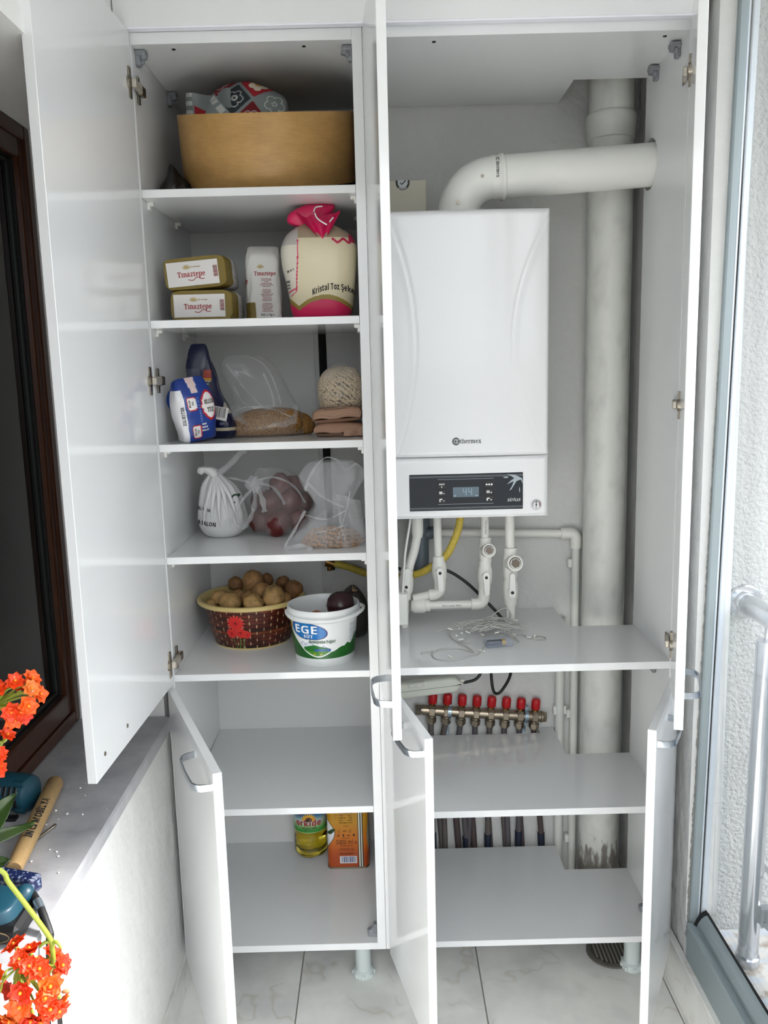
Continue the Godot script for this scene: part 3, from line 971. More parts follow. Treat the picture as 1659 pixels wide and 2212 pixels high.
func strainer(t: Node3D, c: Vector3, k: float) -> void:
	var s := st()
	var pr := [Vector2(0, -0.036), Vector2(0.0165, -0.036), Vector2(0.018, -0.015), Vector2(0.0175, 0.012), Vector2(0.016, 0.016), Vector2(0.016, 0.034), Vector2(0, 0.034)]
	for i in pr.size(): pr[i] = pr[i] * k
	lathe(s, pr, 28, Transform3D(Basis.IDENTITY, c))
	var d := V(0.16, 0.10, 1.0).normalized()
	cyl(s, c + V(0, -0.004, 0) * k, c + d * 0.036 * k, 0.0185 * k, 32)
	part(t, "strainer_body", s, M.ppr)
	var x := V(1, 0, -0.16).normalized()
	var xf := Transform3D(Basis(x, d.cross(x), d), c + d * 0.036 * k)
	s = st()
	lathe(s, [Vector2(0, 0.002), Vector2(0.0128 * k, 0.002), Vector2(0.0145 * k, 0.0), Vector2(0.0145 * k, -0.002), Vector2(0, -0.002)], 28, xf * Transform3D(Basis(V(1, 0, 0), V(0, 0, 1), V(0, -1, 0)), Vector3.ZERO))
	prism(s, hexagon(0.0102 * k), 0.0, 0.0055 * k, xf)
	part(t, "strainer_cap", s, mat("strainer_metal", Color(0.50, 0.46, 0.42), 0.42, 0.8))

func pipe_print(t: Node3D, a: Vector3, b: Vector3, r: float, str_: String) -> void:
	var d := (b - a).normalized()
	var side := d.cross(V(0, 0, 1)).normalized()
	var mid := (a + b) * 0.5
	text(t, str_, 0.0062, M.grey_print, Transform3D.IDENTITY, false, false, func(q):
		var w: float = q.y / r
		return mid + d * q.x - side * r * sin(w) * 1.01 + V(0, 0, 1) * r * cos(w) * 1.015)

func pipes() -> void:
	var s := st()
	# soil stack
	var t := thing("soil_pipe", "thick white vertical drain pipe in the corner of the boiler cupboard", "pipe", V(1.088, 0.0, -0.390))
	lathe(s, [Vector2(0, 0.0), Vector2(0.0555, 0.0), Vector2(0.0555, 2.55), Vector2(0, 2.55)], 48)
	part(t, "pipe", s, stained_pipe())
	s = st()
	lathe(s, [Vector2(0.055, 2.055), Vector2(0.059, 2.058), Vector2(0.0605, 2.085), Vector2(0.0625, 2.09), Vector2(0.0625, 2.112), Vector2(0.0595, 2.118), Vector2(0.055, 2.120)], 48)
	part(t, "collar", s, M.pvc)
	# A: leftmost
	t = thing("heating_pipe", "leftmost white pipe under the boiler with coupling and lever valve", "pipe", V(0.579, 1.146, -0.32), "white pipes with lever valves under the boiler")
	s = st()
	lathe(s, [Vector2(0, -0.082), Vector2(0.0125, -0.082), Vector2(0.0145, -0.072), Vector2(0.0155, -0.068), Vector2(0.0155, -0.02), Vector2(0.0165, -0.018), Vector2(0.0165, 0.0), Vector2(0, 0.0)], 28)
	part(t, "coupling", s, M.ppr)
	s = st()
	tube(s, spline([V(-0.001, -0.076, 0), V(-0.010, -0.12, 0), V(-0.027, -0.172, 0), V(-0.031, -0.20, 0)]), 0.0118, 24)
	part(t, "pipe", s, M.ppr)
	ball_valve(t, V(-0.033, -0.207, 0.0), V(0.10, 1, 0), 1.0, true, 0.0)
	s = st()
	tube(s, [V(-0.037, -0.245, 0), V(-0.041, -0.335, 0.0)], 0.0118, 24)
	part(t, "pipe", s, M.ppr)
	# B
	t = thing("heating_pipe", "thin white pipe with a lever valve and elbow left of the yellow hose", "pipe", V(0.631, 1.146, -0.32), "white pipes with lever valves under the boiler")
	s = st()
	cyl(s, V(0, -0.0, 0), V(0.002, -0.14, 0), 0.0108, 24)
	cyl(s, V(0, 0.0, 0), V(0, -0.022, 0), 0.0125, 24)
	part(t, "pipe", s, M.ppr)
	ball_valve(t, V(0.004, -0.172, 0.0), V(-0.05, 1, 0), 0.98, false, 0.0)
	s = st()
	tube(s, spline([V(0.005, -0.205, 0), V(0.004, -0.225, 0), V(-0.008, -0.236, 0), V(-0.024, -0.238, 0)]), 0.0155, 24)
	part(t, "elbow", s, M.ppr)
	s = st()
	cyl(s, V(-0.02, -0.237, 0), V(-0.066, -0.247, 0), 0.0112, 24)
	part(t, "pipe", s, M.ppr)
	# C
	t = thing("heating_pipe", "white pipe with small strainer cap and lever valve bending left above the shelf", "pipe", V(0.757, 1.146, -0.32), "white pipes with lever valves under the boiler")
	s = st()
	cyl(s, V(-0.001, 0, 0), V(0.0, -0.09, 0), 0.0108, 24)
	cyl(s, V(-0.001, 0.0, 0), V(-0.001, -0.026, 0), 0.0128, 24)
	part(t, "pipe", s, M.ppr)
	pipe_print(t, V(0, -0.03, 0), V(0, -0.085, 0), 0.0108, "PPR 20 PN20")
	strainer(t, V(0.001, -0.118, 0), 0.95)
	ball_valve(t, V(-0.001, -0.187, 0), V(0.02, 1, 0), 0.98, false, 0.06)
	s = st()
	tube(s, spline([V(-0.003, -0.222, 0), V(-0.004, -0.25, 0), V(-0.010, -0.262, 0), V(-0.022, -0.2665, 0)]), [0.0155, 0.0155, 0.0155, 0.0155, 0.0155, 0.0155, 0.0155, 0.0155, 0.0155, 0.0155, 0.0155, 0.0155, 0.0155, 0.0155, 0.0155, 0.0155, 0.0155, 0.0155, 0.0155], 24)
	cyl(s, V(-0.018, -0.2665, 0), V(-0.038, -0.2665, 0), 0.0158, 24)
	part(t, "elbow", s, M.ppr)
	s = st()
	cyl(s, V(-0.036, -0.2665, 0), V(-0.15, -0.2665, 0), 0.0112, 24)
	part(t, "pipe", s, M.ppr)
	pipe_print(t, V(-0.135, -0.2665, 0), V(-0.045, -0.2665, 0), 0.0112, "PN20  kalde  PPR-C")
	s = st()
	cyl(s, V(-0.148, -0.2665, 0), V(-0.162, -0.2665, 0), 0.0165, 24)
	tube(s, [V(-0.160, -0.2665, 0), V(-0.163, -0.2665, 0), V(-0.190, -0.2665, 0), V(-0.199, -0.266, 0)], [0.017, 0.0205, 0.0205, 0.014], 24)
	part(t, "fitting", s, M.ppr)
	# D
	t = thing("heating_pipe", "rightmost white pipe with large strainer cap running down through the shelf", "pipe", V(0.821, 1.146, -0.32), "white pipes with lever valves under the boiler")
	s = st()
	cyl(s, V(0, 0, 0), V(0.002, -0.122, 0), 0.0128, 24)
	cyl(s, V(0, 0.0, 0), V(0, -0.030, 0), 0.0165, 24)
	part(t, "pipe", s, M.ppr)
	strainer(t, V(0.003, -0.153, 0), 1.12)
	ball_valve(t, V(0.003, -0.229, 0), V(0, 1, 0), 1.02, true, 0.0)
	s = st()
	cyl(s, V(0.003, -0.265, 0), V(0.004, -0.338, 0), 0.0128, 24)
	part(t, "pipe", s, M.ppr)
	pipe_print(t, V(0.0, -0.32, 0), V(0.0, -0.275, 0), 0.0128, "PN25 DIN")
	# grey drain branch
	t = thing("drain_trap", "dark grey plastic drain branch behind the leftmost pipes", "pipe", V(0.592, 0.952, -0.395))
	s = st()
	lathe(s, [Vector2(0, 0.0), Vector2(0.021, 0.0), Vector2(0.021, 0.125), Vector2(0.0245, 0.128), Vector2(0.0245, 0.155), Vector2(0.0, 0.155)], 28)
	part(t, "drain_body", s, M.grey_pvc)
	s = st()
	cyl(s, V(0.0, 0.105, 0), V(0.046, 0.112, 0.0), 0.0165, 24)
	part(t, "branch", s, M.grey_pvc)
	s = st()
	tube(s, [V(0.042, 0.111, 0), V(0.046, 0.112, 0), V(0.052, 0.113, 0)], [0.019, 0.0215, 0.0215], 24)
	part(t, "rubber_ring", s, M.black)
	s = st()
	lathe(s, [Vector2(0, 0.155), Vector2(0.02, 0.155), Vector2(0.028, 0.170), Vector2(0.026, 0.185), Vector2(0, 0.185)], 24)
	part(t, "cap", s, M.black)
	# horizontal pipe on the back wall and the two risers in the corner
	t = thing("wall_pipe", "thin painted pipe along the back wall turning down beside the thick drain pipe", "pipe", V(1.018, 1.040, -0.447))
	s = st()
	tube(s, [V(-0.40, 0.012, 0), V(-0.02, 0.0, 0)], 0.0115, 20)
	part(t, "pipe", s, M.ppr)
	s = st()
	tube(s, spline([V(-0.035, 0.0, 0), V(-0.006, 0.0, 0), V(0.008, -0.012, 0), V(0.008, -0.042, 0)]), 0.0165, 20)
	part(t, "elbow", s, M.ppr)
	s = st()
	tube(s, [V(0.008, -0.03, 0), V(0.008, -1.04, 0)], 0.0118, 20)
	part(t, "pipe", s, M.pvc)
	for y in [-0.085, -0.53, -0.92]:
		part(t, "pipe_clip", bx(V(-0.014, y - 0.012, -0.012), V(-0.002, y + 0.012, 0.006), 0.002), M.white_plastic)
	t = thing("riser_pipe", "painted vertical pipe clipped to the wall left of the corner pipe", "pipe", V(0.985, 0.0, -0.4485))
	s = st()
	tube(s, spline([V(0, 0.0, 0), V(0, 0.4, 0), V(0, 0.76, 0), V(0.0, 0.785, -0.006), V(0, 0.79, -0.03)]), 0.0128, 20)
	part(t, "pipe", s, M.pvc)
	part(t, "pipe_clip", bx(V(-0.018, 0.508, -0.012), V(-0.004, 0.534, 0.008), 0.002), M.white_plastic)
	part(t, "pipe_clip", bx(V(0.012, 0.508, -0.012), V(0.020, 0.534, 0.006), 0.002), M.white_plastic)
	# yellow gas hose
	t = thing("gas_hose", "yellow corrugated gas hose curving from the boiler behind the pipes", "hose", V(0.690, 1.146, -0.31))
	var path := spline([V(0.002, -0.018, 0), V(-0.002, -0.05, 0), V(-0.013, -0.085, 0), V(-0.036, -0.132, -0.01), V(-0.072, -0.165, -0.03), V(-0.116, -0.192, -0.055), V(-0.19, -0.210, -0.10), V(-0.25, -0.200, -0.112), V(-0.296, -0.180, -0.105), V(-0.345, -0.163, -0.095)], 26)
	var rr := []
	for i in path.size(): rr.append(0.0098 + 0.0006 * sin(i * 1.9))
	s = st()
	tube(s, path, rr, 16)
	part(t, "hose", s, M.gas_yellow)
	s = st()
	cyl(s, V(0.002, 0.0, 0), V(0.002, -0.020, 0), 0.0105, 20)
	part(t, "hose_nut", s, M.zinc)
	s = st()
	cyl(s, V(-0.338, -0.165, -0.096), V(-0.362, -0.160, -0.094), 0.0135, 6)
	cyl(s, V(-0.35, -0.165, -0.096), V(-0.35, -0.185, -0.096), 0.008, 12)
	part(t, "hose_end", s, M.brass)
	# black foam insulated pipe seen in the gap of the pantry's back
	t = thing("insulated_pipe", "black foam covered pipe behind the cut back of the pantry cupboard", "pipe", V(0.3405, 1.0, -0.4625))
	s = st()
	cyl(s, V(0, -0.05, 0), V(-0.003, 0.62, 0), 0.0105, 20)
	part(t, "foam_sleeve", s, M.black_foam)
	t = thing("junction_box", "white plastic junction box at the left edge above the boiler shelf", "box", V(0.522, 0.848, -0.275))
	part(t, "box_body", bx(V(-0.030, 0.0, -0.028), V(0.026, 0.085, 0.022), 0.004), M.white_plastic)
	part(t, "box_lid", bx(V(-0.029, 0.001, 0.0215), V(0.0255, 0.0845, 0.032), 0.004), M.white_plastic)
	# thin white wire hanging at the left
	t = thing("white_wire", "thin white printed wire hanging beside the leftmost boiler pipe", "wire", V(0.556, 1.146, -0.25))
	s = st()
	tube(s, spline([V(0.006, 0, 0), V(-0.002, -0.05, 0), V(-0.012, -0.11, 0.0), V(-0.018, -0.18, 0.0), V(-0.022, -0.235, -0.01)]), 0.003, 10)
	part(t, "wire", s, M.white_plastic)
	# power cable and socket strip
	t = thing("power_cable", "black power cable from behind the valves looping through the shelf hole", "cable", V(0.82, 0.822, -0.352))
	path = spline([V(-0.30, 0.15, -0.03), V(-0.262, 0.135, -0.03), V(-0.215, 0.139, -0.03), V(-0.167, 0.139, -0.03), V(-0.110, 0.104, -0.028), V(-0.050, 0.045, -0.020), V(-0.012, 0.004, 0.0), V(0.004, -0.02, 0.0), V(0.016, -0.10, -0.01), V(0.012, -0.165, -0.025), V(-0.004, -0.205, -0.035), V(-0.020, -0.222, -0.035), V(-0.034, -0.212, -0.03), V(-0.040, -0.165, -0.03), V(-0.038, -0.10, -0.03), V(-0.044, -0.055, -0.03), V(-0.060, -0.05, -0.03), V(-0.068, -0.09, -0.03), V(-0.066, -0.145, -0.03), V(-0.082, -0.176, -0.03), V(-0.118, -0.186, -0.03)], 8)
	s = st()
	tube(s, path, 0.0042, 12)
	part(t, "cable", s, M.black_cable)
	s = st()
	cyl(s, V(0.006, 0.0002, 0.026), V(0.006, 0.0009, 0.026), 0.0215, 28)
	part(t, "shelf_hole", s, mat("hole_dark", Color(0.10, 0.075, 0.06), 0.95))
	t = thing("socket_strip", "off-white socket strip hanging askew under the boiler shelf", "power strip", V(0.600, 0.628, -0.382))
	var xf := Transform3D(Basis(V(0, 0, 1), 0.105), Vector3.ZERO)
	s = st()
	var prof := []
	for k in 24:
		var a := TAU * k / 24.0
		var cx := signf(cos(a)) * pow(absf(cos(a)), 0.35) * 0.026
		var cy := signf(sin(a)) * pow(absf(sin(a)), 0.55) * 0.0235
		prof.append(Vector2(cx, cy))
	for k in 24:
		pass
	var nseg := 14
	surf(s, 24, nseg, func(u, v):
		var a: float = -TAU * u
		var x: float = lerpf(-0.145, 0.098, v)
		var k: float = 1.0
		if x > 0.068: k = sqrt(maxf(0.0, 1.0 - pow((x - 0.068) / 0.0302, 2.0)))
		if x < -0.115: k = sqrt(maxf(0.0, 1.0 - pow((x + 0.115) / 0.0302, 2.0)))
		var cz: float = signf(cos(a)) * pow(absf(cos(a)), 0.45) * 0.018 * lerpf(0.6, 1.0, k)
		var cy2: float = signf(sin(a)) * pow(absf(sin(a)), 0.55) * 0.0235 * maxf(k, 0.02)
		return xf * V(x, cy2, cz))
	mat("strip_plastic", Color(0.82, 0.83, 0.78), 0.4)
	part(t, "strip_body", s, M.strip_plastic)
	s = st()
	box(s, V(-0.052, 0.008, 0.010), V(-0.006, 0.022, 0.0205), 0.002, xf)
	part(t, "switch_frame", s, M.strip_plastic)
	for x in [-0.040, -0.019]:
		part(t, "switch", bx(V(x - 0.007, 0.010, 0.012), V(x + 0.007, 0.019, 0.0225), 0.002, xf), M.white_plastic)
	part(t, "seam", bx(V(-0.12, -0.0015, 0.010), V(0.095, -0.0006, 0.0184), 0.0, xf), M.grey_print)
	s = st()
	cyl(s, xf * V(0.094, 0.004, 0), xf * V(0.106, 0.004, 0), 0.005, 12)
	part(t, "cable_gland", s, M.strip_plastic)

func stained_pipe() -> StandardMaterial3D:
	var m := mat("pvc_stained", Color(1, 1, 1), 0.45)
	var n := seamless(noise(41, 0.02, 4), 256)
	var n2 := noise(42, 0.03, 4)
	m.albedo_texture = tex(256, 1024, func(x, y):
		var h: float = 1.0 - y / 1024.0
		var a: float = n.get_pixel(x, (y * 1) % 256).r
		var c := Color(0.84, 0.845, 0.82).lerp(Color(0.77, 0.77, 0.75), clampf((a - 0.4) * 1.6, 0.0, 1.0))
		var d: float = n2.get_noise_2d(x * 2.0, y * 1.2) * 0.035
		var low := clampf((0.078 + d - h) * 60.0, 0.0, 1.0)
		return c.lerp(Color(0.40, 0.37, 0.34), low * 0.75))
	m.uv1_scale = V(1, 1, 1)
	return m

# ---------------------------------------------------------------- manifold
func manifold() -> void:
	var t := thing("heating_manifold", "nickel heating manifold bar with a row of eight red caps on the wall", "manifold", V(0.764, 0.5185, -0.443))
	var d := V(1, -0.088, 0).normalized()
	var up := V(0.088, 1, 0).normalized()
	var xf := Transform3D(Basis(d, up, V(0, 0, 1)), Vector3.ZERO)
	var turn := Basis(V(0, 1, 0), V(-1, 0, 0), V(0, 0, 1))   # lathe axis along x
	var s := st()
	lathe(s, [Vector2(0, -0.176), Vector2(0.0148, -0.176), Vector2(0.0148, 0.165), Vector2(0.0165, 0.167), Vector2(0.0165, 0.172), Vector2(0.012, 0.176), Vector2(0, 0.176)], 32, xf * Transform3D(Basis(V(0, -1, 0), V(1, 0, 0), V(0, 0, 1)), Vector3.ZERO))
	part(t, "bar", s, M.brass_nickel)
	s = st()
	prism(s, hexagon(0.017), -0.196, -0.180, xf * Transform3D(Basis(V(0, 1, 0), V(0, 0, 1), V(1, 0, 0)), Vector3.ZERO))
	cyl(s, xf * V(-0.182, 0, 0), xf * V(-0.174, 0, 0), 0.012, 20)
	part(t, "end_nut", s, M.nickel)
	s = st()
	prism(s, hexagon(0.0155), 0.174, 0.182, xf * Transform3D(Basis(V(0, 1, 0), V(0, 0, 1), V(1, 0, 0)), Vector3.ZERO))
	part(t, "end_nut", s, M.brass_nickel)
	for k in 8:
		var x := -0.148 + 0.0425 * k
		s = st()
		box(s, V(x - 0.013, -0.0155, -0.0155), V(x + 0.013, 0.0155, 0.0155), 0.007, xf)
		cyl(s, xf * V(x, -0.014, 0), xf * V(x, -0.019, 0), 0.0125, 20)
		part(t, "outlet_block", s, M.brass_nickel)
		s = st()
		cyl(s, xf * V(x, 0.013, 0), xf * V(x, 0.024, 0), 0.006, 16)
		prism(s, hexagon(0.0092), 0.016, 0.019, xf * Transform3D(Basis(V(0, 0, 1), V(1, 0, 0), V(0, 1, 0)), V(x, 0, 0)))
		var stem := part(t, "valve_stem", s, M.brass)
		s = st()
		var rib := 0.0004
		surf(s, 36, 8, func(u, v):
			var a: float = -TAU * (0.0 if u >= 1.0 else u)
			var pr := [Vector2(0.0, 0.0225), Vector2(0.0112, 0.0225), Vector2(0.0124, 0.024), Vector2(0.0124, 0.044), Vector2(0.0121, 0.0485), Vector2(0.0112, 0.0515), Vector2(0.009, 0.0532), Vector2(0.005, 0.0535), Vector2(0.0, 0.0535)]
			var q: Vector2 = pr[int(round(v * 8.0))]
			var r: float = q.x * (1.0 + (0.025 * cos(a * 18.0) if q.y < 0.046 and q.y > 0.0235 else 0.0))
			return xf * V(x + r * cos(a), q.y, r * sin(a)), 1)
		part(t, "red_cap", s, M.red, "red ribbed cap")
		s = st()
		prism(s, hexagon(0.0148), -0.034, -0.020, xf * Transform3D(Basis(V(0, 0, 1), V(1, 0, 0), V(0, 1, 0)), V(x, 0, 0)))
		cyl(s, xf * V(x, -0.034, 0), xf * V(x, -0.038, 0), 0.0115, 18)
		part(t, "compression_nut", s, M.brass_nickel)
	for x in [-0.098, 0.124]:
		s = st()
		var arc := []
		for k in 13:
			var a := -PI * 0.5 + PI * k / 12.0
			arc.append(xf * V(x, 0.0175 * sin(a), 0.0175 * cos(a)))
		for k in 12:
			box(s, V(-0.0055, -0.0030, -0.0012), V(0.0055, 0.0030, 0.0012), 0.0004, Transform3D(frame_at(Vector3.ZERO, d, (arc[k + 1] - arc[k]).normalized()).basis, (arc[k] + arc[k + 1]) * 0.5))
		box(s, V(x - 0.0055, 0.017, -0.014), V(x + 0.0055, 0.029, 0.004), 0.001, xf)
		box(s, V(x - 0.006, -0.030, -0.012), V(x + 0.006, -0.017, 0.004), 0.001, xf)
		box(s, V(x - 0.0075, -0.075, -0.016), V(x + 0.0055, -0.026, -0.012), 0.001, xf)
		cyl(s, xf * V(x, -0.023, 0.004), xf * V(x, -0.023, 0.008), 0.0045, 12)
		cyl(s, xf * V(x - 0.001, -0.042, -0.013), xf * V(x - 0.001, -0.042, -0.004), 0.0052, 12)
		part(t, "bracket", s, M.zinc)
	# pipes running down from the manifold to the floor, and the ones between them
	var tones := [Color(0.36, 0.33, 0.32), Color(0.30, 0.25, 0.25), Color(0.33, 0.31, 0.32), Color(0.38, 0.36, 0.35)]
	for k in 4: mat("tube_%d" % k, tones[k], 0.6)
	mat("sleeve_blue", Color(0.10, 0.13, 0.20), 0.6)
	for k in 8:
		var p := xf * V(-0.148 + 0.0425 * k, -0.036, 0) + t.position
		var h := thing("floor_heating_pipe", "greyish plastic pipe running down from outlet %d of the red-capped manifold" % (k + 1), "pipe", V(p.x, 0.0, p.z), "pipes under the red-capped manifold")
		var names := ["leftmost outlet, its top marked with scribbles", "outlet beside the left bracket", "third outlet from the left", "fourth outlet from the left", "fifth outlet from the left", "sixth outlet from the left", "outlet left of the right bracket", "rightmost outlet"]
		h.set_meta("label", "greyish pipe running down from the manifold's " + names[k])
		var shift: float = [0.0, -0.012, -0.006, -0.002, -0.003, -0.002, 0.004, 0.004][k]
		var lo: float = [0.0, 0.005, 0.02, -0.02, -0.004, 0.012, -0.005, 0.02][k]
		s = st()
		tube(s, spline([V(0, p.y, 0), V(shift, p.y - 0.07, 0), V(shift + lo * 0.4, 0.28, 0), V(shift + lo, 0.13, 0.002), V(shift + lo * 1.2, 0.0, 0.004)], 5), 0.0082, 16)
		part(h, "pipe", s, M["tube_%d" % [3, 0, 2, 2, 0, 2, 2, 1][k]])
		if k in [0, 2, 4, 6, 7]:
			s = st()
			cyl(s, V(shift + lo * 0.95, 0.150 - 0.008 * (k % 3), 0.001), V(shift + lo * 1.2, 0.0, 0.004), 0.0105, 16)
			part(h, "blue_sleeve", s, M.sleeve_blue, "dark blue sleeve")
	for k in 6:
		var x := 0.637 + 0.047 * k
		var lab: String = ["first brownish pipe left of the others low behind the bottom board", "second brownish pipe low behind the bottom board", "dark brown pipe in the middle low behind the bottom board", "grey pipe right of the middle low behind the bottom board", "dark pipe fourth behind the bottom board's rear edge", "dark pipe nearest the stained wall behind the bottom board"][k]
		var h := thing("return_pipe", lab, "pipe", V(x, 0.0, -0.452), "pipes low behind the bottom board")
		s = st()
		tube(s, spline([V(-0.012, 0.44, -0.004), V(-0.004, 0.25, 0), V(0.004, 0.13, 0), V(0.010, 0.0, 0)], 5), 0.0092, 16)
		part(h, "pipe", s, M["tube_%d" % [3, 1, 1, 3, 0, 1][k]])

# ---------------------------------------------------------------- boiler shelf and floor
func right_things() -> void:
	# string lights
	mat("clear_wire", Color(0.70, 0.70, 0.68), 0.25)
	mat("led_tip", Color(0.92, 0.92, 0.88), 0.2)
	var t := thing("string_lights", "tangled clear-wire string lights lying on the boiler shelf", "string lights", V(0.745, 0.822, -0.19))
	var r := RandomNumberGenerator.new()
	r.seed = 99
	var loops := [
		[V(-0.005, 0.010, 0.03), V(-0.03, 0.002, 0.10), V(-0.055, 0.002, 0.125), V(-0.105, 0.002, 0.150), V(-0.140, 0.002, 0.135), V(-0.143, 0.002, 0.09), V(-0.115, 0.002, 0.065), V(-0.075, 0.002, 0.07), V(-0.045, 0.002, 0.10), V(-0.06, 0.003, 0.05), V(-0.075, 0.004, 0.03), V(-0.05, 0.008, 0.0)],
		[V(-0.143, 0.002, 0.09), V(-0.145, 0.004, 0.085), V(-0.170, 0.003, 0.094), V(-0.168, 0.003, 0.10)],
		[V(-0.04, 0.010, -0.05), V(-0.085, 0.012, -0.055), V(-0.09, 0.004, -0.02), V(-0.07, 0.002, 0.02), V(-0.04, 0.004, 0.03)],
		[V(-0.03, 0.008, -0.06), V(-0.09, 0.012, -0.07), V(-0.13, 0.003, -0.06)],
		[V(0.03, 0.012, -0.03), V(0.09, 0.006, -0.02), V(0.105, 0.002, 0.0), V(0.13, 0.002, -0.015), V(0.147, 0.002, 0.0), V(0.142, 0.002, 0.012), V(0.115, 0.002, 0.012)],
		[V(0.0, 0.02, -0.07), V(0.03, 0.045, -0.08), V(0.06, 0.055, -0.09), V(0.075, 0.035, -0.09), V(0.06, 0.012, -0.08)],
		[V(0.045, 0.012, -0.02), V(0.06, 0.008, 0.0), V(0.075, 0.003, 0.03), V(0.07, 0.003, -0.01)],
	]
	for l in loops:
		var s := st()
		tube(s, spline(l, 8), 0.0015, 6)
		part(t, "wire", s, M.clear_wire)
	for k in 34:
		var c := V(r.randf_range(-0.03, 0.05), 0.012, r.randf_range(-0.075, -0.01))
		var a := r.randf_range(-0.35, 0.35)
		var l := r.randf_range(0.035, 0.07)
		var pts := []
		for i in 6:
			var f := i / 5.0 - 0.5
			pts.append(c + V(cos(a) * f * 2.0 * l, 0.010 + 0.014 * r.randf() * (1.0 - absf(f) * 2.0) + r.randf_range(-0.004, 0.008), -sin(a) * f * 2.0 * l + r.randf_range(-0.006, 0.006)))
		var s := st()
		tube(s, spline(pts, 4), 0.0015, 6)
		part(t, "wire", s, M.clear_wire)
	for k in 22:
		var c := V(r.randf_range(-0.09, 0.10), r.randf_range(0.006, 0.03), r.randf_range(-0.08, 0.02))
		if k > 17: c = V([-0.03, -0.025, -0.10, 0.118][k - 18], 0.003, [0.085, 0.095, 0.135, 0.005][k - 18])
		var a := r.randf_range(0, TAU)
		var s := st()
		cyl(s, c, c + V(cos(a) * 0.012, r.randf_range(0.0, 0.006), sin(a) * 0.012), 0.0017, 8)
		part(t, "led_tip", s, M.led_tip)
	# its battery holder
	t = thing("battery_holder", "clear battery holder with a dark battery under the tangled string lights", "battery pack", V(0.766, 0.822, -0.145))
	var b := Basis(V(0, 1, 0), 0.16)
	var cl := mat("clear_case", Color(0.70, 0.73, 0.80, 0.35), 0.3)
	cl.transparency = BaseMaterial3D.TRANSPARENCY_ALPHA
	part(t, "case", bx(V(-0.034, 0.0, -0.018), V(0.034, 0.017, 0.018), 0.003, Transform3D(b, Vector3.ZERO)), M.clear_case)
	var s := st()
	cyl(s, b * V(-0.031, 0.0105, 0.0092), b * V(0.006, 0.0105, 0.0092), 0.0072, 20)
	var bat := part(t, "battery", s, mat("battery_dark", Color(0.06, 0.06, 0.075), 0.3))
	s = st()
	cyl(s, b * V(0.006, 0.0105, 0.0092), b * V(0.016, 0.0105, 0.0092), 0.0073, 20)
	part(bat, "battery_end", s, mat("battery_gold", Color(0.80, 0.66, 0.16), 0.3, 0.4))
	text(bat, "GERMAX", 0.0075, mat("battery_print", Color(0.62, 0.55, 0.40), 0.5), Transform3D.IDENTITY, true, false, func(q):
		var w: float = q.y / 0.0074 + 0.35
		return b * V(-0.0125 + q.x * 0.9, 0.0105 + 0.0074 * sin(w), 0.0092 + 0.0074 * cos(w)))
	# floor drain under the right cupboard
	t = thing("floor_drain", "round slotted floor drain under the boiler cupboard", "drain", V(1.050, 0.0, -0.105))
	s = st()
	lathe(s, [Vector2(0, 0.001), Vector2(0.062, 0.001), Vector2(0.062, 0.006), Vector2(0.052, 0.008), Vector2(0.048, 0.004), Vector2(0, 0.004)], 36)
	part(t, "drain_ring", s, mat("drain_dark", Color(0.30, 0.29, 0.27), 0.8))
	for k in 9:
		var x := -0.040 + 0.010 * k
		var hz := sqrt(maxf(0.0, 0.047 * 0.047 - x * x))
		part(t, "grate_bar", bx(V(x - 0.0022, 0.004, -hz), V(x + 0.0022, 0.0075, hz), 0.001), mat("grate", Color(0.55, 0.54, 0.51), 0.5, 0.3) if k == 0 else M.grate)

# ---------------------------------------------------------------- bags and food
func pick(secs: Array, v: float, i: int) -> float:
	var n := secs.size() - 1
	var t := clampf(v, 0.0, 1.0) * n
	var k := mini(int(t), n - 1)
	var f := t - k
	var a: float = secs[maxi(k - 1, 0)][i]
	var b: float = secs[k][i]
	var c: float = secs[k + 1][i]
	var d: float = secs[mini(k + 2, n)][i]
	var m := minf(b, c)
	var r := cubic_interpolate(b, c, a, d, f)
	return maxf(r, 0.0) if i > 2 else r

# sections [x, y, z, rx, rz] from the bottom (v = 0) up; u = 0.75 faces the viewer (+z), u = 0.5 is -x
func bag_fn(secs: Array, e: float, amp: float, nz: FastNoiseLite, xf := Transform3D.IDENTITY, pleats := 0, pamp := 0.0, pv := 0.5):
	return func(u, v):
		var a: float = -TAU * (0.0 if u >= 1.0 else u)
		var ca := cos(a)
		var sa := sin(a)
		var c := V(pick(secs, v, 0), pick(secs, v, 1), pick(secs, v, 2))
		var k: float = 1.0 + amp * nz.get_noise_3d(ca * 60.0 + c.x * 300.0, c.y * 900.0, sa * 60.0 + c.z * 300.0)
		if pleats > 0: k += pamp * cos(a * pleats + 3.0 * nz.get_noise_2d(c.y * 500.0, 7.0)) * smoothstep(pv, 1.0, v)
		return xf * (c + V(signf(ca) * pow(absf(ca), e) * pick(secs, v, 3), 0, signf(sa) * pow(absf(sa), e) * pick(secs, v, 4)) * k)

func bag_tex(f, col, n := 192) -> ImageTexture:
	return tex(n, n, func(x, y):
		var u: float = (x + 0.5) / n
		var v: float = 1.0 - (y + 0.5) / n
		return col.call(f.call(u, v), u, v))

func film(key: String, c: Color, rough := 0.32) -> StandardMaterial3D:
	var m := mat(key, c, rough)
	m.transparency = BaseMaterial3D.TRANSPARENCY_ALPHA
	return m

# front of a bag as a table, so that lettering can be laid on it by its own (x, y)
func bag_map(f, xf := Transform3D.IDENTITY) -> Array:
	var inv := xf.affine_inverse()
	var g := []
	for j in 49:
		var row := PackedVector3Array()
		for i in 49: row.append(inv * (f.call(0.5 + 0.5 * i / 48.0, 0.02 + 0.93 * j / 48.0) as Vector3))
		g.append(row)
	return [g, xf]

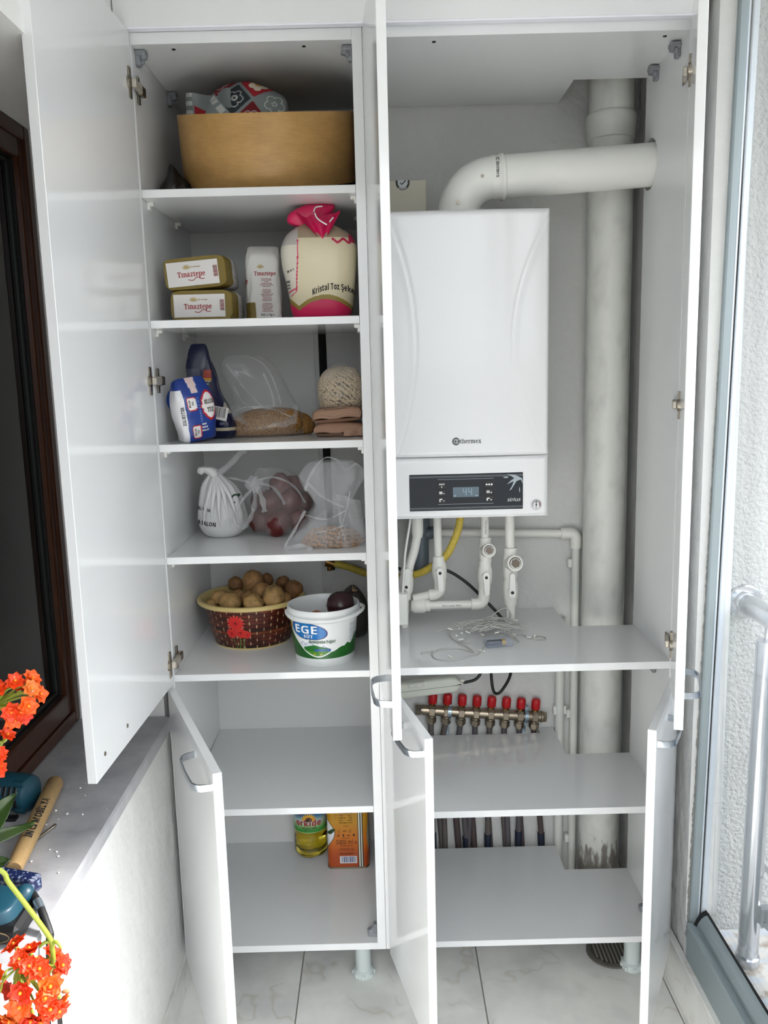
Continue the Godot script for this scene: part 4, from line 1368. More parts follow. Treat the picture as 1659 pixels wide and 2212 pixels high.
func on_map(mp: Array, x: float, y: float, off: float) -> Vector3:
	var g: Array = mp[0]
	var j := 0
	while j < 47 and g[j + 1][24].y < y: j += 1
	var fj := clampf((y - g[j][24].y) / maxf(g[j + 1][24].y - g[j][24].y, 0.0001), 0.0, 1.0)
	var i := 0
	while i < 47 and lerpf(g[j][i + 1].x, g[j + 1][i + 1].x, fj) < x: i += 1
	var xa := lerpf(g[j][i].x, g[j + 1][i].x, fj)
	var xb := lerpf(g[j][i + 1].x, g[j + 1][i + 1].x, fj)
	var fi := clampf((x - xa) / maxf(xb - xa, 0.00005), 0.0, 1.0)
	var p: Vector3 = g[j][i].lerp(g[j][i + 1], fi).lerp(g[j + 1][i].lerp(g[j + 1][i + 1], fi), fj)
	var n: Vector3 = ((g[j][i + 1] - g[j][i]) as Vector3).cross(g[j + 1][i] - g[j][i]).normalized()
	return mp[1] * (p + n * off)

func wrap_text(parent: Node, str_: String, size: float, m: Material, mp: Array, x0: float, y0: float, rot := 0.0, bold := true, serif := false, stretch := 1.0, arc := 0.0) -> void:
	text(parent, str_, size, m, Transform3D.IDENTITY, bold, serif, func(q):
		var x: float = q.x * cos(rot) - q.y * sin(rot)
		var y: float = q.x * sin(rot) + q.y * cos(rot) + arc * q.x * q.x
		return on_map(mp, x0 + x, y0 + y, 0.0008 + q.z), "lettering", stretch)

func sq(d: float, w: float) -> bool:
	return absf(d) < w

func shelf_goods() -> void:
	rng.seed = 5
	var nz := noise(51, 0.02, 3)
	var nf := noise(52, 0.012, 4)
	var s: SurfaceTool
	# ---- bay 1: wooden sieve, patterned cloth, dark bag
	var t := thing("wooden_sieve", "round bent-plywood sieve tilted forward on the top shelf", "sieve", V(0.247, 1.889, -0.040))
	t.rotation.x = 0.27
	var rim := Transform3D(Basis.IDENTITY, V(0, 0, -0.197))
	s = st()
	lathe(s, [Vector2(0.193, 0.0), Vector2(0.1985, 0.0), Vector2(0.2, 0.002), Vector2(0.2, 0.146), Vector2(0.199, 0.148), Vector2(0.195, 0.148), Vector2(0.193, 0.146), Vector2(0.193, 0.0)], 96, rim, 50.0)
	part(t, "hoop", s, M.sieve_wood)
	s = st()
	lathe(s, [Vector2(0.0, 0.020), Vector2(0.1935, 0.020), Vector2(0.1935, 0.017), Vector2(0.0, 0.017)], 64, rim)
	part(t, "mesh_bottom", s, mat("sieve_mesh", Color(0.25, 0.24, 0.22), 0.8))
	var cloth := thing("kitchen_cloth", "red and grey flower-patterned cloth crumpled in the wooden sieve", "cloth", V(0.19, 2.02, -0.20))
	var secs := [[0.0, -0.09, 0.0, 0.06, 0.05], [0.0, -0.02, 0.01, 0.085, 0.06], [0.004, 0.035, 0.014, 0.098, 0.07], [0.006, 0.070, 0.014, 0.092, 0.066], [0.010, 0.098, 0.012, 0.074, 0.05], [0.004, 0.122, 0.008, 0.040, 0.03], [-0.002, 0.131, 0.006, 0.0, 0.0]]
	var f = bag_fn(secs, 0.9, 0.34, noise(53, 0.007, 3), Transform3D.IDENTITY, 5, 0.09, 0.1)
	var flower := func(x: float, y: float, r: float) -> float:
		var best := 1.0
		for k in 5:
			var a := TAU * k / 5.0 + 0.3
			best = minf(best, sqrt(pow(x - cos(a) * r * 0.58, 2.0) + pow(y - sin(a) * r * 0.58, 2.0)) - r * 0.40)
		return best
	s = st()
	surf(s, 64, 40, f)
	var cm := mat("flower_cloth", Color(1, 1, 1), 0.9)
	cm.albedo_texture = bag_tex(f, func(p, u, v):
		# tilted squares of the print in the cloth's own front view
		var x: float = (p.x + 0.004) * 0.80 + (p.y - 0.078) * 0.60
		var y: float = -(p.x + 0.004) * 0.60 + (p.y - 0.078) * 0.80
		var gx := floori((x + 0.031) / 0.062)
		var gy := floori((y + 0.031) / 0.062)
		var lx: float = x - gx * 0.062
		var ly: float = y - gy * 0.062
		var grey := Color(0.50, 0.53, 0.53)
		var ink := Color(0.78, 0.78, 0.76)
		if gx < 0:
			return Color(0.74, 0.74, 0.73) if lx > 0.016 and fmod(absf(ly), 0.020) < 0.010 else grey
		if maxf(absf(lx), absf(ly)) > 0.0275: return grey
		var d: float = flower.call(lx, ly, 0.021)
		var kind := posmod(gx + gy * 2, 4)
		if kind == 0: return ink if absf(d) < 0.0012 or absf(sqrt(lx * lx + ly * ly) - 0.0065) < 0.0012 else Color(0.17, 0.20, 0.215)
		if kind == 1:
			if sqrt(lx * lx + ly * ly) < 0.0062: return Color(0.85, 0.62, 0.35)
			return Color(0.86, 0.83, 0.73) if d < 0.0 else Color(0.64, 0.10, 0.15)
		if kind == 2: return Color(0.68, 0.68, 0.67) if absf(d) < 0.0010 else Color(0.44, 0.09, 0.12)
		return ink if absf(d) < 0.0010 else grey, 288)
	part(cloth, "cloth_bundle", s, cm)
	s = st()
	surf(s, 40, 12, func(u, v):
		var x: float = lerpf(-0.112, -0.01, u)
		var y: float = lerpf(0.0, 0.094 - 0.006 * sin(u * 6.0), v)
		return V(x, y, 0.052 + 0.020 * sin(u * 8.0) * v + 0.02 * sin(v * 2.5)))
	var cm2 := mat("flower_cloth_fold", Color(1, 1, 1), 0.9)
	cm2.albedo_texture = tex(128, 128, func(x, y):
		var px: float = x / 128.0
		var py: float = y / 128.0
		var c := Color(0.48, 0.50, 0.50)
		if px < 0.16: return Color(0.66, 0.67, 0.66) if fmod(py * 5.0, 1.0) < 0.5 else Color(0.42, 0.45, 0.45)
		if py > 0.30 + (px - 0.2) * 0.45 and px > 0.2 and px < 0.82:
			c = Color(0.56, 0.08, 0.13)
			if absf(sqrt(pow(px - 0.45, 2.0) + pow(py - 0.75, 2.0)) - 0.13) < 0.02: c = Color(0.75, 0.60, 0.60)
		return c)
	part(cloth, "cloth_corner", s, cm2)
	t = thing("dark_bag", "small crumpled black plastic bag beside the wooden sieve", "bag", V(0.045, 1.885, -0.13))
	s = st()
	surf(s, 24, 14, bag_fn([[0, 0.0, 0, 0.0, 0.0], [0, 0.004, 0, 0.035, 0.04], [0, 0.03, 0, 0.032, 0.035], [-0.004, 0.055, 0, 0.016, 0.018], [-0.008, 0.075, 0, 0.006, 0.006], [-0.010, 0.082, 0, 0.0, 0.0]], 0.9, 0.4, noise(54, 0.02, 3)))
	part(t, "bag_body", s, mat("black_bag", Color(0.035, 0.035, 0.04), 0.35))
	# ---- bay 2: flour packs and the sugar bag
	mat("paper_white", Color(0.80, 0.79, 0.78), 0.6)
	mat("gold_paper", Color(0.44, 0.37, 0.115), 0.38, 0.25)
	mat("red_print", Color(0.60, 0.07, 0.09), 0.6)
	mat("wheat_print", Color(0.66, 0.59, 0.40), 0.6)
	mat("dark_print", Color(0.10, 0.09, 0.10), 0.6)
	flour_pack("white flour pack with gold edge lying on the shelf, lower of two", V(0.102, 1.6175, -0.055), 0.0, 0.067, 0.0)
	flour_pack("white flour pack with gold edge lying on top of another, upper of two", V(0.094, 1.686, -0.055), 0.075, 0.070, 1.0)
	t = thing("flour_pack", "white flour pack standing upright beside the pink sugar bag", "flour pack", V(0.225, 1.617, -0.17), "flour packs on the second shelf")
	var px := Transform3D(Basis(UPV, 0.14), Vector3.ZERO)
	f = bag_fn([[0, 0.0, 0, 0.0, 0.0], [0, 0.001, 0, 0.038, 0.044], [0, 0.02, 0, 0.041, 0.047], [0, 0.06, 0, 0.042, 0.048], [0, 0.11, 0, 0.0415, 0.047], [0, 0.142, 0, 0.040, 0.045], [0.001, 0.158, 0, 0.037, 0.032], [0.002, 0.170, 0, 0.032, 0.012], [0.002, 0.171, 0, 0.0, 0.0]], 0.38, 0.11, noise(55, 0.012, 4), px)
	s = st()
	surf(s, 56, 44, f)
	var pm := mat("flour_standing", Color(1, 1, 1), 0.6)
	pm.albedo_texture = bag_tex(f, func(p, u, v):
		var q: Vector3 = px.affine_inverse() * p
		if q.y < 0.042 and not (q.z > 0.03 and q.x > -0.021): return Color(0.42, 0.35, 0.11)
		if q.y < 0.008 and q.y > 0.0015: return Color(0.44, 0.37, 0.115)
		return Color(0.79, 0.785, 0.775), 160)
	part(t, "paper_bag", s, pm)
	var mp := bag_map(f, px)
	wrap_text(t, "Tınaztepe", 0.0115, M.red_print, mp, 0.004, 0.106, 0.0, true, true, 0.85)
	wheat(t, mp, -0.006, 0.117)
	for k in 22:
		if k in [6, 15]: continue
		var w: int = [17, 20, 9, 21, 18, 14, 20, 16, 19, 12, 20, 18, 14, 19, 20, 15, 12, 18, 17, 20, 16, 19][k]
		var str_ := ""
		for j in w: str_ += "ınmueaorsktl"[(j * 7 + k * 5 + j * j) % 12] if (j + k) % 6 != 5 else " "
		wrap_text(t, str_, 0.0034, M.red_print, mp, 0.006, 0.0945 - k * 0.0034, 0.0, false, false, 0.85)
	wrap_text(t, "Net: 2 kg ℮", 0.0064, M.dark_print, mp, 0.006, 0.0150, 0.0, false)
	wrap_text(t, "pe", 0.016, M.red_print, mp, -0.0385, 0.090, 0.0, true, true, 0.35)
	# sugar
	t = thing("sugar_bag", "large cream sugar bag with pink base and twisted pink top", "sugar bag", V(0.363, 1.617, -0.125))
	f = bag_fn([[0.0, 0.0, 0, 0.0, 0.0], [0.0, 0.002, 0, 0.055, 0.04], [0.0, 0.018, 0, 0.069, 0.05], [0.0, 0.05, 0, 0.074, 0.054], [-0.001, 0.09, 0, 0.080, 0.058], [-0.002, 0.13, 0, 0.0855, 0.06], [-0.002, 0.16, 0, 0.085, 0.057], [-0.003, 0.185, 0, 0.072, 0.046], [-0.006, 0.203, 0, 0.046, 0.034], [-0.010, 0.214, 0, 0.024, 0.020], [-0.010, 0.222, 0, 0.010, 0.010]], 0.62, 0.035, noise(56, 0.008, 3), Transform3D.IDENTITY, 9, 0.06, 0.72)
	s = st()
	surf(s, 64, 48, f)
	var sm := mat("sugar_wrap", Color(1, 1, 1), 0.32)
	sm.albedo_texture = bag_tex(f, func(p, u, v):
		var x: float = p.x
		var y: float = p.y
		var pink := Color(0.80, 0.09, 0.33)
		var gold := Color(0.56, 0.48, 0.20)
		var arcy: float = 0.052 - 0.018 * pow((x - 0.010) / 0.055, 2.0) * 1.15
		if x < -0.048: arcy = 0.0285 + (-0.048 - x) * 0.8
		if y < arcy - 0.010: return pink
		if y < arcy: return gold
		if p.z < -0.01: return Color(0.78, 0.74, 0.66)
		# side panel in white with a pink outline
		var edge := -0.052 + 0.006 * smoothstep(0.06, 0.16, y) - (0.0 if y > 0.062 else (0.062 - y) * 1.2)
		if x < edge + 0.0012 and x > edge - 0.0012 and y > 0.050 and y < 0.172: return Color(0.78, 0.13, 0.30)
		if x < edge and y > 0.04:
			if absf(y - 0.052 - (x + 0.09) * 0.4) < 0.0015: return Color(0.78, 0.13, 0.30)
			if y < 0.085 and y > 0.066 and x < -0.067: return Color(0.36, 0.36, 0.36) if sin(y * 3000.0) > 0.0 else Color(0.80, 0.78, 0.72)
			if y > 0.16: return Color(0.70, 0.68, 0.66)
			return Color(0.83, 0.81, 0.75)
		if y > 0.160 and x > 0.02:
			var w := 0.166 + 0.004 * sin(x * 260.0)
			if y < w + 0.004 and y > w - 0.002 and x > 0.03: return Color(0.74, 0.14, 0.30)
			if y > 0.164 and x > 0.066: return Color(0.74, 0.12, 0.30)
		if y > 0.175: return Color(0.62, 0.55, 0.46)
		return Color(0.84, 0.80, 0.68), 256)
	part(t, "sugar_bag_body", s, sm)
	mp = bag_map(f)
	wrap_text(t, "Kristal Toz Şeker", 0.0185, M.dark_print, mp, 0.0305, 0.0685, 0.0, true, false, 0.66, -5.0)
	wrap_text(t, "W O T", 0.006, M.dark_print, mp, -0.064, 0.105, 0.3, true)
	var pk := mat("pink_film", Color(0.80, 0.08, 0.33), 0.35)
	s = st()
	surf(s, 40, 24, bag_fn([[-0.012, 0.200, 0.01, 0.020, 0.018], [-0.032, 0.212, 0.01, 0.040, 0.02], [-0.026, 0.232, 0.006, 0.046, 0.022], [-0.004, 0.250, 0.002, 0.034, 0.018], [-0.002, 0.259, 0.0, 0.0, 0.0]], 0.8, 0.30, noise(57, 0.010, 3), Transform3D.IDENTITY, 4, 0.10, 0.1))
	part(t, "twisted_top", s, pk)
	s = st()
	surf(s, 28, 20, func(u, v):
		# a fold hanging over the front like a pointed collar
		var a: float = lerpf(-1.0, 1.0, u)
		var w: float = lerpf(0.040, 0.004, pow(v, 1.2))
		var x: float = -0.006 + a * w * 1.25 + 0.010 * v + 0.006
		var y: float = 0.222 - 0.052 * v + 0.012 * absf(a) * (1.0 - v)
		var z: float = 0.030 + 0.022 * sin(v * 2.2) + 0.010 * cos(a * 5.0) * (1.0 - v * 0.5)
		return V(x, y, z))
	part(t, "pink_fold", s, pk)
	s = st()
	for l in [[V(-0.006, 0.226, 0.050), V(-0.002, 0.216, 0.054), V(0.008, 0.207, 0.057), V(0.020, 0.200, 0.056)], [V(-0.008, 0.230, 0.046), V(-0.004, 0.240, 0.04), V(0.010, 0.243, 0.034)], [V(0.026, 0.206, 0.054), V(0.034, 0.216, 0.050)]]:
		tube(s, spline(l, 5), 0.0016, 8)
	part(t, "white_print_line", s, M.white_print)
	# ---- bay 3
	mat("salt_blue", Color(0.05, 0.20, 0.50), 0.3)
	t = thing("salt_bag", "blue and white salt bag leaning at the left of the third shelf", "salt bag", V(0.070, 1.350, -0.075))
	var sx := Transform3D(Basis(UPV, 0.62) * Basis(V(0, 0, 1), 0.13), V(0.004, 0.004, 0.006))
	f = bag_fn([[0, 0.0, 0, 0.0, 0.0], [0, 0.001, 0, 0.036, 0.022], [0, 0.02, 0, 0.041, 0.030], [0, 0.06, 0, 0.045, 0.034], [0, 0.10, 0, 0.044, 0.031], [0, 0.125, 0, 0.040, 0.020], [0, 0.138, 0, 0.034, 0.010], [0, 0.142, 0.002, 0.022, 0.004], [0, 0.140, 0.002, 0.0, 0.0]], 0.50, 0.13, noise(58, 0.012, 4), sx)
	s = st()
	surf(s, 56, 40, f)
	var bm := mat("salt_wrap", Color(1, 1, 1), 0.3)
	bm.albedo_texture = bag_tex(f, func(p, u, v):
		var q: Vector3 = sx.affine_inverse() * p
		var blue := Color(0.045, 0.19, 0.50)
		if q.z < -0.010 and q.x < 0.02: return Color(0.82, 0.82, 0.83)
		if q.x < -0.030 and q.y < 0.118: return Color(0.83, 0.83, 0.84)
		var d: float = pow((q.x - 0.026) / 0.017, 2.0) + pow((q.y - 0.077) / 0.034, 2.0)
		if d < 0.72: return Color(0.84, 0.83, 0.82)
		if d < 1.0: return Color(0.66, 0.06, 0.10)
		for o in [[-0.016, 0.085], [-0.013, 0.022]]:
			var e: float = pow((q.x - o[0]) / 0.0095, 4.0) + pow((q.y - o[1]) / 0.0155, 4.0)
			if e < 0.55: return Color(0.84, 0.83, 0.82)
			if e < 1.0: return Color(0.66, 0.06, 0.10)
		if q.y > 0.108 and q.x > -0.012 and q.x < 0.010 and q.z > 0.0: return Color(0.80, 0.62, 0.62) if sin((q.x + q.y) * 2200.0) > 0.0 else Color(0.80, 0.79, 0.78)
		if absf(q.x - 0.003) < 0.003 and q.y < 0.10 and q.y > 0.042 and sin(q.y * 1900.0) > 0.55 and sin(q.x * 2600.0) > 0.1: return Color(0.72, 0.76, 0.84)
		return blue, 256)
	part(t, "salt_bag_body", s, bm)
	mp = bag_map(f, sx)
	wrap_text(t, "BİLLUR", 0.0125, M.dark_print, mp, 0.0265, 0.084, 0.0, true, true, 0.50)
	wrap_text(t, "TUZ", 0.0135, M.dark_print, mp, 0.0265, 0.066, 0.0, true, true, 0.6)
	for o in [[-0.016, 0.085], [-0.013, 0.022]]:
		wrap_text(t, "BİLLUR", 0.0056, M.dark_print, mp, o[0] - 0.0035, o[1], 1.57, true, true, 0.75)
		wrap_text(t, "TUZ", 0.0056, M.dark_print, mp, o[0] + 0.0035, o[1], 1.57, true, true, 0.75)
	wrap_text(t, "HAR", 0.0056, M.white_print, mp, 0.006, 0.037)
	wrap_text(t, "AKAR", 0.0056, M.white_print, mp, 0.007, 0.030)
	wrap_text(t, "KOLAY", 0.0056, M.white_print, mp, 0.008, 0.023)
	wrap_text(t, "BİLLUR TUZ", 0.0085, M.dark_print, mp, -0.0365, 0.060, -1.57, true, true, 0.8)
	s = st()
	surf(s, 20, 14, bag_fn([[-0.030, 0.126, -0.012, 0.010, 0.014], [-0.044, 0.122, -0.012, 0.011, 0.014], [-0.054, 0.105, -0.012, 0.010, 0.013], [-0.058, 0.085, -0.012, 0.009, 0.010], [-0.060, 0.072, -0.012, 0.0, 0.0]], 0.8, 0.35, nz))
	part(t, "folded_top", s, M.salt_blue)
	t = thing("rice_bag", "tall dark blue plastic bag with barcode behind the salt bag", "bag", V(0.070, 1.350, -0.175))
	f = bag_fn([[0.02, 0.0, 0, 0.0, 0.0], [0.02, 0.002, 0, 0.050, 0.035], [0.022, 0.03, 0.004, 0.055, 0.042], [0.018, 0.065, 0.006, 0.045, 0.04], [0.004, 0.105, 0.0, 0.036, 0.028], [-0.004, 0.15, -0.01, 0.033, 0.020], [-0.008, 0.19, -0.012, 0.026, 0.014], [-0.008, 0.210, -0.012, 0.022, 0.010], [-0.008, 0.222, -0.012, 0.016, 0.004], [-0.008, 0.222, -0.012, 0.0, 0.0]], 0.6, 0.26, noise(59, 0.012, 4), Transform3D.IDENTITY)
	s = st()
	surf(s, 48, 48, f)
	var dm := mat("rice_wrap", Color(1, 1, 1), 0.28)
	dm.albedo_texture = bag_tex(f, func(p, u, v):
		var navy := Color(0.035, 0.055, 0.20)
		if p.y > 0.105 and p.y < 0.165 and p.x < -0.004 and p.z > -0.02: return Color(0.25, 0.27, 0.33)
		if p.y > 0.135 and p.y < 0.162 and p.x > 0.004 and p.x < 0.022: return Color(0.55, 0.16, 0.08) if p.y > 0.143 else Color(0.66, 0.50, 0.12)
		if p.x > 0.03 and p.z > 0.0:
			if p.y < 0.026 and p.y > 0.019: return Color(0.72, 0.68, 0.58)
			if p.y > 0.058 and p.y < 0.085 and p.x > 0.05: return Color(0.70, 0.68, 0.62)
		return navy, 224)
	part(t, "rice_bag_body", s, dm)
	var mp2 := bag_map(f)
	for k in 7: wrap_text(t, ["Pirinçlerin en iyisi", "özenle seçilen", "taneler", "Pirinç Pilavı", "Malzemeler: tuz, su", "tereyağı ve pirinç", "karıştırın"][k], 0.0042, M.white_print, mp2, 0.004, 0.135 - k * 0.0062, -0.08, k == 3)
	# barcode label standing off the lower front
	s = st()
	var lb := frame_at(V(0.045, 0.062, 0.060), V(0.93, -0.22, -0.12), V(0.2, 1, 0))
	box(s, V(-0.020, -0.016, -0.0005), V(0.020, 0.014, 0.0005), 0.0, lb)
	var lab := part(t, "barcode_label", s, M.paper_white)
	s = st()
	var bw := RandomNumberGenerator.new()
	bw.seed = 12
	var bxp := -0.017
	while bxp < 0.015:
		var w := bw.randf_range(0.0006, 0.0020)
		box(s, V(bxp, -0.010, 0.0004), V(bxp + w, 0.013, 0.0008), 0.0, lb)
		bxp += w + bw.randf_range(0.0006, 0.0016)
	part(lab, "bars", s, M.dark_print)
	text(t, "001", 0.007, mat("pale_print", Color(0.62, 0.65, 0.75), 0.5), frame_at(V(0.050, 0.036, 0.0555), V(1, 0.0, -0.25), UPV), false)
	# bulgur in a clear bag
	var bul := mat("bulgur", Color(1, 1, 1), 0.85)
	var bi := seamless(noise(60, 0.09, 3), 256)
	tri_tex(bul, tex(256, 256, func(x, y):
		var a: float = bi.get_pixel(x, y).r
		return Color(0.42, 0.28, 0.12).lerp(Color(0.70, 0.52, 0.27), clampf((a - 0.3) * 2.2, 0.0, 1.0))), V(7, 7, 7))
	bump(bul, bi, 6.0, V(7, 7, 7))
	bul.uv1_scale = V(7, 7, 7)
	film("clear_film", Color(0.86, 0.86, 0.86, 0.10), 0.2)
	film("milky_film", Color(0.88, 0.88, 0.88, 0.22), 0.4)
	t = thing("bulgur_bag", "clear plastic bag half full of brown bulgur on the third shelf", "bag", V(0.205, 1.350, -0.225))
	s = st()
	surf(s, 48, 22, bag_fn([[-0.005, 0.0, 0, 0.0, 0.0], [-0.005, 0.001, 0, 0.085, 0.055], [-0.004, 0.018, 0, 0.097, 0.068], [0.004, 0.042, 0, 0.086, 0.060], [0.018, 0.062, 0, 0.056, 0.042], [0.022, 0.068, 0, 0.0, 0.0]], 0.9, 0.14, noise(61, 0.010, 3)))
	part(t, "bulgur", s, M.bulgur, "brown bulgur grains")
	s = st()
	surf(s, 64, 40, bag_fn([[-0.004, -0.0, 0, 0.0, 0.0], [-0.004, 0.001, 0, 0.088, 0.058], [-0.003, 0.016, 0, 0.100, 0.071], [0.002, 0.040, 0, 0.092, 0.065], [0.004, 0.065, -0.01, 0.078, 0.055], [-0.012, 0.10, -0.03, 0.072, 0.045], [-0.028, 0.14, -0.05, 0.070, 0.035], [-0.045, 0.175, -0.06, 0.058, 0.022], [-0.055, 0.195, -0.06, 0.040, 0.010]], 0.9, 0.13, noise(62, 0.012, 4), Transform3D.IDENTITY, 7, 0.06, 0.35))
	part(t, "clear_film", s, M.clear_film)
	s = st()
	surf(s, 30, 12, func(u, v):
		var x: float = lerpf(-0.085, 0.085, u)
		var y: float = 0.040 + 0.030 * v + 0.006 * sin(u * 14.0)
		return V(x, y - 0.016 * u * (1.0 - v), 0.066 - 0.05 * v + 0.006 * sin(u * 9.0 + v * 3.0)))
	part(t, "film_fold", s, M.milky_film)
	for l in [[V(-0.095, 0.175, -0.045), V(-0.06, 0.13, -0.02), V(-0.02, 0.09, 0.02), V(0.01, 0.066, 0.045)], [V(-0.05, 0.196, -0.05), V(0.0, 0.172, -0.03), V(0.03, 0.12, -0.01), V(0.045, 0.075, 0.03)], [V(-0.075, 0.12, -0.02), V(-0.05, 0.085, 0.015), V(-0.02, 0.066, 0.05)], [V(-0.085, 0.055, 0.04), V(-0.03, 0.072, 0.055), V(0.03, 0.064, 0.056), V(0.08, 0.04, 0.05)], [V(0.0, 0.15, -0.02), V(0.02, 0.105, 0.0), V(0.03, 0.07, 0.035)]]:
		var pth := spline(l, 6)
		var rr := []
		for i in pth.size(): rr.append(0.0016 + 0.0022 * absf(sin(i * 0.7 + pth.size())))
		s = st()
		tube(s, pth, rr, 8, true, 0.4)
		part(t, "film_crease", s, M.milky_film)
	s = st()
	surf(s, 24, 14, bag_fn([[0.088, 0.0, -0.02, 0.0, 0.0], [0.088, 0.002, -0.02, 0.026, 0.03], [0.090, 0.022, -0.02, 0.030, 0.034], [0.086, 0.045, -0.025, 0.018, 0.02], [0.080, 0.055, -0.03, 0.0, 0.0]], 0.9, 0.2, nz))
	part(t, "bulgur", s, M.bulgur)
	# white beans: real beans on the outside of the bag's filling
	t = thing("bean_bag", "clear bag of white beans resting on brown paper packets", "bag", V(0.398, 1.413, -0.175))
	var bsecs := [[0.0, 0.0, 0, 0.0, 0.0], [0.0, 0.002, 0, 0.040, 0.030], [0.0, 0.022, 0, 0.0495, 0.048], [0.0, 0.050, 0, 0.0505, 0.052], [0.0, 0.075, 0, 0.044, 0.042], [0.004, 0.090, 0, 0.030, 0.026], [0.006, 0.096, 0, 0.0, 0.0]]
	f = bag_fn(bsecs, 0.85, 0.05, noise(63, 0.010, 3))
	s = st()
	surf(s, 40, 24, f)
	var fil := part(t, "filling", s, mat("bean_dark", Color(0.36, 0.31, 0.26), 0.8))
	fil.transform = Transform3D(Basis.from_scale(V(0.95, 0.97, 0.95)), V(0, 0.001, 0))
	s = st()
	surf(s, 8, 5, func(u, v):
		var a: float = -TAU * (0.0 if u >= 1.0 else u)
		var b: float = PI * (v - 0.5)
		return V(0.0050 * cos(a) * cos(b), 0.0033 * sin(b), 0.0034 * sin(a) * cos(b) - 0.0010 * pow(cos(a) * cos(b), 2.0)))
	s.generate_normals()
	var bean := s.commit()
	scatter(t, "beans", bean, mat("bean", Color(0.72, 0.66, 0.57), 0.45), f, 1100, 0.34, 0.18, 0.97, 31)
	s = st()
	surf(s, 48, 30, bag_fn([[0.0, 0.0, 0, 0.045, 0.034], [0.0, 0.022, 0, 0.0515, 0.051], [0.0, 0.050, 0, 0.0518, 0.055], [0.0, 0.078, 0, 0.047, 0.045], [0.004, 0.096, 0, 0.034, 0.028], [0.008, 0.106, 0, 0.02, 0.012]], 0.85, 0.05, noise(64, 0.014, 3)))
	part(t, "clear_film", s, M.clear_film)
	# brown paper packets
	mat("kraft", Color(0.66, 0.52, 0.43), 0.62)
	mat("kraft_dark", Color(0.34, 0.25, 0.20), 0.7)
	paper_packet("brown paper packet lying flat on the third shelf, lower of two", V(0.392, 1.3505, -0.150), 0.0, false)
	paper_packet("brown paper packet under the bean bag, upper of two", V(0.390, 1.384, -0.150), 0.05, true)
	# ---- bay 4: three carrier bags
	film("carrier_white", Color(0.86, 0.86, 0.86, 0.80), 0.42)
	film("carrier_thin", Color(0.86, 0.86, 0.87, 0.20), 0.36)
	film("carrier_mid", Color(0.87, 0.87, 0.88, 0.26), 0.36)
	t = thing("carrier_bag", "white knotted carrier bag with black print at the left of the fourth shelf", "carrier bag", V(0.085, 1.096, -0.245), "knotted carrier bags on the fourth shelf")
	f = bag_fn([[0.0, 0.0, 0, 0.0, 0.0], [0.0, 0.001, 0, 0.035, 0.03], [0.0, 0.02, 0, 0.056, 0.045], [0.0, 0.055, 0, 0.062, 0.052], [-0.002, 0.095, 0, 0.054, 0.046], [-0.008, 0.13, 0, 0.040, 0.034], [-0.012, 0.152, 0.004, 0.020, 0.018], [-0.012, 0.163, 0.008, 0.010, 0.010]], 0.95, 0.10, noise(65, 0.010, 3), Transform3D.IDENTITY, 9, 0.14, 0.2)
	s = st()
	surf(s, 72, 40, f)
	part(t, "bag_body", s, M.carrier_white)
	s = st()
	surf(s, 24, 16, bag_fn([[0.0, 0.003, 0, 0.0, 0.0], [0.0, 0.006, 0, 0.040, 0.032], [0.0, 0.05, 0, 0.052, 0.044], [0.0, 0.09, 0, 0.036, 0.03], [0, 0.11, 0, 0.0, 0.0]], 0.9, 0.12, nz))
	part(t, "contents", s, mat("bag_contents", Color(0.50, 0.47, 0.44), 0.8))
	mp = bag_map(f)
	wrap_text(t, "TEL: 0 216", 0.0115, M.dark_print, mp, -0.040, 0.076, -0.12, true, false, 0.8)
	wrap_text(t, "A SALON", 0.0150, M.dark_print, mp, -0.033, 0.040, -0.10, true, false, 0.8)
	wrap_text(t, "C", 0.030, mat("green_print", Color(0.06, 0.22, 0.12), 0.5), mp, 0.036, 0.100, -0.5)
	s = st()
	surf(s, 30, 16, bag_fn([[-0.012, 0.155, 0.012, 0.012, 0.012], [-0.024, 0.170, 0.012, 0.018, 0.014], [-0.036, 0.178, 0.012, 0.016, 0.014], [-0.044, 0.165, 0.012, 0.010, 0.010], [-0.044, 0.158, 0.012, 0.0, 0.0]], 0.9, 0.25, nz))
	part(t, "bag_ear", s, M.carrier_white)
	s = st()
	tube(s, spline([V(-0.010, 0.158, 0.010), V(0.010, 0.170, 0.0), V(0.030, 0.187, -0.01), V(0.048, 0.206, -0.02), V(0.066, 0.212, -0.03)], 8), [0.010, 0.011, 0.012, 0.013, 0.013, 0.014, 0.014, 0.014, 0.013, 0.013, 0.013, 0.013, 0.012, 0.012, 0.013, 0.014, 0.014, 0.013, 0.013, 0.013, 0.012, 0.012, 0.012, 0.012, 0.011, 0.011, 0.011, 0.010, 0.010, 0.009, 0.008, 0.006, 0.003], 12, true, 0.6)
	part(t, "bag_ear", s, M.carrier_mid)
	s = st()
	for k in 5:
		var x0: float = -0.034 + 0.018 * k
		tube(s, spline([V(-0.012 + k * 0.001, 0.158, 0.018), V(x0 * 0.6, 0.120, 0.043), V(x0 * 1.0, 0.075, 0.056 - absf(x0) * 0.3), V(x0 * 1.25, 0.03, 0.050 - absf(x0) * 0.4)], 6), [0.004, 0.005, 0.006, 0.006, 0.006, 0.006, 0.006, 0.006, 0.005, 0.005, 0.005, 0.005, 0.004, 0.004, 0.003, 0.003, 0.002, 0.002, 0.001], 8, true, 0.8)
	part(t, "bag_fold", s, M.carrier_white)
	t = thing("carrier_bag", "thin knotted carrier bag with red vegetables inside in the middle of the fourth shelf", "carrier bag", V(0.225, 1.096, -0.275), "knotted carrier bags on the fourth shelf")
	var pep := mat("pepper_red", Color(0.33, 0.05, 0.045), 0.4)
	var pep2 := mat("pepper_brown", Color(0.30, 0.10, 0.06), 0.45)
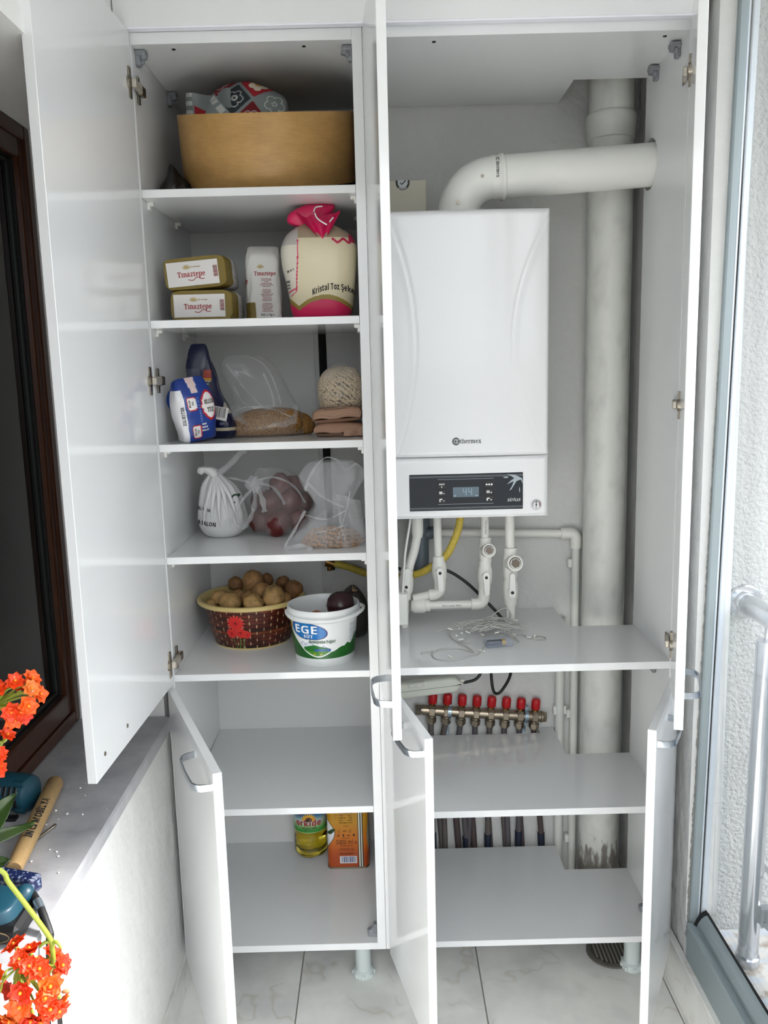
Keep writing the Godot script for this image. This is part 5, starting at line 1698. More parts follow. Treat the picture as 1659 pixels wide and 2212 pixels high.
	for k in 9:
		var q: Array = [[-0.045, 0.035, 0.02, 0.034], [0.0, 0.032, 0.045, 0.036], [0.045, 0.036, 0.02, 0.034], [-0.02, 0.082, 0.03, 0.034], [0.03, 0.085, 0.02, 0.035], [-0.045, 0.08, -0.01, 0.03], [0.055, 0.075, -0.02, 0.032], [0.005, 0.125, 0.01, 0.030], [0.035, 0.118, -0.02, 0.028]][k]
		s = st()
		blob(s, V(q[0], q[1], q[2]), V(q[3], q[3] * 0.92, q[3]), noise(70 + k, 0.5, 2), 0.15, Basis(V(0.3, 0.2, 1).normalized(), k * 1.1), 18, 12)
		part(t, "red_vegetable", s, pep if k % 3 else pep2)
	s = st()
	surf(s, 72, 40, bag_fn([[0.0, 0.0, 0, 0.0, 0.0], [0.0, 0.001, 0, 0.055, 0.05], [0.002, 0.02, 0, 0.078, 0.072], [0.003, 0.06, 0, 0.086, 0.080], [0.004, 0.10, 0, 0.084, 0.076], [0.0, 0.135, 0.0, 0.066, 0.06], [-0.012, 0.160, 0.01, 0.040, 0.036], [-0.03, 0.172, 0.03, 0.015, 0.015]], 0.95, 0.14, noise(66, 0.010, 4), Transform3D.IDENTITY, 11, 0.09, 0.2))
	part(t, "bag_body", s, film("carrier_veg", Color(0.84, 0.83, 0.83, 0.16), 0.36))
	var wis := RandomNumberGenerator.new()
	wis.seed = 77
	s = st()
	blob(s, V(-0.052, 0.135, 0.062), V(0.020, 0.018, 0.016), noise(79, 0.8, 3), 0.5, Basis.IDENTITY, 24, 16)
	part(t, "knot", s, M.carrier_mid)
	for l in [[V(-0.052, 0.128, 0.07), V(-0.080, 0.098, 0.082), V(-0.100, 0.062, 0.085), V(-0.098, 0.036, 0.085), V(-0.078, 0.030, 0.088), V(-0.062, 0.052, 0.09), V(-0.050, 0.085, 0.086), V(-0.048, 0.125, 0.072)], [V(-0.060, 0.138, 0.06), V(-0.095, 0.146, 0.05), V(-0.130, 0.150, 0.03), V(-0.155, 0.146, 0.02)], [V(-0.045, 0.130, 0.072), V(-0.030, 0.10, 0.084), V(-0.026, 0.068, 0.086)], [V(-0.04, 0.145, 0.064), V(0.0, 0.150, 0.062), V(0.045, 0.128, 0.062), V(0.072, 0.085, 0.058)], [V(-0.04, 0.138, 0.068), V(0.0, 0.125, 0.078), V(0.025, 0.085, 0.084)]]:
		var pth := spline(l, 6)
		var rr := []
		for i in pth.size(): rr.append(0.0050 + 0.0060 * absf(sin(i * 0.6 + pth.size())))
		s = st()
		tube(s, pth, rr, 10, true, 0.25)
		part(t, "bag_handle", s, M.carrier_mid)
	t = thing("carrier_bag", "open clear bag of chickpeas at the right front of the fourth shelf", "carrier bag", V(0.360, 1.096, -0.115), "knotted carrier bags on the fourth shelf")
	t.set_meta("group", "carrier bags on the fourth shelf")
	var chf = bag_fn([[0.01, 0.0, 0.0, 0.0, 0.0], [0.01, 0.003, 0.0, 0.068, 0.055], [0.01, 0.016, 0.0, 0.066, 0.05], [0.01, 0.032, 0.0, 0.045, 0.035], [0.01, 0.040, 0.0, 0.0, 0.0]], 0.9, 0.05, nz)
	s = st()
	surf(s, 32, 14, chf)
	part(t, "filling", s, mat("chickpea_dark", Color(0.36, 0.28, 0.22), 0.8))
	s = st()
	surf(s, 8, 6, func(u, v):
		var a: float = -TAU * (0.0 if u >= 1.0 else u)
		var b: float = PI * (v - 0.5)
		return V(0.0042 * cos(a) * cos(b), 0.0040 * sin(b), 0.0042 * sin(a) * cos(b)))
	s.generate_normals()
	scatter(t, "chickpeas", s.commit(), mat("chickpea", Color(0.66, 0.49, 0.31), 0.55), chf, 330, 0.3, 0.18, 0.95, 32)
	s = st()
	surf(s, 80, 54, bag_fn([[0.0, 0.0, 0, 0.0, 0.0], [0.0, 0.001, 0, 0.078, 0.062], [0.0, 0.020, 0, 0.082, 0.066], [0.0, 0.050, 0, 0.066, 0.055], [0.004, 0.080, -0.004, 0.044, 0.040], [0.010, 0.10, -0.008, 0.044, 0.038], [0.008, 0.13, -0.01, 0.062, 0.042], [0.010, 0.16, -0.012, 0.074, 0.045], [0.012, 0.18, -0.014, 0.066, 0.040], [0.010, 0.196, -0.014, 0.046, 0.030]], 0.95, 0.12, noise(67, 0.010, 4), Transform3D.IDENTITY, 8, 0.07, 0.2))
	part(t, "bag_body", s, M.carrier_thin)
	for l in [[V(0.055, 0.130, 0.035), V(0.045, 0.085, 0.048), V(0.030, 0.040, 0.064), V(0.022, 0.008, 0.070)], [V(-0.045, 0.155, 0.030), V(-0.010, 0.120, 0.046), V(0.040, 0.095, 0.050)], [V(-0.052, 0.085, 0.030), V(-0.075, 0.045, 0.05), V(-0.098, 0.006, 0.062), V(-0.06, 0.012, 0.075), V(-0.035, 0.002, 0.078)], [V(-0.022, 0.190, 0.0), V(0.0, 0.206, 0.004), V(0.025, 0.200, 0.010), V(0.045, 0.178, 0.018), V(0.070, 0.190, 0.0)], [V(-0.022, 0.190, 0.0), V(-0.042, 0.158, 0.016), V(-0.050, 0.130, 0.02)], [V(0.045, 0.055, 0.055), V(0.010, 0.045, 0.066), V(-0.030, 0.038, 0.064)], [V(0.05, 0.035, 0.058), V(0.02, 0.026, 0.07)], [V(-0.05, 0.075, 0.03), V(0.0, 0.068, 0.052), V(0.05, 0.09, 0.045)]]:
		var pth := spline(l, 7)
		var rr := []
		for i in pth.size(): rr.append(0.0026 + 0.0042 * absf(sin(i * 0.5 + pth.size())))
		s = st()
		tube(s, pth, rr, 8, true, 0.25)
		part(t, "bag_crease", s, M.carrier_mid)
	s = st()
	surf(s, 24, 16, func(u, v):
		var x: float = lerpf(-0.100, 0.0, u)
		var yy: float = lerpf(0.0, 0.085 * pow(u, 0.8) + 0.004, v)
		return V(x, yy, 0.062 + 0.012 * sin(u * 7.0) - 0.03 * v + 0.004 * sin(v * 9.0)))
	part(t, "bag_skirt", s, M.carrier_thin)
	s = st()
	surf(s, 24, 16, func(u, v):
		var x: float = lerpf(0.035, 0.090, u)
		var yy: float = lerpf(0.0, 0.125 - 0.02 * u, v)
		return V(x - 0.012 * v, yy, 0.058 - 0.02 * u + 0.008 * sin(u * 8.0 + v * 2.0) - 0.015 * v))
	part(t, "bag_skirt", s, M.carrier_mid)

func scatter(t: Node3D, called: String, mesh: Mesh, m: Material, f, count: int, spread: float, v0: float, v1: float, seed_: int) -> void:
	var r := RandomNumberGenerator.new()
	r.seed = seed_
	var mm := MultiMesh.new()
	mm.transform_format = MultiMesh.TRANSFORM_3D
	mm.mesh = mesh
	mm.instance_count = count
	for i in count:
		var u := fmod(i * 0.61803, 1.0)
		if u < 0.45: u = 0.45 + u * 1.1
		u = fmod(u, 1.0)
		var v := lerpf(v0, v1, fmod(i * 0.7548777, 1.0))
		var p: Vector3 = f.call(u, v)
		var b := Basis.from_euler(V(r.randf_range(-1.2, 1.2), r.randf_range(0, TAU), r.randf_range(-1.2, 1.2)))
		mm.set_instance_transform(i, Transform3D(b, p + V(r.randf_range(-1, 1), r.randf_range(-1, 1), r.randf_range(-1, 1)) * 0.001))
	var o := MultiMeshInstance3D.new()
	o.name = called
	o.multimesh = mm
	o.material_override = m
	t.add_child(o, true)
	o.set_meta("kind", "stuff")

func wheat(t: Node3D, mp: Array, x0: float, y0: float) -> void:
	var s := st()
	for k in 5:
		var a: float = (k - 2) * 0.5
		var pts := []
		for w in [[0.0, 0.0], [0.006, 0.0016], [0.0105, 0.0], [0.006, -0.0016]]:
			pts.append(on_map(mp, x0 + sin(a) * w[0] + cos(a) * w[1], y0 + cos(a) * w[0] - sin(a) * w[1], 0.0010))
		quad(s, pts[0], pts[3], pts[2], pts[1])
	part(t, "wheat_ear", s, M.wheat_print)

func flour_pack(label: String, at: Vector3, tilt: float, h: float, kind: float) -> void:
	var t := thing("flour_pack", label, "flour pack", at, "flour packs on the second shelf")
	t.rotation.z = tilt
	var lie := Transform3D(Basis(V(1, 0, 0), V(0, 0, -1), V(0, 1, 0)), V(0, h * 0.5, 0))
	var w := 0.0675
	var hh := h * 0.5
	var f = bag_fn([[0, 0.0, 0, 0.0, 0.0], [0, 0.0005, 0, w - 0.006, hh - 0.006], [0, 0.004, 0, w - 0.001, hh - 0.001], [0.001, 0.045, 0, w + 0.004, hh], [0.003, 0.09, 0, w + 0.004, hh], [0.004, 0.14, 0, w, hh - 0.002], [0.004, 0.17, 0, w - 0.012, hh - 0.010], [0.004, 0.185, 0, 0.02, 0.012], [0.004, 0.187, 0, 0.0, 0.0]], 0.30, 0.03, noise(71 + int(kind), 0.015, 3), lie)
	var s := st()
	surf(s, 64, 40, f)
	var m := mat("flour_lying_%d" % int(kind), Color(1, 1, 1), 0.5)
	m.albedo_texture = bag_tex(f, func(p, u, v):
		var d: float = -p.z
		if d < 0.050 + 0.004 * sin(u * 40.0): return Color(0.44, 0.37, 0.115)
		var k: float = sin(p.y * 900.0) * sin(d * 700.0 + p.y * 300.0)
		if d > 0.06 and d < 0.10 and k > 0.7: return Color(0.45, 0.40, 0.38)
		return Color(0.76, 0.755, 0.75), 160)
	part(t, "paper_bag", s, m)
	# white folded end label
	s = st()
	surf(s, 16, 10, func(u, v):
		var x: float = lerpf(-w + 0.006, w - 0.016, u)
		var y: float = lerpf(0.008, h - 0.010, v)
		return V(x, y, 0.0012 + 0.0012 * sin(PI * u) * sin(PI * v)))
	part(t, "end_label", s, M.paper_white)
	text(t, "Tınaztepe", 0.0150, M.red_print, Transform3D(Basis.IDENTITY, V(-0.008, h * 0.46, 0.0026)), true, true, null, "lettering", 0.82)
	s = st()
	tube(s, spline([V(-0.016, h * 0.30, 0.0026), V(-0.006, h * 0.27, 0.0026), V(0.004, h * 0.36, 0.0026), V(0.012, h * 0.30, 0.0026), V(0.020, h * 0.30, 0.0026)], 6), 0.0007, 6)
	part(t, "logo_swash", s, M.red_print)
	s = st()
	for k in 5:
		var a: float = (k - 2) * 0.55
		var o := V(-0.017, h * 0.62, 0.0027)
		var d := V(sin(a), cos(a), 0)
		var n := V(cos(a), -sin(a), 0)
		quad(s, o, o + d * 0.006 + n * 0.0018, o + d * 0.0115, o + d * 0.006 - n * 0.0018)
	part(t, "wheat_ear", s, M.wheat_print)
	text(t, "ilk ekmek", 0.0048, M.wheat_print, Transform3D(Basis.IDENTITY, V(0.003, h * 0.68, 0.0026)), false)
	for k in 5:
		text(t, "ınun muea orskt", 0.0030, M.red_print, Transform3D(Basis(V(0, 0, 1), -PI / 2), V(w - 0.026 + k * 0.0019, h * 0.5, 0.0026)), false)

func paper_packet(label: String, at: Vector3, tilt: float, printed: bool) -> void:
	var t := thing("paper_packet", label, "paper packet", at, "brown paper packets on the third shelf")
	t.rotation.z = tilt
	var lie := Transform3D(Basis(V(1, 0, 0), V(0, 0, -1), V(0, 1, 0)), V(0, 0.0155, 0.055))
	var f = bag_fn([[0, 0.0, -0.006, 0.054, 0.0015], [0, 0.006, -0.002, 0.056, 0.008], [0, 0.020, 0.0, 0.057, 0.0165], [0, 0.06, 0, 0.057, 0.0175], [0, 0.10, 0, 0.056, 0.016], [0, 0.125, -0.003, 0.054, 0.006], [0, 0.13, -0.004, 0.0, 0.0]], 0.5, 0.10, noise(74 + int(printed), 0.015, 3), lie)
	var s := st()
	surf(s, 48, 30, f)
	part(t, "packet_body", s, M.kraft)
	s = st()
	surf(s, 20, 6, func(u, v):
		var x: float = lerpf(-0.054, 0.054, u)
		return V(x, 0.017 - 0.008 * v + 0.002 * sin(u * 11.0), 0.053 + 0.004 * sin(v * PI) + 0.0012 * sin(u * 25.0)))
	part(t, "folded_flap", s, M.kraft)
	if printed:
		s = st()
		tube(s, [V(-0.028, 0.0300, 0.045), V(0.02, 0.0310, 0.040), V(0.02, 0.0322, 0.0), V(-0.028, 0.0315, 0.0), V(-0.028, 0.0300, 0.045)], 0.0005, 5)
		part(t, "printed_frame", s, M.kraft_dark)
	else:
		s = st()
		surf(s, 12, 8, func(u, v):
			return V(lerpf(0.012, 0.055, u), lerpf(0.002, 0.024, v * (0.5 + 0.5 * u)), 0.058 + 0.006 * sin(u * 7.0) * (1.0 - v)))
		part(t, "torn_corner", s, M.kraft)

# ---------------------------------------------------------------- fifth bay and bottom bay
func around(parent: Node, str_: String, size: float, m: Material, r: float, cx: float, y0: float, bold := true, serif := false, stretch := 1.0, squash := 1.0, arc := 0.0, slope := 0.0) -> void:
	# lettering round an upright cylinder or cone standing at the parent's origin; cx = arc length from the front
	text(parent, str_, size, m, Transform3D.IDENTITY, bold, serif, func(q):
		var a: float = (cx + q.x) / r
		var y: float = y0 + q.y + arc * q.x * q.x
		var rr: float = r + slope * y + 0.0007 + q.z
		return V(rr * sin(a), y, rr * cos(a) * squash), "lettering", stretch)

func lower_goods() -> void:
	var s: SurfaceTool
	# ---- potato basket
	var sc := Basis.from_scale(V(1.0, 1.0, 0.96))
	var t := thing("potato_basket", "oval plastic basket with brown weave print and red flowers holding potatoes", "basket", V(0.144, 0.819, -0.262))
	var wv := tex(768, 160, func(x, y):
		var ph: float = (x / 768.0 - 0.75) * TAU
		var rows := 11.0
		var yy: float = y / 160.0
		var row := int(yy * rows)
		var fy: float = yy * rows - row
		var cols := 40.0
		var cx: float = x / 768.0 * cols
		var col := int(cx)
		var fx: float = cx - col
		var over := (col + row) % 2 == 0
		var h := absf(sin(row * 12.9898 + floorf((col + row % 2) / 2.0) * 78.233) * 43758.5453)
		h -= floorf(h)
		var tone := Color(0.24, 0.075, 0.045).lerp(Color(0.44, 0.17, 0.10), h)
		if row == 6: tone = Color(0.36, 0.14, 0.06).lerp(Color(0.55, 0.27, 0.12), h)
		if row == 5 or row == 10: tone = tone.darkened(0.45)
		var edge := absf(fy - 0.5) * 2.0
		var c := tone.darkened(clampf((edge - 0.55) * 1.5, 0.0, 0.6))
		if not over and absf(fx - 0.5) < 0.10: c = Color(0.74, 0.58, 0.44).darkened(0.25 * edge)
		elif not over and absf(fx - 0.5) < 0.18: c = c.darkened(0.4)
		# printed flowers at the front left
		var X: float = ph * 0.115
		var Y: float = (1.0 - yy) * 0.108
		for fl in [[-0.026, 0.074, 0.0235], [-0.041, 0.045, 0.0155], [-0.016, 0.047, 0.0165], [0.000, 0.042, 0.013]]:
			var dx: float = X - fl[0]
			var dy: float = Y - fl[1]
			var d := sqrt(dx * dx + dy * dy)
			var pet: float = fl[2] * (0.86 + 0.14 * cos(atan2(dy, dx) * 15.0))
			if d < pet:
				c = Color(0.76, 0.10, 0.10).lerp(Color(0.86, 0.28, 0.24), clampf(d / pet, 0.0, 1.0) * (0.5 + 0.5 * cos(atan2(dy, dx) * 15.0)))
				if d < fl[2] * 0.16: c = Color(0.45, 0.10, 0.10)
				return c
		if Y < 0.035 and (absf(X + 0.024 - 0.006 * sin(Y * 60.0)) < 0.002 or absf(X + 0.014 - Y * 0.25) < 0.0018 or absf(X + 0.030 - Y * -0.3) < 0.0014): return Color(0.33, 0.42, 0.20)
		return c)
	var wm := mat("weave_print", Color(1, 1, 1), 0.35)
	wm.albedo_texture = wv
	wm.texture_repeat = true
	var bxf := Transform3D(sc, Vector3.ZERO)
	s = st()
	lathe(s, [Vector2(0.098, 0.003), Vector2(0.112, 0.055), Vector2(0.1235, 0.106)], 72, bxf)
	part(t, "weave_wall", s, wm)
	mat("cream_plastic", Color(0.76, 0.68, 0.45), 0.35)
	s = st()
	lathe(s, [Vector2(0.0, 0.0), Vector2(0.097, 0.0), Vector2(0.0985, 0.004)], 72, bxf)
	lathe(s, [Vector2(0.1225, 0.104), Vector2(0.136, 0.107), Vector2(0.1385, 0.110), Vector2(0.1385, 0.114), Vector2(0.136, 0.1175), Vector2(0.129, 0.118), Vector2(0.125, 0.114), Vector2(0.120, 0.104), Vector2(0.108, 0.05), Vector2(0.095, 0.006), Vector2(0.0, 0.006)], 72, bxf)
	part(t, "cream_rim", s, M.cream_plastic, "cream rim and lining")
	var pt := []
	for k in 3:
		var pm := mat("potato_%d" % k, Color(1, 1, 1), 0.75)
		var n1 := seamless(noise(81 + k, 0.02, 4), 128)
		var base: Color = [Color(0.56, 0.41, 0.24), Color(0.50, 0.35, 0.20), Color(0.60, 0.47, 0.28)][k]
		pm.albedo_texture = tex(128, 128, func(x, y):
			var a: float = n1.get_pixel(x, y).r
			var c := base.lerp(base.darkened(0.22), clampf((a - 0.35) * 2.0, 0.0, 1.0))
			for e in [[30, 60], [96, 52], [100, 84], [64, 96], [85, 70]]:
				if Vector2(x - e[0], (y - e[1]) * 1.0).length() < 1.8: c = base.darkened(0.45)
			return c)
		pt.append(pm)
	var P := [[0.101, 0.959, -0.290, 0.0200, 1, "dark potato at the back left of the pile"], [0.150, 0.973, -0.260, 0.0275, 0, "biggest potato on the very top of the pile"], [0.180, 0.963, -0.310, 0.0165, 1, "small dark potato peeping out behind the topmost one"], [0.222, 0.953, -0.310, 0.0190, 1, "dark potato at the back right of the pile"], [0.175, 0.953, -0.225, 0.0240, 0, "oval potato just right below the topmost one"], [0.211, 0.949, -0.190, 0.0275, 2, "large bright potato at the front right of the pile"], [0.252, 0.944, -0.270, 0.0255, 1, "brown potato at the right end near the bucket"], [0.114, 0.939, -0.240, 0.0180, 0, "small potato in the middle under the dark one"], [0.139, 0.936, -0.225, 0.0200, 0, "pinkish potato in the middle of the pile"], [0.103, 0.938, -0.185, 0.0265, 2, "large mottled potato at the front left of the pile"], [0.163, 0.939, -0.165, 0.0240, 2, "pale round potato at the front centre behind the rim"], [0.072, 0.942, -0.220, 0.0215, 2, "greenish potato at the left of the pile"], [0.054, 0.932, -0.195, 0.0130, 2, "small potato at the far left by the rim"], [0.239, 0.937, -0.215, 0.0150, 0, "small potato half hidden behind the bright front right one"]]
	for k in P.size():
		var q: Array = P[k]
		var o := thing("potato", q[5], "potato", V(q[0], q[1], q[2]), "potatoes in the woven-print basket")
		s = st()
		var r: float = q[3]
		blob(s, Vector3.ZERO, V(r * (1.08 if k % 3 else 1.0), r * 0.95, r), noise(90 + k, 0.35, 2), 0.16, Basis(V(0.2, 0.5, 1).normalized(), k * 0.9), 28, 18)
		part(o, "potato_body", s, pt[q[4]])
	# hidden potatoes that carry the visible ones
	for q in [[0.144, 0.885, -0.262, 0.052, "potato"], ]:
		for k in 5:
			var a := TAU * k / 5.0
			var o := thing("potato", "potato lying deep in the basket under the others", "potato", V(0.144 + 0.048 * cos(a), 0.868, -0.262 + 0.045 * sin(a)), "potatoes deep in the basket")
			s = st()
			blob(s, Vector3.ZERO, V(0.040, 0.040, 0.040), noise(120 + k, 0.35, 2), 0.12, Basis.IDENTITY, 18, 12)
			part(o, "potato_body", s, pt[k % 3])
	# ---- yoghurt bucket
	t = thing("yoghurt_bucket", "white plastic yoghurt bucket with blue oval and green hills, onion inside", "bucket", V(0.341, 0.819, -0.103))
	mat("bucket_white", Color(0.86, 0.87, 0.87), 0.3)
	s = st()
	lathe(s, [Vector2(0.0, 0.006), Vector2(0.064, 0.006), Vector2(0.066, 0.0), Vector2(0.0695, 0.0), Vector2(0.0705, 0.004), Vector2(0.0715, 0.018), Vector2(0.0720, 0.019), Vector2(0.0805, 0.108), Vector2(0.0875, 0.1085), Vector2(0.0885, 0.110), Vector2(0.0888, 0.122), Vector2(0.0872, 0.1235), Vector2(0.0868, 0.133), Vector2(0.0855, 0.1355), Vector2(0.0825, 0.1355), Vector2(0.0808, 0.132), Vector2(0.0795, 0.118), Vector2(0.0785, 0.105), Vector2(0.068, 0.008), Vector2(0.0, 0.008)], 80)
	part(t, "bucket_body", s, M.bucket_white)
	var lb := mat("bucket_label", Color(1, 1, 1), 0.28)
	lb.albedo_texture = tex(1024, 256, func(x, y):
		var X: float = (x / 1024.0 - 0.75) * TAU * 0.0765
		var Y: float = 0.019 + (1.0 - y / 256.0) * 0.087
		var white := Color(0.86, 0.87, 0.87)
		var green := Color(0.05, 0.34, 0.07)
		var c := white
		var top: float = 0.040 + 0.006 * sin(X * 40.0)
		if X < -0.045: top = 0.036 + (-0.045 - X) * 0.9
		elif X < 0.022: top = 0.036 - 0.013 * sin((X + 0.045) / 0.067 * PI)
		else: top = 0.036 + 0.010 * smoothstep(0.022, 0.05, X) + 0.006 * smoothstep(0.055, 0.066, X) - 0.004 * smoothstep(0.066, 0.075, X) + 0.020 * smoothstep(0.075, 0.10, X)
		if Y < top: c = green
		# picture inside the dip
		if X > -0.064 and X < 0.024 and Y > top and Y < top + 0.0035: c = white
		elif X > -0.060 and X < 0.020 and Y >= top + 0.0035:
			var m1: float = 0.0605 - absf(X + 0.050) * 0.9
			var m2: float = 0.0625 - absf(X + 0.032) * 0.75
			var m3: float = 0.0520 - absf(X - 0.002) * 0.55
			var mt := maxf(m1, maxf(m2, m3))
			if Y < mt:
				c = white
				if mt - Y < 0.0012: c = Color(0.15, 0.22, 0.48)
				elif sin(X * 1100.0 + Y * 500.0) > 0.75: c = Color(0.55, 0.62, 0.78)
			if Y < 0.054 - absf(X + 0.020) * 0.25 and X > -0.048: c = Color(0.10, 0.40, 0.12)
			if Y < 0.044 and Y > 0.037 and X > -0.020: c = Color(0.10, 0.33, 0.60)
			if Y < 0.0385 and X > -0.046 and X < 0.016: c = Color(0.24, 0.48, 0.10)
			if Y < top + 0.009 and Y > top + 0.0055 and (absf(X + 0.020) < 0.0025 or absf(X + 0.004) < 0.0025): c = Color(0.72, 0.66, 0.20)
		# blue oval
		var ox: float = X + 0.036
		var oy: float = Y - 0.0875 + 0.10 * ox
		var e: float = pow(absf(ox) / 0.0490, 2.2) + pow(absf(oy) / (0.0215 if ox < 0.0 else 0.0200), 2.2)
		if e < 0.86: c = Color(0.02, 0.42, 0.70)
		elif e < 1.0: c = Color(0.10, 0.10, 0.38)
		elif e < 1.12: c = white
		if X < -0.088 and Y > 0.085: c = Color(0.62, 0.52, 0.10)
		# grey blue small print at the right
		if X > 0.072 and X < 0.100 and Y > 0.052 and Y < 0.098 and fmod(Y * 1000.0, 3.8) < 1.6 and sin(X * 1900.0 + floorf(Y * 263.0) * 2.0) > -0.45: c = Color(0.30, 0.34, 0.45)
		return c)
	s = st()
	lathe(s, [Vector2(0.0723, 0.019), Vector2(0.0807, 0.106)], 96)
	part(t, "label", s, lb)
	around(t, "EGE", 0.0265, M.white_print, 0.0722, -0.038, 0.0905, true, false, 1.25, 1.0, 0.0, 0.0795)
	around(t, "SÜT", 0.0105, M.white_print, 0.0722, -0.031, 0.0742, true, false, 1.2, 1.0, 0.0, 0.0795)
	around(t, "Homojenize Yoğurt", 0.0098, mat("green_letters", Color(0.05, 0.30, 0.09), 0.5), 0.0722, 0.000, 0.0620, true, true, 0.62, 1.0, 0.0, 0.0795)
	s = st()
	var arc := []
	for k in 33:
		var a := PI * 1.02 + (PI * 1.05) * k / 32.0
		var f := smoothstep(0.55, 0.92, k / 32.0)
		var rr := 0.0895 + 0.0075 * f - 0.010 * smoothstep(0.94, 1.0, k / 32.0)
		arc.append(V(rr * cos(a), 0.118 - 0.003 * sin(k / 32.0 * PI) + 0.006 * f, -rr * sin(a)))
	tube(s, arc, 0.0032, 8, true, 1.6)
	part(t, "handle", s, M.bucket_white)
	var om := mat("onion_purple", Color(1, 1, 1), 0.32)
	var on := noise(131, 0.9, 2)
	om.albedo_texture = tex(256, 64, func(x, y):
		var g: float = on.get_noise_2d(x * 0.8, y * 0.03) * 0.5 + 0.5
		return Color(0.085, 0.015, 0.045).lerp(Color(0.24, 0.055, 0.10), g * clampf(1.4 - absf(y / 64.0 - 0.55) * 2.0, 0.2, 1.0)))
	t = thing("red_onion", "dark red onion lying in the yoghurt bucket against its right rim", "onion", V(0.381, 0.946, -0.100))
	var ob := Transform3D(Basis(V(0, 0, 1), -0.75) * Basis(V(1, 0, 0), -0.2), Vector3.ZERO)
	s = st()
	lathe(s, [Vector2(0.0, -0.030), Vector2(0.014, -0.0285), Vector2(0.026, -0.020), Vector2(0.0335, -0.006), Vector2(0.0345, 0.006), Vector2(0.029, 0.020), Vector2(0.018, 0.031), Vector2(0.008, 0.038), Vector2(0.004, 0.046), Vector2(0.0, 0.047)], 36, ob, 200.0)
	part(t, "onion_bulb", s, om)
	s = st()
	for k in 7:
		var a := TAU * k / 7.0
		tube(s, [ob * V(0, 0.044, 0), ob * V(0.004 * cos(a), 0.051, 0.004 * sin(a)), ob * V(0.009 * cos(a), 0.055 + 0.002 * (k % 3), 0.009 * sin(a))], [0.0012, 0.0009, 0.0004], 6)
	part(t, "dry_roots", s, mat("dry_root", Color(0.45, 0.36, 0.27), 0.8))
	t = thing("yellow_onion", "orange-skinned onion deeper in the yoghurt bucket beside the red one", "onion", V(0.325, 0.908, -0.085))
	s = st()
	lathe(s, [Vector2(0.0, -0.030), Vector2(0.020, -0.026), Vector2(0.032, -0.008), Vector2(0.033, 0.006), Vector2(0.024, 0.022), Vector2(0.008, 0.030), Vector2(0.0, 0.033)], 32, Transform3D.IDENTITY, 200.0)
	part(t, "onion_bulb", s, mat("onion_orange", Color(0.62, 0.30, 0.13), 0.35))
	for k in 2:
		t = thing("yellow_onion", ["yellow onion at the bottom of the yoghurt bucket", "second yellow onion low in the yoghurt bucket"][k], "onion", V(0.352 - 0.02 * k, 0.858 - 0.002 * k, -0.118 + 0.0 * k) + V(0.012 - 0.03 * k, 0, -0.01 + 0.04 * k), "onions hidden low in the yoghurt bucket")
		s = st()
		lathe(s, [Vector2(0.0, -0.028), Vector2(0.020, -0.024), Vector2(0.030, -0.008), Vector2(0.030, 0.006), Vector2(0.022, 0.020), Vector2(0.0, 0.030)], 24, Transform3D.IDENTITY, 200.0)
		part(t, "onion_bulb", s, M.onion_orange)
	t = thing("dark_vegetable_bag", "dim grey plastic bag of vegetables behind the yoghurt bucket", "bag", V(0.405, 0.819, -0.300))
	s = st()
	surf(s, 40, 26, bag_fn([[0, 0, 0, 0.0, 0.0], [0, 0.002, 0, 0.034, 0.06], [0, 0.03, 0, 0.040, 0.072], [0, 0.07, 0, 0.038, 0.066], [0, 0.10, 0, 0.028, 0.045], [0, 0.122, 0, 0.010, 0.018], [0, 0.125, 0, 0.0, 0.0]], 0.85, 0.22, noise(135, 0.010, 3)))
	part(t, "bag_body", s, mat("grey_bag", Color(0.26, 0.25, 0.24), 0.5))
	# ---- oil bottle and tin on the bottom board
	t = thing("oil_bottle", "clear bottle of yellow sunflower oil at the back of the bottom board", "bottle", V(0.257, 0.123, -0.408))
	var oil := mat("oil", Color(0.86, 0.80, 0.36, 0.0), 0.06)
	oil.refraction_enabled = true
	oil.refraction_scale = 0.045
	s = st()
	surf(s, 48, 40, func(u, v):
		var a: float = -TAU * (0.0 if u >= 1.0 else u)
		var y: float = 0.27 * v
		var r := 0.0475
		if y < 0.012: r = 0.040 + 0.0075 * sqrt(y / 0.012)
		if y > 0.066 and y < 0.072: r -= 0.0020
		if y > 0.074 and y < 0.080: r -= 0.0016
		if y > 0.020 and y < 0.062: r -= 0.0026 * pow(maxf(0.0, cos(a * 5.0)), 0.6) * sin((y - 0.020) / 0.042 * PI)
		if y < 0.018: r -= 0.004 * maxf(0.0, cos(a * 5.0 + 0.6)) * (1.0 - y / 0.018)
		if y > 0.19: r = lerpf(0.0475, 0.015, smoothstep(0.19, 0.262, y))
		if v <= 0.0: r = 0.0
		return V(r * cos(a), y, r * sin(a)))
	s.set_smooth_group(-1)
	part(t, "bottle_body", s, oil)
	s = st()
	lathe(s, [Vector2(0, 0.268), Vector2(0.0175, 0.268), Vector2(0.018, 0.288), Vector2(0.016, 0.290), Vector2(0, 0.290)], 28)
	part(t, "cap", s, M.red)
	var ol := mat("oil_label", Color(1, 1, 1), 0.3)
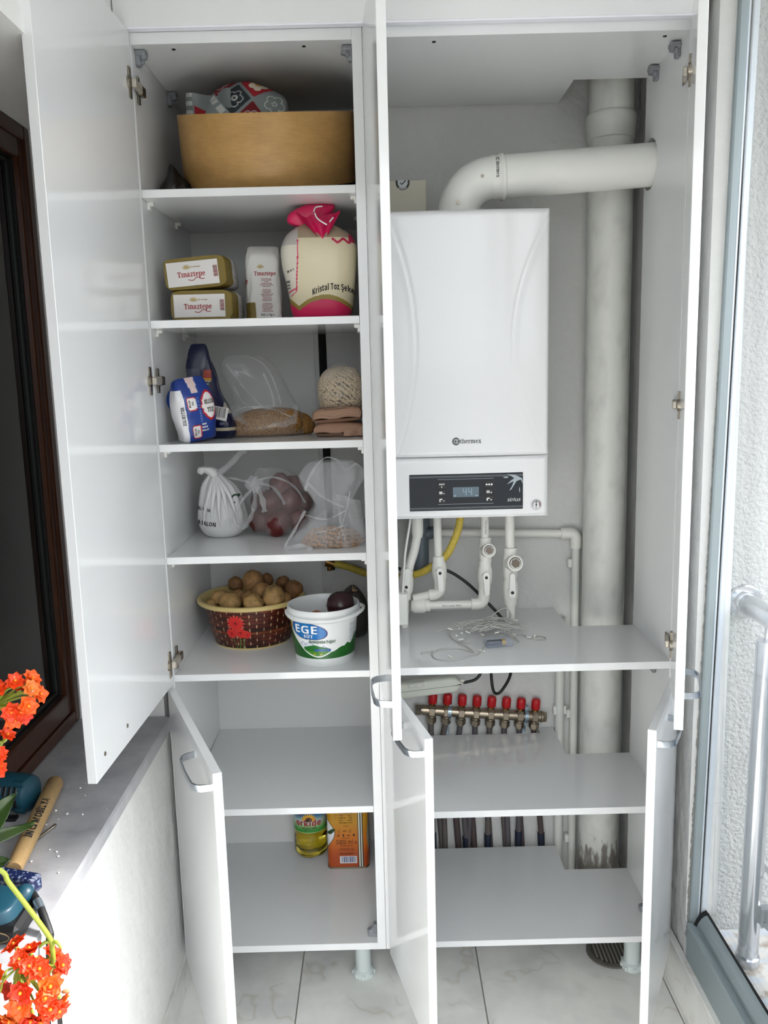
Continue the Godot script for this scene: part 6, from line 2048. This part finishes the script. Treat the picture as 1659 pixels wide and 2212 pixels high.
	ol.albedo_texture = tex(768, 224, func(x, y):
		var X: float = (x / 768.0 - 0.75) * TAU * 0.048
		var Y: float = (1.0 - y / 224.0) * 0.095      # from the label's lower edge
		var c := Color(0.16, 0.50, 0.16).lerp(Color(0.62, 0.74, 0.50), smoothstep(0.0, 0.028, Y)).lerp(Color(0.72, 0.78, 0.76), smoothstep(0.020, 0.036, Y)).lerp(Color(0.06, 0.30, 0.50), smoothstep(0.034, 0.062, Y))
		if Y < 0.0022: c = Color(0.66, 0.74, 0.50)
		var dx: float = X + 0.000
		var dy: float = Y - 0.040
		var d := sqrt(dx * dx + dy * dy * 1.25)
		var pet := 0.0235 * (0.85 + 0.15 * cos(atan2(dy, dx) * 18.0))
		if d < pet and dy > -0.004:
			c = Color(0.80, 0.55, 0.08).lerp(Color(0.88, 0.68, 0.16), 0.5 + 0.5 * cos(atan2(dy, dx) * 18.0))
			if d < 0.0095: c = Color(0.30, 0.15, 0.08)
			if d < 0.0045: c = Color(0.16, 0.09, 0.06)
		var e := pow((X + 0.026) / 0.0048, 2.0) + pow((Y - 0.0555) / 0.0022, 2.0)
		if e < 1.0: c = Color(0.60, 0.06, 0.10)
		return c)
	s = st()
	lathe(s, [Vector2(0.0482, 0.083), Vector2(0.0482, 0.178)], 64)
	part(t, "label", s, ol)
	around(t, "orkide", 0.0265, M.white_print, 0.0484, -0.002, 0.1135, true, false, 0.98)
	around(t, "orkide", 0.0248, mat("label_red", Color(0.62, 0.05, 0.14), 0.45), 0.0490, -0.002, 0.1137, true, false, 1.02)
	around(t, "AYÇİÇEK YAĞI", 0.0068, M.dark_print, 0.0486, 0.0, 0.0985, true, false, 0.95)
	around(t, "doğal ve vitaminli", 0.0036, M.dark_print, 0.0486, 0.0, 0.0925, false)
	t = thing("oil_tin", "tall yellow and orange oil tin standing right of the oil bottle", "tin", V(0.3685, 0.123, -0.372))
	var out := []
	for k in 64: out.append(round_rect(k / 64.0, 0.0575, 0.0565, 0.014))
	var up := Transform3D(Basis(V(1, 0, 0), V(0, 0, -1), V(0, 1, 0)), Vector3.ZERO)
	s = st()
	surf(s, 120, 2, func(u, v):
		var q := round_rect(0.0 if u >= 1.0 else u, 0.0575, 0.0565, 0.014)
		return V(q.x, lerpf(0.004, 0.300, v), q.y))
	var tm := mat("tin_print", Color(1, 1, 1), 0.34)
	tm.albedo_texture = tex(512, 512, func(x, y):
		var u: float = x / 512.0
		var q := round_rect(u, 0.0575, 0.0565, 0.014)
		var X: float = q.x
		var front: bool = q.y > 0.0
		var Y: float = 0.004 + (1.0 - y / 512.0) * 0.296
		var c := Color(0.62, 0.25, 0.05).lerp(Color(0.74, 0.40, 0.04), smoothstep(0.03, 0.09, Y)).lerp(Color(0.72, 0.52, 0.05), smoothstep(0.08, 0.15, Y))
		if not front: return c
		for l in [[0.0325, 0.0018], [0.0385, 0.0018]]:
			if absf(X - l[0]) < 0.0042: c = Color(0.82, 0.82, 0.76)
		for l in [0.0292, 0.0355, 0.0415]:
			if absf(X - l) < 0.0011: c = Color(0.06, 0.055, 0.05)
		# white sweep at the left edge with a leaf
		var w: float = -0.050 - 0.012 + 0.030 * exp(-pow((Y - 0.108) / 0.040, 2.0))
		if X < w - 0.004: c = Color(0.80, 0.80, 0.80)
		if absf(X - (w - 0.004)) < 0.0008: c = Color(0.12, 0.11, 0.08)
		var lx: float = X + 0.048
		var ly: float = Y - 0.112 - lx * 0.55
		if lx > -0.01 and lx < 0.014 and absf(ly) < 0.0065 * (1.0 - pow((lx - 0.002) / 0.0125, 2.0)): c = Color(0.10, 0.22, 0.08)
		if X > 0.049 and Y > 0.05 and Y < 0.14 and X > 0.0575 - 0.004 * sin((Y - 0.05) / 0.09 * PI): c = Color(0.55, 0.60, 0.56)
		# nutrition table
		if X > -0.034 and X < 0.022 and Y > 0.150:
			if fmod(Y * 1000.0, 7.0) < 0.5 or absf(X + 0.0335) < 0.0004 or absf(X - 0.0215) < 0.0004: c = c.darkened(0.45)
		if X > -0.024 and X < 0.024:
			# barcode
			if Y > 0.016 and Y < 0.038:
				c = Color(0.80, 0.80, 0.80)
				if Y > 0.0185 and Y < 0.036 and X > -0.021 and X < 0.021 and sin(X * 2600.0) + 0.8 * sin(X * 4100.0 + 1.0) > 0.1: c = Color(0.16, 0.20, 0.42)
		return c)
	part(t, "tin_body", s, tm)
	s = st()
	prism(s, out, 0.0, 0.005, up * Transform3D(Basis.from_scale(V(1.02, 1.02, 1.0)), Vector3.ZERO), false)
	prism(s, out, 0.299, 0.303, up * Transform3D(Basis.from_scale(V(1.02, 1.02, 1.0)), Vector3.ZERO), false)
	part(t, "tin_seam", s, mat("tin_metal", Color(0.55, 0.50, 0.42), 0.35, 0.8))
	var fz := 0.0570
	text(t, "5000 ml ℮", 0.0172, M.dark_print, Transform3D(Basis.IDENTITY, V(-0.003, 0.080, fz)), false, false, null, "lettering", 0.78)
	for l in [["zeytinyağı ve gıda sanayi", 0.0036, 0.0695], ["Gıda San. ve Tic. A.Ş.", 0.0042, 0.0605], ["Organize Sanayi Bölgesi 12. Cadde", 0.0030, 0.0565], ["www.yag.com.tr", 0.0058, 0.0455], ["Parti no ve S.T.T.", 0.0036, 0.0925], ["T  No  G", 0.0045, 0.1290], ["Besin değerleri 100 ml", 0.0040, 0.1385], ["Enerji            3389 kJ", 0.0048, 0.1460], ["Doymuş          12 g", 0.0048, 0.1530], ["Yağ               92 g", 0.0048, 0.1600], ["Karbonhidrat    0 g", 0.0048, 0.1670], ["Protein           0 g", 0.0048, 0.1740]]:
		text(t, l[0], l[1], M.dark_print, Transform3D(Basis.IDENTITY, V(-0.004, l[2], fz)), l[1] > 0.005, false, null, "lettering", 0.9)
	for k in 4:
		s = st()
		var c := V(-0.026 + 0.0145 * k, 0.1005, fz)
		if k == 0: tube(s, [c + V(0.003, 0.001, 0), c + V(0.0, 0.0035, 0), c + V(-0.0035, 0.0, 0), c + V(0, -0.0035, 0), c + V(0.0035, -0.001, 0)], 0.0007, 6)
		elif k == 1: box(s, c + V(-0.002, -0.0035, -0.0005), c + V(0.0015, 0.0035, 0.0005), 0.0)
		elif k == 2: tube(s, [c + V(-0.0045, 0, 0), c + V(0, 0.002, 0), c + V(0.0045, 0, 0), c + V(0, -0.002, 0), c + V(-0.0045, 0, 0)], 0.0005, 6)
		else:
			cyl(s, c + V(0, 0.001, -0.0004), c + V(0, 0.001, 0.0004), 0.0028, 12)
			box(s, c + V(-0.0006, -0.004, -0.0004), c + V(0.0006, 0.0, 0.0004), 0.0)
		part(t, "printed_icon", s, M.dark_print)
	for k in 3:
		s = st()
		var c := V(-0.0235 + 0.0155 * k, 0.1135, fz)
		if k == 1: box(s, c + V(-0.005, -0.0012, -0.0004), c + V(0.005, 0.0012, 0.0004), 0.0)
		else: tube(s, [c + V(-0.003, -0.003, 0), c + V(0.003, -0.003, 0), c + V(0.003, 0.003, 0), c + V(-0.003, 0.003, 0), c + V(-0.003, -0.003, 0)], 0.0005, 6)
		part(t, "printed_icon", s, mat("faint_print", Color(0.40, 0.26, 0.06), 0.5))

# ---------------------------------------------------------------- tools on the sill
func sill_things() -> void:
	var s: SurfaceTool
	mat("teal_tool", Color(0.07, 0.24, 0.30), 0.42)
	mat("black_tool", Color(0.035, 0.037, 0.042), 0.45)
	mat("rubber", Color(0.025, 0.025, 0.03), 0.6)
	var hw := mat("hammer_wood", Color(1, 1, 1), 0.6)
	var ng := noise(151, 0.9, 3)
	tri_tex(hw, tex(128, 256, func(x, y):
		var g: float = ng.get_noise_2d(x * 0.5, y * 0.03) * 0.5 + 0.5
		return Color(0.70, 0.58, 0.40).lerp(Color(0.56, 0.45, 0.29), g)), V(14, 14, 5))
	hw.uv1_world_triplanar = true
	# power tool housing at the back
	var t := thing("power_tool", "teal power tool housing with air slots lying beside the hammer handle", "power tool", V(-0.192, 0.7205, 0.412))
	var ax := V(1, 0, 0.22).normalized()
	var lx := Transform3D(Basis(V(-ax.z, 0, ax.x), ax, V(0, 1, 0).cross(ax).normalized().cross(ax)), V(0, 0.034, 0))
	lx.basis = Basis(ax.cross(UPV).normalized(), ax, ax.cross(UPV).normalized().cross(ax))
	s = st()
	lathe(s, [Vector2(0, -0.16), Vector2(0.031, -0.16), Vector2(0.033, -0.05), Vector2(0.034, -0.03), Vector2(0.0335, 0.018), Vector2(0.031, 0.027), Vector2(0.024, 0.031), Vector2(0, 0.031)], 36, lx)
	part(t, "housing", s, M.teal_tool)
	for row in 2:
		for k in 5:
			var a: float = -0.15 + 0.62 * row
			var dirv: Vector3 = V(0, sin(a), 0) + ax.cross(UPV).normalized() * cos(a)
			var c: Vector3 = lx * V(0, -0.026 + 0.0105 * k, 0) + dirv * 0.0325
			s = st()
			box(s, V(-0.0036, -0.0088, -0.003), V(0.0036, 0.0088, 0.0022), 0.001, Transform3D(Basis(ax, dirv.cross(ax).normalized(), dirv).orthonormalized(), c))
			part(t, "air_slot", s, M.black_tool)
	for q in [0.95, -0.75]:
		s = st()
		var dirv: Vector3 = V(0, sin(q), 0) + ax.cross(UPV).normalized() * cos(q)
		cyl(s, lx * V(0, 0.012, 0) + dirv * 0.031, lx * V(0, 0.028, 0) + dirv * 0.031, 0.0065, 14)
		part(t, "screw_boss", s, M.teal_tool)
	s = st()
	box(s, V(-0.10, 0.0, 0.030), V(0.012, 0.006, 0.046), 0.002)
	part(t, "base_lip", s, M.black_tool)
	# hammer
	t = thing("hammer", "wooden handled hammer with worn blue head and handwriting on the handle", "hammer", V(-0.133, 0.72, 0.49))
	var h0 := V(-0.018, 0.0165, -0.150)
	var h1 := V(0.026, 0.0165, 0.143)
	s = st()
	tube(s, [h0, h0.lerp(h1, 0.012), h0.lerp(h1, 0.03), h0.lerp(h1, 0.3), h0.lerp(h1, 0.7), h0.lerp(h1, 0.9), h1], [0.008, 0.0135, 0.0155, 0.0155, 0.0145, 0.0135, 0.0125], 24)
	part(t, "handle", s, M.hammer_wood)
	var hd := (h1 - h0).normalized()
	var hs := hd.cross(UPV).normalized()
	text(t, "İNCİ MOBİLYA", 0.0170, M.dark_print, Transform3D.IDENTITY, true, false, func(q):
		# reads from the head end towards the free end, on the upper right of the handle
		var w: float = q.y / 0.0152 - 0.35
		var along: Vector3 = h0.lerp(h1, 0.535) - hd * q.x
		return along + (UPV * cos(w) + hs * sin(w)) * (0.0158 + q.z), "handwriting", 1.12)
	var bw := mat("worn_blue", Color(1, 1, 1), 0.5)
	var bn := seamless(noise(153, 0.05, 4), 128)
	tri_tex(bw, tex(128, 128, func(x, y):
		var a: float = bn.get_pixel(x, y).r
		return Color(0.05, 0.10, 0.26) if a < 0.66 else Color(0.50, 0.55, 0.62)), V(16, 16, 16))
	s = st()
	box(s, V(-0.060, 0.002, -0.0135), V(0.052, 0.029, 0.0135), 0.004, Transform3D(Basis(UPV, -0.30), V(0.030, 0.0, 0.168)))
	part(t, "hammer_head", s, bw)
	t = thing("screwdriver_bit", "thin steel screwdriver bit lying right of the hammer handle", "screwdriver bit", V(-0.105, 0.7235, 0.497))
	s = st()
	tube(s, [V(-0.012, 0, 0.030), V(0.002, 0.0, -0.012), V(0.003, 0.0, -0.014), V(0.0035, 0, -0.020)], [0.0026, 0.0026, 0.0034, 0.0030], 10)
	part(t, "bit_shaft", s, M.nickel)
	# cordless tool nearer the viewer
	t = thing("cordless_drill", "teal and black cordless tool with battery base at the sill's front", "power tool", V(-0.130, 0.7205, 0.748))
	part(t, "battery_base", bx(V(-0.10, 0.0, -0.030), V(0.098, 0.028, 0.046), 0.006), M.black_tool)
	s = st()
	surf(s, 40, 16, func(u, v):
		var a: float = -TAU * (0.0 if u >= 1.0 else u)
		var rx := lerpf(0.092, 0.080, v)
		var rz := lerpf(0.040, 0.030, v * v)
		var y := lerpf(0.026, 0.050, sin(v * PI * 0.5))
		var k := cos(maxf(0.0, v - 0.5) * PI) if v > 0.5 else 1.0
		return V(-0.004 + signf(cos(a)) * pow(absf(cos(a)), 0.5) * rx * k, y, 0.004 + signf(sin(a)) * pow(absf(sin(a)), 0.5) * rz * k))
	part(t, "body", s, M.teal_tool)
	s = st()
	surf(s, 20, 10, func(u, v):
		var a: float = -TAU * (0.0 if u >= 1.0 else u)
		var b: float = PI * (v - 0.5)
		return V(0.080 + 0.014 * cos(a) * cos(b), 0.034 + 0.014 * sin(b), -0.024 + 0.015 * sin(a) * cos(b)))
	part(t, "trigger_knob", s, M.teal_tool)
	s = st()
	var ov := []
	for k in 25:
		var a := TAU * k / 24.0
		ov.append(V(0.034 + signf(cos(a)) * pow(absf(cos(a)), 0.6) * 0.052, 0.0145 + sin(a) * 0.0095, 0.0465))
	tube(s, ov, 0.0008, 6)
	part(t, "outline_mark", s, mat("tan_line", Color(0.45, 0.38, 0.26), 0.5))
	s = st()
	tube(s, [V(0.034, 0.0195, 0.0465), V(0.039, 0.0145, 0.0465), V(0.034, 0.0095, 0.0465), V(0.029, 0.0145, 0.0465), V(0.034, 0.0195, 0.0465)], 0.0012, 6)
	part(t, "diamond_mark", s, M.white_print)
	t = thing("tool_cable", "black cable with metal ferrule hanging over the sill edge from the teal tool", "cable", V(-0.040, 0.752, 0.722))
	var pth := spline([V(-0.006, 0.002, -0.008), V(0.014, -0.004, 0.014), V(0.030, -0.014, 0.034), V(0.045, -0.035, 0.052), V(0.050, -0.070, 0.056), V(0.046, -0.13, 0.052), V(0.042, -0.22, 0.046), V(0.036, -0.34, 0.05)], 8)
	var rr := []
	for i in pth.size(): rr.append(0.0058 if i < 24 else 0.0036)
	s = st()
	tube(s, pth, rr, 12)
	part(t, "cable", s, M.rubber)
	s = st()
	tube(s, spline([V(0.040, -0.030, 0.048), V(0.043, -0.07, 0.066), V(0.036, -0.15, 0.066), V(0.034, -0.34, 0.06)], 8), 0.0034, 10)
	part(t, "cable", s, M.rubber)
	s = st()
	cyl(s, pth[7], pth[12], 0.0066, 14)
	part(t, "ferrule", s, M.zinc)
	# plaster crumbs
	var r := RandomNumberGenerator.new()
	r.seed = 15
	s = st()
	blob(s, Vector3.ZERO, V(0.0022, 0.0014, 0.0018), noise(155, 0.9, 2), 0.5, Basis.IDENTITY, 8, 5)
	s.generate_normals()
	var mm := MultiMesh.new()
	mm.transform_format = MultiMesh.TRANSFORM_3D
	mm.mesh = s.commit()
	mm.instance_count = 26
	for i in 26:
		mm.set_instance_transform(i, Transform3D(Basis(UPV, r.randf() * 6.0).scaled(Vector3.ONE * r.randf_range(0.4, 1.1)), V(r.randf_range(-0.20, -0.025), 0.7209, r.randf_range(0.25, 0.75))))
	var o := MultiMeshInstance3D.new()
	o.name = "plaster_crumbs"
	o.multimesh = mm
	o.material_override = M.white_plastic
	add_child(o, true)
	tag(o, "tiny white plaster crumbs scattered over the grey marble sill", "crumbs", "", "stuff")

# ---------------------------------------------------------------- kalanchoe
func flowers() -> void:
	var s: SurfaceTool
	mat("stem_green", Color(0.56, 0.60, 0.20), 0.45)
	mat("leaf_green", Color(0.16, 0.25, 0.09), 0.4)
	for k in 4:
		var m := mat("petal_%d" % k, [Color(0.86, 0.25, 0.05), Color(0.90, 0.36, 0.09), Color(0.80, 0.19, 0.06), Color(0.90, 0.48, 0.20)][k], 0.5)
		m.backlight_enabled = true
		m.backlight = [Color(0.5, 0.08, 0.01), Color(0.5, 0.12, 0.02), Color(0.42, 0.06, 0.02), Color(0.5, 0.2, 0.05)][k]
	mat("flower_heart", Color(0.90, 0.52, 0.10), 0.5)
	var t := thing("kalanchoe", "orange flowering potted plant leaning into view at the lower left", "potted plant", V(-0.130, 0.72, 1.08))
	s = st()
	lathe(s, [Vector2(0, 0.0), Vector2(0.042, 0.0), Vector2(0.056, 0.085), Vector2(0.060, 0.086), Vector2(0.060, 0.10), Vector2(0.055, 0.10), Vector2(0.052, 0.09), Vector2(0, 0.088)], 36)
	part(t, "pot", s, mat("terracotta", Color(0.55, 0.30, 0.20), 0.8))
	var off := V(0.130, -0.72, -1.08)
	# flower mesh: two rings of petals
	var fm := []
	for k in 3:
		s = st()
		var r := RandomNumberGenerator.new()
		r.seed = 200 + k
		for ring in 2:
			var n := 8 if ring == 0 else 6
			for i in n:
				var a := TAU * i / n + ring * 0.5 + r.randf_range(-0.15, 0.15)
				var len_: float = (0.0118 if ring == 0 else 0.0086) * r.randf_range(0.85, 1.1)
				var wid: float = len_ * 0.46
				var lift: float = (0.15 if ring == 0 else 0.60) + r.randf_range(-0.15, 0.2)
				var dir := V(cos(a), 0, sin(a))
				var side := V(-sin(a), 0, cos(a))
				surf(s, 4, 5, func(u, v):
					var x: float = (u - 0.5) * 2.0
					var w: float = wid * sin(PI * clampf(pow(v, 0.75) * 0.88 + 0.10, 0.0, 1.0))
					var out_: float = len_ * v * cos(lift * 0.7)
					return dir * out_ + side * x * w + UPV * (len_ * v * sin(lift) * (1.0 - 0.35 * v) + 0.0012 * x * x), 10 + ring * 10 + i)
		s.generate_normals()
		fm.append(s.commit())
	s = st()
	blob(s, V(0, 0.0022, 0), V(0.0018, 0.0022, 0.0018), noise(160, 0.5, 2), 0.1, Basis.IDENTITY, 8, 6)
	s.generate_normals()
	var heart := s.commit()
	var clusters := [
		[V(0.080, 0.828, 1.0), [[0.099, 0.851], [0.112, 0.844], [0.120, 0.855], [0.084, 0.831], [0.069, 0.824], [0.108, 0.835], [0.111, 0.820], [0.117, 0.811], [0.106, 0.796], [0.092, 0.811], [0.079, 0.800], [0.063, 0.790], [0.060, 0.866], [0.079, 0.871], [0.091, 0.866], [0.049, 0.837], [0.048, 0.808], [0.048, 0.781], [0.073, 0.782], [0.101, 0.862], [0.073, 0.854], [0.060, 0.805], [0.055, 0.855], [0.085, 0.845], [0.095, 0.825], [0.070, 0.812], [0.100, 0.805], [0.088, 0.790], [0.060, 0.775], [0.072, 0.765]]],
		[V(0.093, 1.168, 1.0), [[0.111, 1.183], [0.116, 1.178], [0.102, 1.188], [0.087, 1.182], [0.095, 1.173], [0.113, 1.161], [0.108, 1.150], [0.098, 1.147], [0.113, 1.170], [0.098, 1.157], [0.079, 1.176], [0.106, 1.156], [0.118, 1.166]]],
		[V(0.066, 1.106, 1.0), [[0.077, 1.119], [0.078, 1.110], [0.074, 1.099], [0.066, 1.115], [0.063, 1.100], [0.070, 1.122], [0.075, 1.092]]]]
	var r := RandomNumberGenerator.new()
	r.seed = 300
	for ci in 3:
		var c: Vector3 = clusters[ci][0]
		var list: Array = clusters[ci][1]
		for k in list.size():
			var dx: float = list[k][0] - c.x
			var dy: float = list[k][1] - c.y
			var rad := 0.05 if ci == 0 else 0.028
			var dz := sqrt(maxf(0.0, rad * rad - dx * dx - dy * dy)) * (1.0 if k % 4 else -0.5)
			var p := V(list[k][0], list[k][1], c.z + dz * 0.8)
			var dir := (p - c + V(0, 0, 0.012)).normalized()
			if ci > 0: dir = (dir + V(0.3, 0.5, 0.1)).normalized()
			var b := Basis(Quaternion(UPV, dir)) * Basis(UPV, r.randf() * TAU)
			b = b.scaled(Vector3.ONE * r.randf_range(0.85, 1.12) * (1.18 if ci == 0 else 0.95))
			var o := MeshInstance3D.new()
			o.name = "flower"
			o.mesh = fm[k % 3]
			o.material_override = M["petal_%d" % [0, 1, 0, 2, 0, 1, 3][(k * 5 + ci) % 7]]
			t.add_child(o, true)
			o.transform = Transform3D(b, p + off)
			var h := MeshInstance3D.new()
			h.name = "flower_heart"
			h.mesh = heart
			h.material_override = M.flower_heart
			o.add_child(h, true)
			s = st()
			var root: Vector3 = c - V(0.012, -0.02, 0.0) if ci == 0 else c - V(0.022, 0.012, 0.0)
			tube(s, spline([root + off, root.lerp(p, 0.55) + off + V(0, 0.002, 0), p - dir * 0.010 + off, p - dir * 0.001 + off], 4), [0.0013, 0.0013, 0.0013, 0.0013, 0.0013, 0.0013, 0.0014, 0.0016, 0.002, 0.0026, 0.0026, 0.0024, 0.002], 7)
			part(t, "flower_stalk", s, M.stem_green)
	for q in [[0.0995, 1.190, 0.0], [0.1165, 1.174, 0.3], [0.122, 0.824, 1.2]]:
		s = st()
		blob(s, V(q[0], q[1], 1.012) + off, V(0.0024, 0.0048, 0.0024), noise(161, 0.4, 2), 0.1, Basis(V(0, 0, 1), -0.3 - q[2]), 10, 8)
		part(t, "bud", s, mat("bud", Color(0.72, 0.50, 0.34), 0.5) if not M.has("bud") else M.bud)
	# stems
	for l in [[[V(-0.10, 0.80, 1.07), V(-0.05, 0.98, 1.05), V(0.02, 1.010, 1.02), V(0.058, 0.966, 1.0), V(0.066, 0.951, 1.0), V(0.086, 0.917, 1.0), V(0.105, 0.882, 1.0), V(0.1065, 0.868, 1.0), V(0.106, 0.852, 1.0), V(0.100, 0.838, 1.0)], 0.0028], [[V(-0.12, 0.80, 1.07), V(-0.06, 1.05, 1.04), V(0.0, 1.14, 1.01), V(0.05, 1.158, 1.0), V(0.078, 1.161, 1.0), V(0.090, 1.170, 1.0)], 0.0020], [[V(-0.13, 0.80, 1.08), V(-0.06, 1.0, 1.03), V(0.0, 1.08, 1.0), V(0.058, 1.105, 1.0)], 0.0020]]:
		var pts := []
		for p in l[0]: pts.append((p as Vector3) + off)
		s = st()
		tube(s, spline(pts, 6), l[1], 10)
		part(t, "stem", s, M.stem_green)
	s = st()
	for sg in [-1.0, 1.0]:
		tube(s, spline([V(0.1065, 0.877, 1.0) + off, V(0.1065 + sg * 0.007, 0.8775, 1.002) + off, V(0.1065 + sg * 0.0125, 0.872 - 0.001 * sg, 1.004) + off], 4), [0.0012, 0.0016, 0.0019, 0.002, 0.002, 0.0019, 0.0017, 0.0014, 0.0008], 8)
	part(t, "bract", s, M.stem_green)
	# leaves
	for l in [[V(0.02, 0.985, 1.0), V(0.084, 1.056, 1.0), V(0.0, 0.3, 1.0), 0.017, 0.006], [V(0.01, 0.980, 0.99), V(0.100, 1.018, 1.0), V(0.1, -0.6, 1.0), 0.0125, -0.004], [V(0.02, 0.965, 1.01), V(0.075, 0.985, 1.01), V(0.2, 0.8, 0.8), 0.013, 0.004]]:
		var a0: Vector3 = (l[0] as Vector3) + off
		var a1: Vector3 = (l[1] as Vector3) + off
		var d := a1 - a0
		var nn: Vector3 = (l[2] as Vector3).normalized()
		var sd := nn.cross(d).normalized()
		nn = d.normalized().cross(sd).normalized()
		for face in 1:
			s = st()
			surf(s, 12, 24, func(u, v):
				var x: float = (u - 0.5) * 2.0
				var w: float = l[3] * pow(sin(PI * clampf(0.06 + 0.94 * pow(v, 0.8), 0.0, 1.0)), 0.8) * (1.0 + 0.05 * sin(v * 60.0) * absf(x))
				return a0 + d * v + sd * x * w + nn * (l[4] * sin(v * PI) - 0.004 * (1.0 - absf(x)) ))
			surf(s, 12, 24, func(u, v):
				var x: float = (0.5 - u) * 2.0
				var w: float = l[3] * pow(sin(PI * clampf(0.06 + 0.94 * pow(v, 0.8), 0.0, 1.0)), 0.8) * (1.0 + 0.05 * sin(v * 60.0) * absf(x))
				return a0 + d * v + sd * x * w + nn * (l[4] * sin(v * PI) - 0.004 * (1.0 - absf(x)) - 0.0016 * (1.0 - x * x)))
			part(t, "leaf", s, M.leaf_green)

# outline of a rounded rectangle at an even pace: u = 0 right, 0.25 back, 0.5 left, 0.75 front; (x, z)
func round_rect(u: float, hx: float, hz: float, r: float) -> Vector2:
	var q := PI * 0.5 * r
	var a := hz - r
	var b := 2.0 * (hx - r)
	var d := u * (2.0 * b + 4.0 * a + 4.0 * q)
	var turn := 0
	var legs := [a, b, 2.0 * a, b, a]
	var p := Vector2(hx, 0)
	var dir := Vector2(0, -1)
	for k in 5:
		if d <= legs[k]: return p + dir * d
		d -= legs[k]
		p += dir * legs[k]
		var side := Vector2(dir.y, -dir.x)
		if d <= q or k == 4:
			var w := d / r
			return p + dir * r * sin(w) + side * r * (1.0 - cos(w))
		d -= q
		p += dir * r + side * r
		dir = side
	return p
